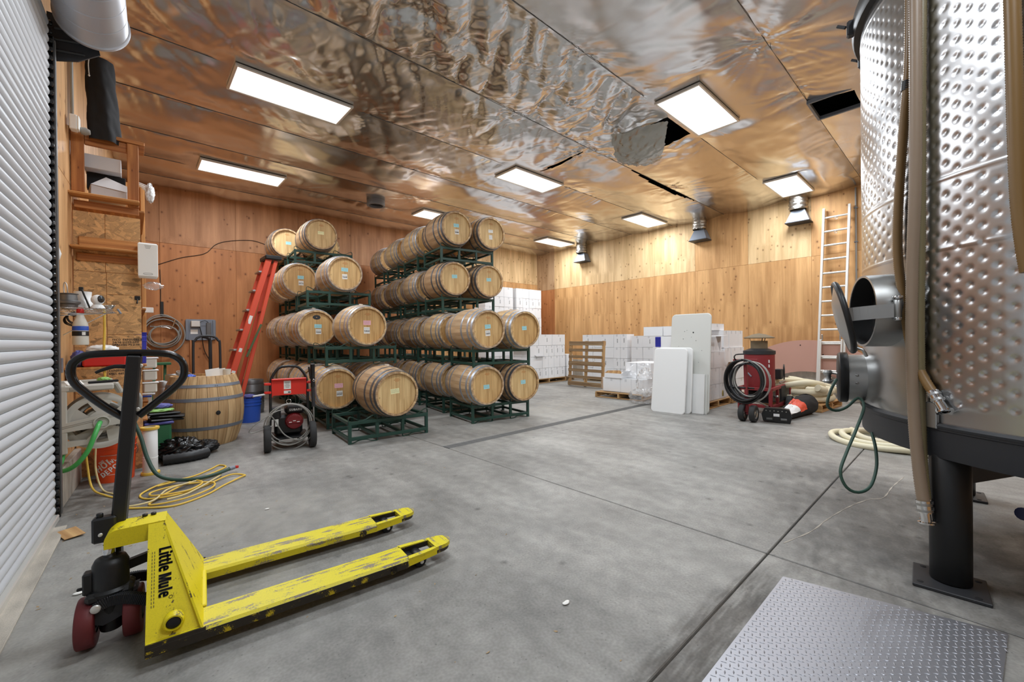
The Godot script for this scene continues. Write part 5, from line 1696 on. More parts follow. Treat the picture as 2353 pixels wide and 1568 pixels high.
func machines() -> void:
	pressure_washer()
	burner_washer()
	# leaf vacuum with its collecting bag, lying on the floor
	var lv := thing("leaf_vacuum", "black leaf blower head and bag with white and orange stripes lying on the floor", "leaf blower", Vector3(7.05, 0, -1.93), deg_to_rad(-6))
	part(lv, "housing", mprism([Vector2(-0.17, 0.02), Vector2(0.17, 0.0), Vector2(0.19, 0.10), Vector2(0.16, 0.20), Vector2(0.06, 0.215), Vector2(-0.15, 0.21), Vector2(-0.19, 0.12)], -0.06, 0.06), M.black, Transform3D(Basis(Vector3.UP, -PI / 2 + 0.35), Vector3(0, 0, 0)))
	for i in 6:
		part(lv, "bolt", mcyl(0.008, 0, 0.006, 8, 0.001), M.cable_grey, Transform3D(Basis(Vector3.UP, -PI / 2 + 0.35), Vector3.ZERO) * Transform3D(Basis(Vector3.RIGHT, PI / 2), Vector3(-0.13 + i * 0.05, 0.17 if i % 2 else 0.175, 0.06)))
	for s in [-1, 1]:
		part(lv, "buckle", mbox(Vector3(0.08, 0.03, 0.012), 0.004), M.steel_dark, Transform3D(Basis(Vector3.UP, -PI / 2 + 0.35), Vector3.ZERO) * at(s * 0.09, 0.055, 0.064))
	part(lv, "tag", mbox(Vector3(0.075, 0.04, 0.002), 0.0), M.carton, Transform3D(Basis(Vector3.UP, -PI / 2 + 0.35), Vector3.ZERO) * at(0.0, 0.115, 0.061))
	var bag_p := func(x0, x1, grow, s0 := 0.0, s1 := TAU): 
		var nz := noise(1.0, 91, 3)
		var p := PackedVector3Array()
		for j in 16:
			var f := lerpf(x0, x1, j / 15.0)
			for i in 25:
				var a := lerpf(s0, s1, i / 24.0)
				var w: float = (lerpf(0.10, 0.17, smoothstep(0.0, 1.0, f)) + grow) * (1.0 + 0.10 * nz.get_noise_3d(cos(a) * 1.3, sin(a) * 1.3, f * 5.0))
				var h: float = (lerpf(0.075, 0.16, smoothstep(0.1, 0.95, f)) + grow) * (1.0 + 0.12 * nz.get_noise_3d(cos(a) * 1.5 + 7.0, sin(a) * 1.5, f * 5.0))
				p.append(Vector3(0.05 + f * 1.15, maxf(0.004, h * 0.92 + sin(a) * h), -0.02 + cos(a) * w))
		var m := MB.new()
		m.grid(p, 25, 16, 0.03)
		return m
	part(lv, "bag", bag_p.call(0.0, 1.0, 0.0), M.black_matte)
	part(lv, "white_stripe", bag_p.call(0.10, 0.46, 0.003, 0.15, 1.75), M.white)
	part(lv, "orange_stripe", bag_p.call(0.46, 0.64, 0.003, -0.05, 1.9), M.ladder_orange)
	part(lv, "bag_end", mlathe([Vector2(0, -0.03), Vector2(0.12, -0.02), Vector2(0.168, 0.0)], 24), M.black_matte, Transform3D(Basis(Vector3.BACK, PI / 2), Vector3(1.2, 0.15, -0.02)))
	# pallet of thick white suction hose
	put_pallet("pallet carrying the thick coiled white hose", Transform3D(Basis(Vector3.UP, -0.08), Vector3(9.0, 0, -2.06)), "pallet_new", 1.1, 0.92)
	var hs := [[0.19, 0.50, 0.0, 0.0], [0.19, 0.34, 0.05, 0.06], [0.31, 0.47, -0.06, 0.03], [0.42, 0.44, -0.10, -0.06]]
	var names := ["thick ribbed white suction hose, lowest outer coil on the pallet", "thick ribbed white suction hose, lowest inner coil on the pallet", "thick ribbed white suction hose, middle coil on the pallet", "smooth cream hose coil lying on top of the white suction hose"]
	for i in 4:
		var q: Array = hs[i]
		var pts := []
		for k in 23:
			var a := TAU * k / 24.0 + i * 1.9
			pts.append(Vector3(9.0 + q[2] + cos(a) * q[1], q[0] + (0.05 * sin(a * 2.0 + i) if i == 3 else 0.0), -2.06 + q[3] + sin(a) * q[1] * 0.86))
		solo("suction_hose", mtube(curve(pts, 0.012), 0.056 if i < 3 else 0.05, 14, false, 0.003 if i < 3 else 0.0), M.hose_cream if i < 3 else M.hose_ivory, names[i], "hose", Transform3D(), "coiled suction hoses")
	solo("suction_hose", mtube(curve([Vector3(8.5, 0.40, -1.72), Vector3(8.62, 0.36, -1.66), Vector3(8.8, 0.33, -1.74), Vector3(8.95, 0.31, -1.95)], 0.012), 0.056, 14, false, 0.003), M.hose_cream, "cut end of the thick white hose pointing toward the floor", "hose", Transform3D(), "coiled suction hoses")
	solo("long_hose", mtube(curve([Vector3(8.35, 0.46, -2.42), Vector3(8.8, 0.47, -2.3), Vector3(9.3, 0.42, -2.0), Vector3(9.62, 0.30, -1.72), Vector3(9.9, 0.12, -1.55), Vector3(10.3, 0.06, -1.4)], 0.03), 0.05, 14), M.hose_ivory, "long smooth cream hose draped across the coiled white hoses", "hose")
	# cream hoses coiled under the tank
	for i in 3:
		var pts := []
		var r: float = [0.56, 0.50, 0.42][i]
		for k in 26:
			var a := TAU * k / 24.0 + 2.2 + i * 0.7
			pts.append(Vector3(6.55 - i * 0.02 + cos(a) * r * 0.9, 0.035 + 0.03 * i + 0.012 * sin(a * 3), -0.62 + i * 0.05 + sin(a) * r))
		solo("floor_hose", mtube(curve(pts, 0.012 if i == 2 else 0.03), 0.033, 14, false, 0.002 if i == 2 else 0.0), M.hose_ivory if i < 2 else M.hose_cream, ["cream hose coiled on the floor behind the tank, outermost loop", "cream hose coiled on the floor behind the tank, second loop", "ribbed cream hose inside the floor coil behind the tank"][i], "hose", Transform3D(), "cream hoses coiled on the floor")
	solo("floor_hose", mtube(curve([Vector3(7.0, 0.035, -1.05), Vector3(6.5, 0.035, -0.92), Vector3(6.15, 0.035, -0.62), Vector3(6.05, 0.035, -0.2), Vector3(5.9, 0.035, 0.5)], 0.04), 0.033, 14), M.hose_ivory, "cream hose running off the floor coil under the tank", "hose", Transform3D(), "cream hoses coiled on the floor")
	# tread plate set in the floor
	var fp := thing("tread_plate", "large diamond tread steel plate set into the floor by the tank leg", "floor plate")
	var m := MB.new()
	var out := [Vector2(0.9, 0.668), Vector2(2.525, 0.668), Vector2(2.72, -0.105), Vector2(2.33, -0.075), Vector2(0.9, -0.06)]
	m.xf = Transform3D(Basis(Vector3.RIGHT, Vector3(0, 0, -1), Vector3.UP), Vector3.ZERO)
	m.prism(PackedVector2Array(out), -0.004, 0.006)
	part(fp, "sheet", m, M.tread_plate)
	var lz := MB.new()
	var pl := PackedVector2Array(out)
	for i in 75:
		for j in 36:
			var p := Vector2(0.93 + i * 0.0245, 0.65 - j * 0.0225)
			if not Geometry2D.is_point_in_polygon(p + Vector2(0.012, 0), pl) or not Geometry2D.is_point_in_polygon(p - Vector2(0.012, 0), pl):
				continue
			var an := 0.35 + (PI / 2 if (i + j) % 2 else 0.0)
			lz.xf = Transform3D(Basis(Vector3.UP, an), Vector3(p.x, 0.006, -p.y))
			var a := Vector3(-0.0125, 0, 0)
			var b := Vector3(0.0125, 0, 0)
			var c := Vector3(0, 0, 0.0033)
			var d := Vector3(0, 0, -0.0033)
			var t0 := Vector3(-0.006, 0.0018, 0)
			var t1 := Vector3(0.006, 0.0018, 0)
			lz.poly([a, c, t0], Vector3(-1, 1, 1)); lz.poly([c, b, t1], Vector3(1, 1, 1)); lz.poly([c, t1, t0], Vector3(0, 1, 1))
			lz.poly([a, t0, d], Vector3(-1, 1, -1)); lz.poly([d, t1, b], Vector3(1, 1, -1)); lz.poly([d, t0, t1], Vector3(0, 1, -1))
	part(fp, "raised_lozenges", lz, M.tread_plate).set_meta("kind", "stuff")

func pressure_washer() -> void:
	var w := thing("pressure_washer", "red and black petrol pressure washer with a coiled hose before the barrels", "pressure washer", Vector3(1.40, 0, -5.50), deg_to_rad(-11))
	for s in [-1, 1]:
		wheel(w, 0.155, 0.075, Transform3D(Basis(Vector3.BACK, PI / 2), Vector3(s * 0.235, 0.155, 0.08)), M.black)
	var hp := [Vector3(-0.215, 0.12, 0.03), Vector3(-0.20, 0.40, 0.0), Vector3(-0.195, 0.74, -0.03), Vector3(-0.175, 0.86, -0.045), Vector3(-0.11, 0.955, -0.055), Vector3(-0.04, 0.975, -0.055), Vector3(0.04, 0.975, -0.055), Vector3(0.11, 0.955, -0.055), Vector3(0.175, 0.86, -0.045), Vector3(0.195, 0.74, -0.03), Vector3(0.20, 0.40, 0.0), Vector3(0.215, 0.12, 0.03)]
	part(w, "handle_frame", mtube(curve(hp, 0.03), 0.016, 10), M.black)
	var pn := part(w, "tool_panel", mprism([Vector2(-0.185, 0.0), Vector2(-0.17, 0.03), Vector2(0.17, 0.03), Vector2(0.185, 0.0), Vector2(0.185, 0.225), Vector2(-0.185, 0.225)], -0.03, -0.018), M.red_washer, at(0, 0.605, 0.0))
	part(pn, "lip", mbox(Vector3(0.37, 0.02, 0.05), 0.006, Vector3(0, 0.22, -0.005)), M.red_washer)
	for s in [-1, 1]:
		part(pn, "hook", mbar(Vector3(s * 0.19, 0.17, -0.01), Vector3(s * 0.26, 0.175, 0.02), 0.02, 0.03, 0.006), M.red_washer)
		part(pn, "hook", mbar(Vector3(s * 0.19, 0.07, -0.01), Vector3(s * 0.26, 0.075, 0.02), 0.02, 0.03, 0.006), M.red_washer)
	part(pn, "sticker", mbox(Vector3(0.075, 0.10, 0.002), 0, Vector3(-0.02, 0.15, -0.017)), M.paper)
	part(pn, "sticker", mbox(Vector3(0.075, 0.035, 0.002), 0, Vector3(-0.02, 0.065, -0.017)), M.paper)
	var ln := MB.new()
	for i in 6:
		ln.box(Vector3(-0.02, 0.185 - i * 0.013, -0.0155), Vector3(0.055 - (i % 3) * 0.008, 0.004, 0.001), 0.0)
	ln.box(Vector3(0.0, 0.062, -0.0155), Vector3(0.028, 0.016, 0.001), 0.0)
	part(pn, "sticker_print", ln, M.steel_dark)
	part(w, "deck", mbox(Vector3(0.40, 0.02, 0.44), 0.006, Vector3(0, 0.13, -0.16)), M.black)
	part(w, "stand_leg", mbar(Vector3(-0.12, 0.12, -0.36), Vector3(-0.12, 0.0, -0.36), 0.03, 0.03), M.black)
	part(w, "stand_leg", mbar(Vector3(0.12, 0.12, -0.36), Vector3(0.12, 0.0, -0.36), 0.03, 0.03), M.black)
	part(w, "engine_block", mbox(Vector3(0.30, 0.24, 0.26), 0.03, Vector3(-0.01, 0.27, -0.16)), M.black)
	var ft := part(w, "fuel_tank", mbox(Vector3(0.22, 0.10, 0.2), 0.03, Vector3(0.06, 0.45, -0.10)), M.black)
	var tx := letters("SUBARU", 0.026, 0.002)
	part(ft, "lettering", tx, M.white, at(0.065, 0.455, 0.0))
	part(w, "air_filter", mbox(Vector3(0.12, 0.14, 0.16), 0.02, Vector3(-0.15, 0.42, -0.10)), M.charcoal)
	var st := part(w, "recoil_starter", mlathe([Vector2(0, 0.055), Vector2(0.05, 0.055), Vector2(0.085, 0.045), Vector2(0.098, 0.02), Vector2(0.10, 0.0), Vector2(0, 0.0)], 36), mat("starter_red", rgb(120, 26, 30), 0.4), Transform3D(Basis(Vector3.RIGHT, PI / 2), Vector3(0.05, 0.315, -0.03)))
	for i in 14:
		var a := PI + PI * (i + 0.5) / 14
		part(st, "vent_fin", mbar(Vector3(cos(a) * 0.068, 0.052, sin(a) * 0.068), Vector3(cos(a) * 0.09, 0.042, sin(a) * 0.09), 0.005, 0.006, 0.001), M.red_dull)
	part(st, "starter_bar", mbox(Vector3(0.15, 0.014, 0.05), 0.006, Vector3(0, 0.057, 0.0)), M.starter_red)
	for i in 3:
		part(st, "print", mbox(Vector3(0.03, 0.001, 0.008), 0), M.white, at(-0.045 + i * 0.042, 0.0645, 0.004 - 0.014 * (i % 2)))
	part(w, "label_plate", mbox(Vector3(0.035, 0.085, 0.003), 0, Vector3(-0.135, 0.31, -0.025)), M.paper)
	part(w, "hook_ring", mtube(ring(Vector3(-0.01, 0.56, 0.015), 0.025, Vector3.BACK, 16), 0.004, 6, true), M.chrome)
	var cp := coil(Vector3(-0.005, 0.275, 0.06), Vector3.BACK, 0.255, 4, 0.07, 8, 1.02)
	cp = cp.slice(0, cp.size() - 2) + [Vector3(-0.16, 0.36, 0.06), Vector3(-0.06, 0.18, 0.08), Vector3(0.10, 0.10, 0.09), Vector3(0.20, 0.2, 0.08)]
	solo("pressure_hose", mtube(curve(cp, 0.03), 0.0075, 8), M.cable_grey, "grey high pressure hose coiled over the pressure washer's engine", "hose", w.transform)
	solo("supply_hose", mtube(curve([Vector3(1.31, 0.48, -5.42), Vector3(1.2, 0.46, -5.38), Vector3(1.02, 0.34, -5.42), Vector3(0.97, 0.26, -5.45), Vector3(1.02, 0.25, -5.45), Vector3(1.12, 0.285, -5.42), Vector3(1.2, 0.30, -5.44)], 0.03), 0.006, 8), M.cable_grey, "thin hose looping out left of the pressure washer", "hose")
	var g := thing("spray_lance", "black and chrome spray lance hung upright on the right of the pressure washer", "spray lance", Vector3(1.64, 0.0, -5.40))
	part(g, "lance", mtube([Vector3(0.0, 0.02, 0.03), Vector3(0.0, 0.50, 0.0)], 0.008, 8), M.steel_satin)
	part(g, "grip", mtube([Vector3(0.0, 0.48, 0.0), Vector3(0.0, 0.74, -0.015)], 0.021, 10, false, 0.0), M.charcoal)
	part(g, "gun", mtube(curve([Vector3(0.0, 0.72, -0.01), Vector3(0.0, 0.9, -0.02), Vector3(-0.005, 1.0, 0.0)], 0.03), 0.026, 10), M.black)
	part(g, "trigger", mbar(Vector3(-0.03, 0.82, 0.0), Vector3(-0.055, 0.97, 0.02), 0.02, 0.02, 0.006), M.black)
	part(g, "nut", mtube(ring(Vector3(0.0, 0.80, 0.026), 0.012, Vector3.BACK, 14), 0.004, 6, true), M.chrome)

func burner_washer() -> void:
	var b := thing("burner_washer", "old red hot water washer on a cart with a chimney cap", "pressure washer", Vector3(0, 0, 0))
	var R: Material = M.red_dull
	var post := func(a, c, w := 0.05): part(b, "frame_tube", mbar(a, c, w, w, 0.004), R)
	# cart frame
	for z in [-2.66, -2.19]:
		post.call(Vector3(7.70, 0.05, z), Vector3(7.70, 0.42, z))
		post.call(Vector3(8.75, 0.10, z), Vector3(8.75, 0.44, z))
		post.call(Vector3(7.70, 0.40, z), Vector3(8.75, 0.42, z))
		post.call(Vector3(7.70, 0.11, z), Vector3(8.75, 0.11, z))
	post.call(Vector3(7.70, 0.40, -2.66), Vector3(7.70, 0.40, -2.19))
	post.call(Vector3(8.75, 0.42, -2.66), Vector3(8.75, 0.42, -2.19))
	post.call(Vector3(7.70, 0.12, -2.66), Vector3(7.70, 0.12, -2.19))
	post.call(Vector3(8.05, 0.12, -2.19), Vector3(8.05, 0.41, -2.19), 0.04)
	# towing pole with a T at its top
	post.call(Vector3(6.87, 0.13, -2.27), Vector3(6.87, 0.90, -2.29), 0.045)
	post.call(Vector3(6.87, 0.12, -2.26), Vector3(7.72, 0.12, -2.42), 0.05)
	part(b, "hook_bar", mbar(Vector3(6.87, 0.915, -2.46), Vector3(6.87, 0.925, -2.12), 0.03, 0.03), R)
	part(b, "hose_peg", mtube(curve([Vector3(6.87, 0.91, -2.42), Vector3(6.80, 0.95, -2.42), Vector3(6.80, 1.0, -2.40), Vector3(6.86, 1.01, -2.3)], 0.03), 0.010, 8), M.black)
	part(b, "handle_bar", mtube(curve([Vector3(6.90, 0.50, -2.52), Vector3(6.86, 0.50, -2.5), Vector3(6.85, 0.50, -2.3), Vector3(6.95, 0.49, -2.2)], 0.03), 0.014, 8), M.black)
	for s in [-1, 1]:
		wheel(b, 0.125, 0.075, Transform3D(Basis(Vector3.RIGHT, PI / 2) , Vector3(6.84, 0.125, -2.245 + s * 0.075)), M.steel_satin)
		wheel(b, 0.125, 0.08, Transform3D(Basis(Vector3.RIGHT, PI / 2), Vector3(8.38, 0.125, -2.42 + s * 0.33)), M.steel_dark)
	part(b, "axle", mtube([Vector3(8.38, 0.125, -2.78), Vector3(8.38, 0.125, -2.06)], 0.013, 8), M.steel_dark)
	# boiler shell, lid, chimney and cap
	var cx := at(7.95, 0, -2.43)
	part(b, "boiler", mlathe([Vector2(0, 0.40), Vector2(0.225, 0.40), Vector2(0.23, 0.41), Vector2(0.23, 0.985), Vector2(0, 0.985)], 40), R, cx)
	part(b, "boiler_lid", mlathe([Vector2(0.232, 0.97), Vector2(0.242, 0.975), Vector2(0.242, 1.03), Vector2(0.14, 1.07), Vector2(0, 1.08)], 40), M.charcoal, cx)
	part(b, "chimney", mlathe([Vector2(0.128, 1.05), Vector2(0.128, 1.20), Vector2(0.118, 1.20), Vector2(0.118, 1.05)], 32), M.soot, cx)
	for i in 3:
		var a := TAU * i / 3 + 0.4
		part(b, "cap_strut", mbar(Vector3(7.95 + cos(a) * 0.12, 1.18, -2.43 + sin(a) * 0.12), Vector3(7.95 + cos(a) * 0.15, 1.27, -2.43 + sin(a) * 0.15), 0.015, 0.004), M.charcoal)
	part(b, "chimney_cap", mlathe([Vector2(0, 1.25), Vector2(0.22, 1.242), Vector2(0.232, 1.25), Vector2(0.23, 1.258), Vector2(0.1, 1.31), Vector2(0, 1.33)], 40), M.soot, cx)
	part(b, "gauge", mbar(Vector3(7.74, 0.66, -2.54), Vector3(7.72, 0.60, -2.48), 0.02, 0.02), M.galv)
	for i in 2:
		part(b, "warning_plate", mbox(Vector3(0.003, 0.05, 0.09), 0.001), M.paper, Transform3D(Basis(Vector3.UP, -0.9), Vector3(7.95 - cos(0.9) * 0.231, 0.86 - i * 0.075, -2.43 + sin(0.9) * 0.231)))
	part(b, "warning_plate", mbox(Vector3(0.003, 0.15, 0.07), 0.001), M.paper, Transform3D(Basis(Vector3.UP, -1.0), Vector3(7.95 - cos(1.0) * 0.232, 0.56, -2.43 + sin(1.0) * 0.232)))
	# motor, pump and cover under the frame
	part(b, "motor", mlathe([Vector2(0, -0.16), Vector2(0.12, -0.16), Vector2(0.13, -0.14), Vector2(0.13, 0.14), Vector2(0.12, 0.16), Vector2(0, 0.16)], 24), M.black, Transform3D(Basis(Vector3.RIGHT, PI / 2), Vector3(7.95, 0.27, -2.42)))
	part(b, "pulley", mlathe([Vector2(0, -0.015), Vector2(0.085, -0.015), Vector2(0.07, 0.0), Vector2(0.085, 0.015), Vector2(0, 0.015)], 24), M.steel_dark, Transform3D(Basis(Vector3.RIGHT, PI / 2), Vector3(7.93, 0.27, -2.22)))
	part(b, "motor_shaft", mcyl(0.02, 0, 0.06, 10), M.steel_satin, Transform3D(Basis(Vector3.RIGHT, PI / 2), Vector3(7.93, 0.27, -2.2)))
	part(b, "side_cover", mbox(Vector3(0.46, 0.27, 0.03), 0.02, Vector3(8.40, 0.295, -2.175)), M.charcoal)
	part(b, "control_box", mbox(Vector3(0.14, 0.18, 0.1), 0.01, Vector3(8.55, 0.60, -2.3)), M.charcoal)
	part(b, "cable_loop", mtube(ring(Vector3(8.55, 0.64, -2.22), 0.13, Vector3(0.3, 0, 1), 24), 0.010, 8, true), M.black)
	part(b, "valve", mbar(Vector3(8.3, 0.47, -2.22), Vector3(8.6, 0.48, -2.22), 0.03, 0.03, 0.01), M.steel_satin)
	part(b, "brace", mbar(Vector3(7.0, 0.35, -2.3), Vector3(7.7, 0.12, -2.22), 0.02, 0.02), M.cable_grey)
	# hoses hung on the T
	var cols := [["black pressure hose coiled on the red cart's hook, outer loops", "black", 0.30, 0.015, 5], ["black pressure hose coiled on the red cart's hook, inner loops", "charcoal", 0.25, 0.013, 4], ["thin grey hose coiled with the black ones on the red cart", "cable_grey", 0.28, 0.009, 3]]
	for i in 3:
		var q: Array = cols[i]
		var pts := coil(Vector3(6.84 - i * 0.012, 0.60, -2.30 + i * 0.05), Vector3(1, 0, 0.25).normalized(), q[2], q[4], 0.10, 40 + i, 1.08)
		solo("coiled_hose", mtube(curve(pts, 0.03), q[3], 8), M[q[1]], q[0], "hose", Transform3D(), "hoses hung on the red cart")
	solo("hose_nozzle", mlathe([Vector2(0, -0.05), Vector2(0.010, -0.05), Vector2(0.013, -0.02), Vector2(0.010, 0.03), Vector2(0, 0.05)], 10), mat("brass", rgb(150, 130, 70), 0.4, 0.8), "brass hose end hanging from the black coil on the red cart", "hose nozzle", at(6.82, 0.40, -2.60))

func bent_letters(s: String, h: float, R: float, a0: float, y0: float, tilt: float) -> ArrayMesh:
	# lettering wrapped round an upright cylinder
	var tm := letters(s, h, 0.0015)
	var arr: Array = (tm as TextMesh).get_mesh_arrays()
	var v: PackedVector3Array = arr[Mesh.ARRAY_VERTEX]
	var n: PackedVector3Array = arr[Mesh.ARRAY_NORMAL]
	for i in v.size():
		var p := Vector2(v[i].x, v[i].y).rotated(tilt)
		var a := a0 + p.x / R
		v[i] = Vector3(sin(a) * (R + v[i].z), y0 + p.y, cos(a) * (R + v[i].z))
		n[i] = Basis(Vector3.UP, a) * n[i]
	var out := []
	out.resize(Mesh.ARRAY_MAX)
	out[Mesh.ARRAY_VERTEX] = v
	out[Mesh.ARRAY_NORMAL] = n
	out[Mesh.ARRAY_INDEX] = arr[Mesh.ARRAY_INDEX]
	var m := ArrayMesh.new()
	m.add_surface_from_arrays(Mesh.PRIMITIVE_TRIANGLES, out)
	return m

func left_corner() -> void:
	# upright barrel used as a stand
	var ub := thing("upright_barrel", "upright weathered oak barrel with a bung hole, used as a stand", "barrel", Vector3(0.69, 0, -6.62), 0.1)
	var L := 0.86
	var sm := stave(L, 0.43, 0.34, 24, 0.028)
	for i in 24:
		part(ub, "stave", sm, M["old_stave_%d" % ((i * 7 + i / 3) % 3)], Transform3D(Basis(Vector3.UP, TAU * i / 24) * Basis(Vector3.RIGHT, PI / 2), Vector3(0, L / 2, 0)))
	for q in [[0.30, 0.335], [0.135, 0.175], [-0.215, -0.175]]:
		var hm := hoop(-q[1], -q[0], L, 0.43, 0.34)
		var hp := part(ub, "hoop", hm, M.galv, Transform3D(Basis(Vector3.RIGHT, PI / 2), Vector3(0, L / 2, 0)))
		for s in [-0.06, 0.0]:
			var r: float = bulge(q[0], L, 0.43, 0.34) + 0.003
			part(ub, "rivet", mlathe([Vector2(0.006, 0), Vector2(0.005, 0.003), Vector2(0, 0.004)], 8), M.galv, Transform3D(Basis(Vector3.UP, 0.15 + s), Vector3(0, L / 2 + (q[0] + q[1]) / 2, 0)) * Transform3D(Basis(Vector3.RIGHT, PI / 2), Vector3(0, 0, r)))
	part(ub, "bung_hole", mcyl(0.026, 0, 0.004, 20, 0.001), M.cavity, Transform3D(Basis(Vector3.UP, 0.12) * Basis(Vector3.RIGHT, PI / 2), Vector3(sin(0.12) * 0.428, 0.415, cos(0.12) * 0.428)))
	part(ub, "top_head", mcyl(0.325, L - 0.05, L - 0.03, 36, 0.001), M.old_stave_0)
	var top := L - 0.026
	for i in 2:
		solo("paper_sheet", mbox(Vector3(0.16 - i * 0.03, 0.10 - i * 0.01, 0.004), 0), M.paper, ["upright white paper card on the upright barrel", "second white paper card leaning behind the first on the upright barrel"][i], "paper", Transform3D(Basis(Vector3.UP, 0.3 - i * 0.5) * Basis(Vector3.BACK, 0.12), Vector3(0.77 + i * 0.08, top + 0.055, -6.52 - i * 0.05)))
	solo("clear_cup", mlathe([Vector2(0, 0), Vector2(0.035, 0), Vector2(0.045, 0.09), Vector2(0.043, 0.09), Vector2(0.033, 0.004), Vector2(0, 0.004)], 20), M.milky, "small clear plastic cup beside the papers on the upright barrel", "cup", at(0.93, top, -6.55))
	solo("tablet", mbox(Vector3(0.20, 0.012, 0.12), 0.004), M.black, "flat black tablet lying on the upright barrel", "tablet", at(0.66, top + 0.006, -6.42))
	solo("wire_coil", mtube(curve(coil(Vector3(0.48, top + 0.05, -6.6), Vector3(0.3, 1, 0.2).normalized(), 0.08, 3, 0.04, 3), 0.02), 0.005, 6), M.cable_grey, "small loose coil of wire on the upright barrel's left edge", "wire")
	solo("blue_rag", crumple(Vector3(0.06, 0.025, 0.05), 15, 0.4), M.blue_bucket, "small blue cloth on the upright barrel beside the wire", "cloth", at(0.53, top + 0.025, -6.46))
	# dark plastic bags at its foot
	solo("black_bag", crumple(Vector3(0.19, 0.125, 0.16), 17, 0.42, 44, 30), M.black_gloss, "crumpled shiny black plastic bag at the foot of the upright barrel", "plastic bag", at(0.40, 0.105, -5.84))
	solo("black_bag_roll", mtube(curve([Vector3(0.24, 0.05, -5.66), Vector3(0.45, 0.055, -5.64), Vector3(0.62, 0.06, -5.70)], 0.02), 0.055, 14, false, 0.004), M.black, "rolled black plastic sheet lying before the crumpled black bag", "plastic sheet")
	solo("black_bag", crumple(Vector3(0.15, 0.07, 0.12), 19, 0.4, 36, 24), M.black, "small flat black plastic bag behind the rolled sheet", "plastic bag", at(0.60, 0.08, -5.95))
	# orange bucket with its shop lettering
	var ob := bucket("bucket", "orange pail with white slanted lettering under the hose reel", "orange_bucket", Vector3(-0.115, 0, -5.42), 0.15, 0.37)
	for q in [["THE", 0.022, -0.82, 0.195], ["HOME", 0.056, -0.50, 0.185], ["DEPOT", 0.044, -0.30, 0.125]]:
		part(ob, "lettering", bent_letters(q[0], q[1], 0.1405, q[2] + 0.1, q[3], 0.65), M.white)
	var bl := MB.new()
	for k in 20:
		var a := -0.75 + k * 0.075
		bl.bar(Vector3(sin(a) * 0.1355, 0.075, cos(a) * 0.1355), Vector3(sin(a + 0.078) * 0.1355, 0.075, cos(a + 0.078) * 0.1355), 0.003, 0.003)
		bl.bar(Vector3(sin(a) * 0.1435, 0.252, cos(a) * 0.1435), Vector3(sin(a + 0.078) * 0.1435, 0.252, cos(a + 0.078) * 0.1435), 0.003, 0.003)
	part(ob, "label_lines", bl, M.white)
	# white tube with yellow ends
	var tb := thing("filter_tube", "white upright tube with yellow end rings beside the shelf unit", "tube", Vector3(0.13, 0, -5.38), 0.0)
	part(tb, "body", mcyl(0.058, 0.015, 0.44, 28), M.white)
	for y in [0.0, 0.435]:
		part(tb, "end_ring", mlathe([Vector2(0.045, 0.0), Vector2(0.070, 0.0), Vector2(0.074, 0.008), Vector2(0.072, 0.024), Vector2(0.045, 0.026), Vector2(0.045, 0.0)], 28), M.yellow_cord, at(0, y, 0))
	part(tb, "core", mlathe([Vector2(0, 0.44), Vector2(0.035, 0.44), Vector2(0.045, 0.458)], 20), M.cable_grey)
	for i in 2:
		part(tb, "strap", mtube(ring(Vector3(0, 0.16 + i * 0.012, 0), 0.059, Vector3(0.12 * (i * 2 - 1), 1, 0.1).normalized(), 28), 0.002, 4, true), M.paper)
	blue_bucket_and_kegs()
	hose_reel()
	wire_shelf()
	step_ladder()
	back_wall_things()
	# yellow cable heaped on the floor, and its riser
	var P := func(x, z, y := 0.008): return Vector3(x, y, z)
	var cp := [P.call(-0.30, -5.18, 0.42), P.call(-0.285, -5.12, 0.22), P.call(-0.25, -5.0, 0.05), P.call(-0.16, -4.84), P.call(-0.06, -4.62), P.call(-0.05, -4.40), P.call(0.05, -4.29), P.call(0.24, -4.17), P.call(0.45, -4.28), P.call(0.60, -4.46), P.call(0.74, -4.58, 0.016), P.call(0.79, -4.66), P.call(0.68, -4.72, 0.02), P.call(0.46, -4.55), P.call(0.26, -4.42, 0.018), P.call(0.09, -4.50), P.call(0.05, -4.68), P.call(0.2, -4.86, 0.018), P.call(0.42, -4.96), P.call(0.58, -5.12), P.call(0.66, -5.22), P.call(0.70, -5.10), P.call(0.56, -4.94), P.call(0.36, -4.70, 0.024), P.call(0.16, -4.46, 0.016), P.call(0.10, -4.32), P.call(0.3, -4.26, 0.02), P.call(0.5, -4.40, 0.022), P.call(0.52, -4.58, 0.024), P.call(0.30, -4.66, 0.03), P.call(0.12, -4.62, 0.024), P.call(0.13, -4.48, 0.03), P.call(0.34, -4.44, 0.03), P.call(0.46, -4.62, 0.03), P.call(0.34, -4.80, 0.03), P.call(0.16, -4.78, 0.024)]
	solo("extension_cable", mtube(curve(cp, 0.02), 0.0075, 8), M.yellow_cord, "yellow extension cable heaped in loops on the floor", "cable")
	cp = [P.call(-0.235, -5.2, 0.40), P.call(-0.235, -5.12, 0.18), P.call(-0.19, -5.02, 0.02), P.call(-0.1, -4.80), P.call(-0.10, -4.52), P.call(-0.02, -4.36, 0.02), P.call(0.12, -4.38, 0.022), P.call(0.22, -4.58, 0.034), P.call(0.38, -4.66, 0.036), P.call(0.5, -4.80), P.call(0.62, -4.82, 0.016), P.call(0.56, -4.66, 0.03), P.call(0.34, -4.36, 0.03), P.call(0.2, -4.30, 0.03)]
	solo("extension_cable", mtube(curve(cp, 0.02), 0.007, 8), M.cream_cord, "faded cream cable tangled in the yellow heap on the floor", "cable")
	# dark green hose end lying across it
	var gh := thing("garden_hose", "dark green hose end with a coupling lying over the yellow cable", "hose")
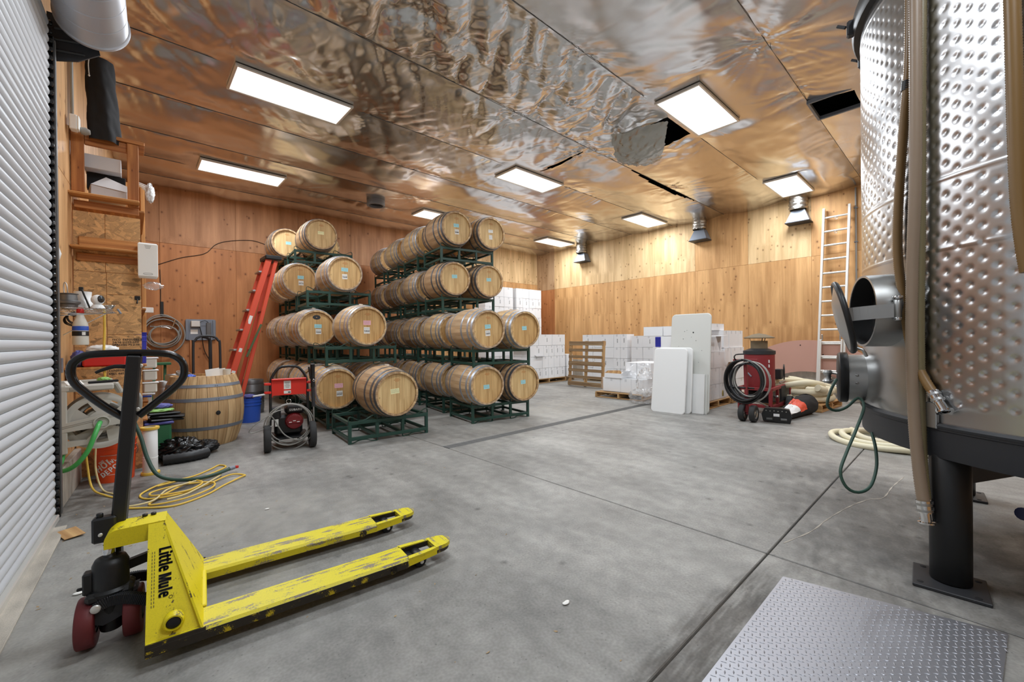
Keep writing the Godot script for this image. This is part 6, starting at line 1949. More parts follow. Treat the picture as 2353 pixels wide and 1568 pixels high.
	part(gh, "hose", mtube(curve([Vector3(0.02, 0.55, -5.10), Vector3(0.06, 0.42, -5.06), Vector3(0.10, 0.24, -5.0), Vector3(0.16, 0.10, -4.92), Vector3(0.26, 0.045, -4.84), Vector3(0.40, 0.04, -4.73), Vector3(0.56, 0.045, -4.74), Vector3(0.70, 0.05, -4.83)], 0.02), 0.0155, 12), M.dark_green)
	part(gh, "coupling", mtube([Vector3(0.69, 0.05, -4.825), Vector3(0.735, 0.052, -4.85)], 0.019, 12), M.galv)
	part(gh, "knob", mlathe([Vector2(0, -0.012), Vector2(0.018, -0.01), Vector2(0.018, 0.01), Vector2(0, 0.012)], 12), M.red_tool, at(0.755, 0.05, -4.855))
	solo("yellow_riser", mtube(curve([Vector3(-0.172, 1.62, -5.22), Vector3(-0.170, 1.4, -5.2), Vector3(-0.176, 1.2, -5.2), Vector3(-0.172, 0.97, -5.2)], 0.03), 0.009, 8), M.yellow_cord, "yellow cable hanging straight down from the wire shelf", "cable")

func blue_bucket_and_kegs() -> void:
	var bb := bucket("bucket", "bright blue bucket on the floor behind the upright barrel", "blue_bucket", Vector3(1.40, 0, -7.80), 0.165, 0.38)
	solo("purple_rag", crumple(Vector3(0.12, 0.04, 0.10), 23, 0.4), M.purple, "pale purple cloth lying in the bright blue bucket", "cloth", at(1.36, 0.40, -7.78))
	solo("white_brush", mtube([Vector3(1.42, 0.41, -7.66), Vector3(1.60, 0.42, -7.72)], 0.016, 8), M.white, "white handle lying across the bright blue bucket", "brush")
	var keg := func(label, pos, r, h, key):
		var k := thing("keg", label, "keg", pos)
		part(k, "shell", mlathe([Vector2(0, 0.03), Vector2(r * 0.86, 0.03), Vector2(r, 0.07), Vector2(r, h * 0.3), Vector2(r * 1.03, h * 0.32), Vector2(r, h * 0.34), Vector2(r, h * 0.64), Vector2(r * 1.03, h * 0.66), Vector2(r, h * 0.68), Vector2(r, h - 0.09), Vector2(r * 0.86, h - 0.05), Vector2(0, h - 0.05)], 36), M[key])
		part(k, "bottom_chime", mlathe([Vector2(r * 0.9, 0), Vector2(r * 0.97, 0), Vector2(r * 0.97, 0.08), Vector2(r * 0.9, 0.08), Vector2(r * 0.9, 0)], 36), M[key])
		part(k, "top_chime", mlathe([Vector2(r * 0.9, h - 0.1), Vector2(r * 0.97, h - 0.1), Vector2(r * 0.98, h - 0.01), Vector2(r * 0.94, h), Vector2(r * 0.9, h - 0.01), Vector2(r * 0.9, h - 0.1)], 36), M[key])
	keg.call("dark keg standing behind the bright blue bucket", Vector3(1.60, 0, -8.75), 0.2, 0.60, "steel_dark")
	keg.call("shiny steel keg left of the upright barrel", Vector3(0.33, 0.0, -7.35), 0.115, 0.76, "steel_satin")
	keg.call("second steel keg behind the shiny one, left of the upright barrel", Vector3(0.51, 0.0, -8.1), 0.14, 0.80, "steel_satin")
	var rt := solo("red_tub", mlathe([Vector2(0, 0.0), Vector2(0.12, 0.0), Vector2(0.14, 0.55), Vector2(0.13, 0.55), Vector2(0, 0.5)], 28), M.red_dull, "red tub between the steel kegs and the upright barrel", "tub", at(0.47, 0, -7.55))
	# bin with cloths and trays
	var bn := thing("storage_bin", "dark green bin of cloths and trays beside the shelf unit", "bin", Vector3(0.22, 0, -6.05))
	part(bn, "bin", mbox(Vector3(0.21, 0.39, 0.22), 0.02, Vector3(0, 0.197, 0)), M.green_bin)
	part(bn, "rim", mbox(Vector3(0.25, 0.03, 0.26), 0.01, Vector3(0, 0.40, 0)), M.purple)
	var ti := 0
	for q in [[0.27, 0.43, -6.02, 0.25], [0.30, 0.462, -6.04, -0.1], [0.24, 0.495, -6.06, 0.35]]:
		solo("black_tray", mbox(Vector3(0.30, 0.022, 0.2), 0.008), M.black, ["black tray, lowest of the pile on the green bin", "black tray, middle of the pile on the green bin", "black tray, topmost of the pile on the green bin"][ti], "tray", Transform3D(Basis(Vector3.UP, q[3]) * Basis(Vector3.BACK, -0.06), Vector3(q[0], q[1], q[2])), "black trays on the green bin")
		ti += 1
	solo("green_cloth", crumple(Vector3(0.13, 0.022, 0.1), 27, 0.3), M.lime, "pale green cloth on the tray pile", "cloth", at(0.22, 0.525, -6.08))
	solo("purple_cloth", crumple(Vector3(0.10, 0.03, 0.08), 29, 0.35), M.purple, "purple cloth lying above the pale green cloth", "cloth", at(0.24, 0.565, -6.12))
	var pi := 0
	for q in [[0.70, "white"], [0.675, "blue_bucket"], [0.62, "lumber_warm"]]:
		solo("short_pipe", mtube([Vector3(0.02, q[0], -6.28), Vector3(0.20 - pi * 0.03, q[0] - 0.003, -6.26)], 0.011 + 0.006 * (pi / 2), 10), M[q[1]], ["white pipe end poking past the shelf unit's lower edge", "blue pipe end poking past the shelf unit's lower edge", "brown wooden dowel end poking past the shelf unit"][pi], "pipe")
		pi += 1
	# green folding stand
	var gs := thing("work_stand", "green metal stand seen behind the jack's loop handle", "stand", Vector3(0.36, 0, -8.6))
	part(gs, "top", mbox(Vector3(0.22, 0.035, 0.3), 0.004, Vector3(0, 0.95, 0)), M.green_bin)
	for x in [-0.09, 0.04]:
		part(gs, "leg", mbar(Vector3(x - 0.02, 0, 0.12), Vector3(x, 0.94, 0), 0.035, 0.035), M.green_bin)
		part(gs, "leg", mbar(Vector3(x - 0.02, 0, -0.12), Vector3(x, 0.94, 0), 0.035, 0.035), M.green_bin)
	part(gs, "crossbar", mbar(Vector3(-0.09, 0.5, 0.0), Vector3(0.04, 0.5, 0), 0.025, 0.025), M.green_bin)
	# hand truck
	var ht := thing("hand_truck", "black hand truck with a double arched handle behind the upright barrel", "hand truck", Vector3(0.795, 0, -7.2))
	var arch := func(x0, x1, z, top): 
		return mtube(curve([Vector3(x0, 0.1, z), Vector3(x0, top - 0.18, z), Vector3(x0 + 0.02, top - 0.06, z), Vector3(x0 + 0.08, top, z), Vector3(x1 - 0.08, top, z), Vector3(x1 - 0.02, top - 0.06, z), Vector3(x1, top - 0.18, z), Vector3(x1, 0.1, z)], 0.03), 0.016, 10)
	part(ht, "handle_arch", arch.call(-0.16, 0.145, 0.0, 1.36), M.charcoal)
	part(ht, "handle_arch", mtube(curve([Vector3(-0.05, 1.355, -0.02), Vector3(0.02, 1.33, -0.10), Vector3(0.045, 1.22, -0.16), Vector3(0.045, 0.2, -0.16)], 0.03), 0.018, 10), M.charcoal)
	part(ht, "nose_plate", mbox(Vector3(0.36, 0.01, 0.2), 0.003, Vector3(0, 0.01, 0.12)), M.charcoal)
	for s in [-1, 1]:
		wheel(ht, 0.11, 0.05, Transform3D(Basis(Vector3.BACK, PI / 2), Vector3(s * 0.2, 0.11, -0.1)), M.steel_dark)

func hose_reel() -> void:
	# wall bracket with a big flat reel, its face toward the room
	var h := thing("hose_reel", "beige plastic hose reel on a swinging wall bracket", "hose reel", Vector3(-0.44, 0.42, -4.86), deg_to_rad(6))
	var G: Material = M.plastic_grey
	part(h, "wall_bracket", mbox(Vector3(0.055, 0.54, 0.045), 0.008, Vector3(0.03, 0.26, 0.10)), G)
	part(h, "top_arm", mbox(Vector3(0.31, 0.05, 0.05), 0.01, Vector3(0.17, 0.50, 0.10)), G)
	part(h, "label_panel", mbox(Vector3(0.08, 0.022, 0.004), 0.002, Vector3(0.11, 0.50, 0.127)), M.plastic_grey_dark)
	part(h, "top_tray", mbox(Vector3(0.33, 0.022, 0.28), 0.008, Vector3(0.19, 0.515, -0.04)), G)
	part(h, "tray_wall", mbar(Vector3(0.02, 0.535, -0.17), Vector3(0.34, 0.535, -0.17), 0.02, 0.03, 0.006), G)
	part(h, "tray_end", mbar(Vector3(0.33, 0.53, 0.09), Vector3(0.37, 0.44, 0.06), 0.05, 0.03, 0.008), G)
	part(h, "middle_arm", mprism([Vector2(0.0, 0.16), Vector2(0.0, 0.225), Vector2(0.40, 0.30), Vector2(0.44, 0.27), Vector2(0.36, 0.185), Vector2(0.20, 0.175)], 0.085, 0.125), G)
	for i in 2:
		part(h, "arm_groove", mbar(Vector3(0.01, 0.203 - i * 0.012, 0.127), Vector3(0.38, 0.275 - i * 0.012, 0.127), 0.003, 0.002, 0.0005), M.plastic_grey_dark)
	part(h, "lower_arm", mprism([Vector2(0.0, 0.04), Vector2(0.0, 0.09), Vector2(0.16, 0.085), Vector2(0.24, 0.18), Vector2(0.28, 0.18), Vector2(0.20, 0.05)], 0.085, 0.12), G)
	# the reel: two pierced flanges and a drum
	var c := Vector3(0.25, 0.215, 0.0)
	for e in [[0.05, true], [-0.16, false]]:
		var fl := Node3D.new()
		fl.name = "flange"
		fl.position = c + Vector3(0, 0, e[0])
		h.add_child(fl, true)
		var rimm := MB.new()
		rimm.xf = Transform3D(Basis(Vector3.RIGHT, PI / 2), Vector3.ZERO)
		rimm.lathe([Vector2(0.175, -0.008), Vector2(0.205, -0.012), Vector2(0.222, -0.006), Vector2(0.222, 0.010), Vector2(0.205, 0.012), Vector2(0.19, 0.016), Vector2(0.175, 0.008), Vector2(0.175, -0.008)], 64)
		part(fl, "rim", rimm, G)
		var hub := MB.new()
		hub.xf = Transform3D(Basis(Vector3.RIGHT, PI / 2), Vector3.ZERO)
		hub.lathe([Vector2(0, -0.012), Vector2(0.085, -0.012), Vector2(0.085, 0.012), Vector2(0.05, 0.02), Vector2(0, 0.02)], 48)
		part(fl, "hub", hub, G)
		# broad spokes leave kidney shaped openings between them
		for k in 5:
			var a := TAU * k / 5 + 0.35
			var pts := []
			for t in 7:
				var aa := a + lerpf(-0.30, 0.30, t / 6.0)
				pts.append(Vector2(cos(aa), sin(aa)) * 0.08)
			for t in 7:
				var aa := a + lerpf(0.42, -0.42, t / 6.0)
				pts.append(Vector2(cos(aa), sin(aa)) * 0.18)
			part(fl, "spoke", mprism(pts, -0.007, 0.009), G)
	part(h, "drum", mcyl(0.10, -0.16, 0.05, 36), M.plastic_grey_dark, Transform3D(Basis(Vector3.RIGHT, PI / 2), c))
	part(h, "wound_hose", mtube(curve(coil(c + Vector3(0, 0, -0.055), Vector3.BACK, 0.145, 6, 0.14, 6), 0.03), 0.013, 8), M.cable_grey)
	var ring_m := MB.new()
	ring_m.xf = Transform3D(Basis(Vector3.RIGHT, PI / 2), Vector3.ZERO)
	ring_m.lathe([Vector2(0.042, -0.03), Vector2(0.052, -0.03), Vector2(0.052, 0.012), Vector2(0.042, 0.014), Vector2(0.042, -0.03)], 32)
	part(h, "hub_socket", ring_m, G, Transform3D(Basis(), c + Vector3(0, 0, 0.125)))
	part(h, "hub_core", mcyl(0.042, -0.02, 0.0, 28), M.charcoal, Transform3D(Basis(Vector3.RIGHT, PI / 2), c + Vector3(0, 0, 0.12)))
	# leader hose coming out of the hub
	solo("leader_hose", mtube(curve([Vector3(-0.19, 0.635, -4.76), Vector3(-0.195, 0.625, -4.68), Vector3(-0.215, 0.56, -4.62), Vector3(-0.255, 0.44, -4.60), Vector3(-0.32, 0.345, -4.62), Vector3(-0.385, 0.305, -4.66), Vector3(-0.418, 0.318, -4.70), Vector3(-0.405, 0.37, -4.76), Vector3(-0.40, 0.44, -4.82)], 0.015), 0.0165, 14), M.green_hose, "bright green leader hose curving from the hose reel's hub to the wall", "hose")
	solo("grey_hose_end", mtube(curve([Vector3(-0.06, 0.86, -5.05), Vector3(0.02, 0.845, -5.02), Vector3(0.06, 0.79, -4.98), Vector3(0.05, 0.66, -5.0), Vector3(0.02, 0.56, -5.1)], 0.02), 0.014, 10), M.cable_grey, "grey hose end arching over the hose reel", "hose")
	solo("note_card", mbox(Vector3(0.10, 0.002, 0.06), 0), M.paper, "white printed card lying on the hose reel's tray", "card", Transform3D(Basis(Vector3.UP, 0.5) * Basis(Vector3.RIGHT, 0.5), Vector3(-0.335, 0.962, -4.82)))
	solo("tray_tool", mbar(Vector3(-0.26, 0.955, -4.86), Vector3(-0.08, 0.958, -4.9), 0.03, 0.02, 0.006), M.black_matte, "dark tool lying in the hose reel's tray", "tool")
	solo("green_glove", crumple(Vector3(0.04, 0.018, 0.03), 83, 0.4), M.lime, "small green glove in the hose reel's tray", "glove", at(-0.17, 0.972, -4.93))

func wire_shelf() -> void:
	var s := thing("wire_shelf", "chrome wire shelf on the left wall above the hose reel", "shelf", Vector3(-0.45, 1.555, -4.95))
	var wr := MB.new()
	for i in 16:
		var x := 0.01 + i * 0.022
		wr.tube([Vector3(x, 0.0, 0.30), Vector3(x, 0.0, -0.28)], 0.0022, 5)
	part(s, "wires", wr, M.chrome).set_meta("kind", "stuff")
	for z in [0.30, 0.1, -0.1, -0.28]:
		part(s, "cross_wire", mtube([Vector3(0.0, -0.005, z), Vector3(0.345, -0.005, z)], 0.004, 6), M.chrome)
	part(s, "front_lip", mtube(curve([Vector3(0.0, -0.045, 0.31), Vector3(0.25, -0.045, 0.31), Vector3(0.36, -0.03, 0.30)], 0.05), 0.004, 6), M.chrome)
	part(s, "front_lip", mtube([Vector3(0.0, -0.07, 0.31), Vector3(0.37, -0.035, 0.31)], 0.004, 6), M.chrome)
	part(s, "end_cap", mbox(Vector3(0.014, 0.045, 0.03), 0.004), M.galv, Transform3D(Basis(Vector3.BACK, 0.5), Vector3(0.385, -0.022, 0.30)))
	part(s, "side_rail", mtube([Vector3(0.345, -0.003, 0.30), Vector3(0.345, -0.003, -0.28)], 0.005, 6), M.chrome)
	part(s, "brace", mtube([Vector3(0.01, -0.22, -0.2), Vector3(0.30, -0.01, -0.2)], 0.005, 6), M.chrome)
	var by := 1.558
	# metal pot with a dipper
	var pt := thing("metal_pot", "dull metal canister on the wire shelf, nearest the door", "pot", Vector3(-0.365, by, -4.86))
	part(pt, "pot", mlathe([Vector2(0, 0), Vector2(0.055, 0), Vector2(0.056, 0.03), Vector2(0.072, 0.04), Vector2(0.072, 0.055), Vector2(0.056, 0.065), Vector2(0.052, 0.11), Vector2(0.060, 0.115), Vector2(0.060, 0.12), Vector2(0, 0.118)], 32), M.steel_dark)
	part(pt, "dipper_handle", mtube(curve([Vector3(-0.02, 0.1, 0.01), Vector3(-0.024, 0.17, 0.0), Vector3(-0.02, 0.205, 0.0), Vector3(-0.01, 0.2, 0.0), Vector3(-0.004, 0.17, 0.01), Vector3(0.0, 0.1, 0.01)], 0.02), 0.004, 8), M.steel_satin)
	var mg := thing("white_jar", "white plastic jar on the wire shelf behind the camera", "jar", Vector3(-0.29, by, -4.99))
	part(mg, "jar", mlathe([Vector2(0, 0), Vector2(0.06, 0), Vector2(0.062, 0.07), Vector2(0.05, 0.085), Vector2(0.055, 0.15), Vector2(0.05, 0.15), Vector2(0, 0.146)], 28), M.white_gloss)
	part(mg, "black_cap", mbox(Vector3(0.028, 0.035, 0.02), 0.004, Vector3(-0.01, 0.172, 0)), M.black)
	var cm := thing("security_camera", "white round indoor camera with a black lens on the wire shelf", "camera", Vector3(-0.195, by, -4.82), 0.6)
	part(cm, "base", mlathe([Vector2(0, 0), Vector2(0.045, 0), Vector2(0.045, 0.012), Vector2(0.03, 0.035), Vector2(0.0, 0.04)], 32), M.white_gloss)
	var sp := []
	for i in 13:
		var a := -PI / 2 + PI * i / 12
		sp.append(Vector2(cos(a) * 0.042, 0.075 + sin(a) * 0.042))
	part(cm, "head", mlathe(sp, 36), M.white_gloss)
	part(cm, "lens_face", mlathe([Vector2(0.024, 0.0), Vector2(0.022, 0.006), Vector2(0, 0.009)], 28), M.black_gloss, Transform3D(Basis(Vector3.RIGHT, PI / 2 - 0.1) * Basis().scaled(Vector3(1, 1, 1.3)), Vector3(0.0, 0.08, 0.036)))
	for q in [[-0.245, -4.90, 0.45], [-0.30, -5.05, 0.0]]:
		solo("black_antenna", mbar(Vector3(q[0], by + 0.01, q[1]), Vector3(q[0] - 0.05 * q[2] * 2.0, by + 0.16, q[1]), 0.022, 0.012, 0.004), M.black, "black flat antenna leaning behind the camera on the wire shelf" if q[2] > 0 else "black upright antenna beside the white jar on the wire shelf", "antenna")
	solo("metal_dish", mlathe([Vector2(0, 0.0), Vector2(0.02, 0.0), Vector2(0.03, 0.02), Vector2(0.045, 0.035), Vector2(0.043, 0.037), Vector2(0, 0.01)], 24), M.chrome, "small shiny metal dish at the wire shelf's right end", "dish", at(-0.13, by, -4.88))
	# spray bottle hung below
	var sb := thing("spray_bottle", "white spray bottle with a blue band and red cap hanging under the wire shelf", "bottle", Vector3(-0.295, 1.265, -4.80))
	part(sb, "bottle", mlathe([Vector2(0, 0), Vector2(0.044, 0), Vector2(0.048, 0.006), Vector2(0.046, 0.15), Vector2(0.044, 0.17), Vector2(0.025, 0.225), Vector2(0.019, 0.245), Vector2(0.019, 0.262), Vector2(0, 0.262)], 32), M.milky)
	part(sb, "blue_band", mlathe([Vector2(0.0475, 0.115), Vector2(0.0478, 0.118), Vector2(0.0475, 0.148), Vector2(0.0465, 0.15)], 32), M.blue_bucket)
	part(sb, "black_label", mlathe([Vector2(0.0485, 0.072), Vector2(0.0488, 0.075), Vector2(0.048, 0.108), Vector2(0.0475, 0.11)], 32), M.black)
	var wl := MB.new()
	wl.lathe([Vector2(0.0495, 0.078), Vector2(0.0492, 0.104)], 8, 0.9, 1.35)
	part(sb, "white_label", wl, M.paper)
	part(sb, "cap", mlathe([Vector2(0.021, 0.255), Vector2(0.023, 0.26), Vector2(0.021, 0.285), Vector2(0.012, 0.30), Vector2(0, 0.30)], 20), M.red_tool)
	solo("wire_clutter", mtube(curve(coil(Vector3(-0.345, 1.475, -4.98), Vector3(0.4, 0.3, 1).normalized(), 0.05, 7, 0.09, 66), 0.02), 0.0035, 6), M.charcoal, "dark tangle of wires hanging under the wire shelf", "wires")
	solo("dark_hanger", mbox(Vector3(0.012, 0.16, 0.04), 0.004), M.black, "short black bar hanging beside the wire tangle", "hanger", at(-0.30, 1.44, -5.06))
	# ledge with a red tray, bags and switch plates
	var lg := thing("wall_ledge", "small wooden ledge below the wire shelf", "ledge", Vector3(-0.25, 1.06, -5.28))
	part(lg, "board", mbox(Vector3(0.34, 0.02, 0.24), 0.003), M.lumber)
	part(lg, "bracket", mbox(Vector3(0.03, 0.10, 0.2), 0.003, Vector3(-0.14, -0.06, 0)), M.lumber)
	var rt := thing("red_tray", "red plastic tray with a clear lid on the wooden ledge", "tray", Vector3(-0.19, 1.072, -5.25))
	part(rt, "tray", mbox(Vector3(0.28, 0.10, 0.16), 0.012, Vector3(0.02, 0.05, 0)), M.red_tool)
	part(rt, "lid", mbox(Vector3(0.29, 0.014, 0.17), 0.005, Vector3(0.02, 0.107, 0)), M.milky)
	solo("white_bag", crumple(Vector3(0.10, 0.035, 0.07), 87, 0.35), M.white, "white plastic bag bunched on top of the red tray", "plastic bag", at(-0.19, 1.225, -5.27))
	solo("purple_bag", crumple(Vector3(0.05, 0.07, 0.06), 89, 0.4), M.purple, "dark purple plastic bag beside the red tray", "plastic bag", at(-0.335, 1.14, -5.27))
	solo("switch_plate", mbox(Vector3(0.012, 0.12, 0.05), 0.003), M.galv, "narrow metal switch plate on the left wall", "switch plate", Transform3D(Basis(Vector3.UP, deg_to_rad(-3.3)), Vector3(-0.415, 1.10, -4.98)))
	solo("white_dome", mlathe([Vector2(0.0, 0.0), Vector2(0.06, 0.0), Vector2(0.055, 0.02), Vector2(0.0, 0.035)], 24), M.white, "round white wall fitting beside the roller door", "wall fitting", Transform3D(Basis(Vector3.BACK, -PI / 2), Vector3(-0.415, 1.96, -4.66)))

func step_ladder() -> void:
	# folded fibreglass step ladder leaning on the barrel racks
	var l := thing("step_ladder", "orange red fibreglass step ladder leaning against the left barrel stack", "ladder")
	var top := Vector3(1.70, 2.60, -7.52)
	var f0 := Vector3(0.90, 0.02, -7.42)
	var r0 := Vector3(1.14, 0.02, -7.46)
	for dz in [0.0, -0.42]:
		var k := 0.16 if dz < 0.0 else 0.0
		var o := Vector3(0, 0, dz)
		part(l, "front_rail", mbar(f0 + o, top + o * 0.7 + Vector3(-0.055, 0, 0), 0.032, 0.085, 0.006), M.ladder_orange)
		part(l, "rear_rail", mbar(r0 + o, top + o * 0.7 + Vector3(0.045, -0.02, -0.01), 0.028, 0.055, 0.006), M.ladder_orange)
		part(l, "foot", mbox(Vector3(0.09, 0.04, 0.05), 0.006, f0 + o), M.black)
		part(l, "foot", mbox(Vector3(0.07, 0.04, 0.05), 0.006, r0 + o), M.black)
	for i in 8:
		var f := (i + 0.7) / 8.4
		var c := f0.lerp(top + Vector3(-0.055, 0, 0), f)
		part(l, "step", mbox(Vector3(0.10, 0.028, 0.40 - 0.12 * f), 0.004), M.steel_satin, Transform3D(Basis(), c + Vector3(-0.035, 0, -0.21 + 0.06 * f)))
		if i % 2 == 1:
			var e := r0.lerp(top + Vector3(0.045, -0.02, 0), f)
			part(l, "rear_brace", mbox(Vector3(0.03, 0.03, 0.38 - 0.12 * f), 0.004), M.red_dull, Transform3D(Basis(), e + Vector3(0, 0, -0.21 + 0.06 * f)))
	part(l, "top_cap", mbox(Vector3(0.24, 0.07, 0.40), 0.015, top + Vector3(0.0, 0.02, -0.14)), M.black)
	part(l, "spreader", mbar(Vector3(1.30, 1.05, -7.40), Vector3(1.50, 1.55, -7.40), 0.012, 0.03, 0.002), M.olive)
	for q in [[0.62, 0.13, 0.045], [0.30, 0.11, 0.05], [0.44, 0.06, 0.04]]:
		var c := f0.lerp(top + Vector3(-0.055, 0, 0), q[0])
		var d := (top - f0).normalized()
		part(l, "sticker", mbox(Vector3(q[2], q[1], 0.003), 0.001), M.paper, Transform3D(Basis(Vector3.BACK, -atan2(d.x, d.y)), c + Vector3(0, 0, 0.018)))

func back_wall_things() -> void:
	var z := ZB + 0.013
	var pn := thing("electrical_panel", "grey electrical panel board with a meter box on the back wall", "electrical panel", Vector3(1.07, 1.33, z))
	part(pn, "board", mbox(Vector3(0.48, 0.43, 0.03), 0.004, Vector3(0, 0.21, 0.015)), M.galv)
	for s in [-1, 1]:
		part(pn, "flange", mbox(Vector3(0.05, 0.40, 0.05), 0.004, Vector3(s * 0.225, 0.21, 0.03)), M.galv)
	part(pn, "meter_box", mbox(Vector3(0.15, 0.12, 0.08), 0.008, Vector3(-0.09, 0.33, 0.065)), M.alu)
	part(pn, "relay_box", mbox(Vector3(0.08, 0.3, 0.06), 0.006, Vector3(0.13, 0.21, 0.055)), M.steel_dark)
	part(pn, "label_sheet", mbox(Vector3(0.12, 0.09, 0.002), 0, Vector3(-0.11, 0.17, 0.032)), M.paper)
	part(pn, "lead", mtube(curve([Vector3(-0.02, 0.36, 0.1), Vector3(0.06, 0.40, 0.1), Vector3(0.12, 0.36, 0.09)], 0.03), 0.006, 6), M.black)
	part(pn, "lead", mtube(curve([Vector3(-0.03, 0.3, 0.09), Vector3(0.01, 0.1, 0.08), Vector3(0.05, -0.2, 0.04), Vector3(0.14, -0.42, 0.03)], 0.05), 0.008, 6), M.black)
	part(pn, "conduit", mcyl(0.016, -0.9, 0.0, 10), M.ply_red_0, at(-0.17, 0, 0.02))
	part(pn, "conduit", mcyl(0.016, -0.9, 0.0, 10), M.charcoal, at(0.17, 0, 0.02))
	# coiled cable on a black hook
	var hk := thing("wall_hook", "black flat hook on the back wall carrying the cable coil", "hook", Vector3(0.46, 1.92, z))
	part(hk, "strap", mbox(Vector3(0.055, 0.30, 0.012), 0.003, Vector3(0, 0.02, 0.006)), M.black)
	part(hk, "prong", mtube(curve([Vector3(0, -0.1, 0.01), Vector3(0, -0.13, 0.05), Vector3(0, -0.10, 0.12)], 0.02), 0.012, 8), M.black)
	for i in 4:
		var pts := coil(Vector3(0.46 + i * 0.01, 1.50 - i * 0.035, z + 0.06 + i * 0.015), Vector3.BACK, [0.31, 0.28, 0.33, 0.25][i], [3, 2, 2, 2][i], 0.05, 31 + i, [1.08, 1.0, 1.12, 0.9][i])
		solo("cable_coil", mtube(curve(pts, 0.04), 0.011, 6), M.cable_grey, ["grey cable coil on the black wall hook, tightest bundle", "grey cable loop inside the wall coil, second bundle", "grey cable loop hanging lowest from the wall hook", "short grey cable loops at the heart of the wall coil"][i], "cable", Transform3D(), "grey cable hung on the back wall")
	solo("hose_tee", mtube(curve([Vector3(0.28, 1.60, z + 0.10), Vector3(0.52, 1.585, z + 0.10), Vector3(0.60, 1.56, z + 0.10), Vector3(0.66, 1.74, z + 0.10)], 0.03), 0.014, 8), M.chrome, "chrome tee fitting hanging inside the grey cable coil", "fitting")
	solo("sagging_wire", mtube(curve([Vector3(0.30, 2.75, z + 0.01), Vector3(0.75, 2.98, z + 0.01), Vector3(1.15, 3.12, z + 0.01), Vector3(1.35, 3.34, z + 0.01), Vector3(1.6, 3.45, z + 0.01), Vector3(2.0, 3.52, z + 0.01), Vector3(2.3, 3.46, z + 0.01)], 0.05), 0.006, 6), M.cavity, "thin dark wire tacked slackly across the back wall", "wire")
	solo("thin_cable", mtube(curve([Vector3(0.44, 2.72, z + 0.01), Vector3(0.445, 2.3, z + 0.01), Vector3(0.44, 1.95, z + 0.01)], 0.05), 0.006, 6), M.cavity, "thin black cable running down the back wall to the hook", "cord")

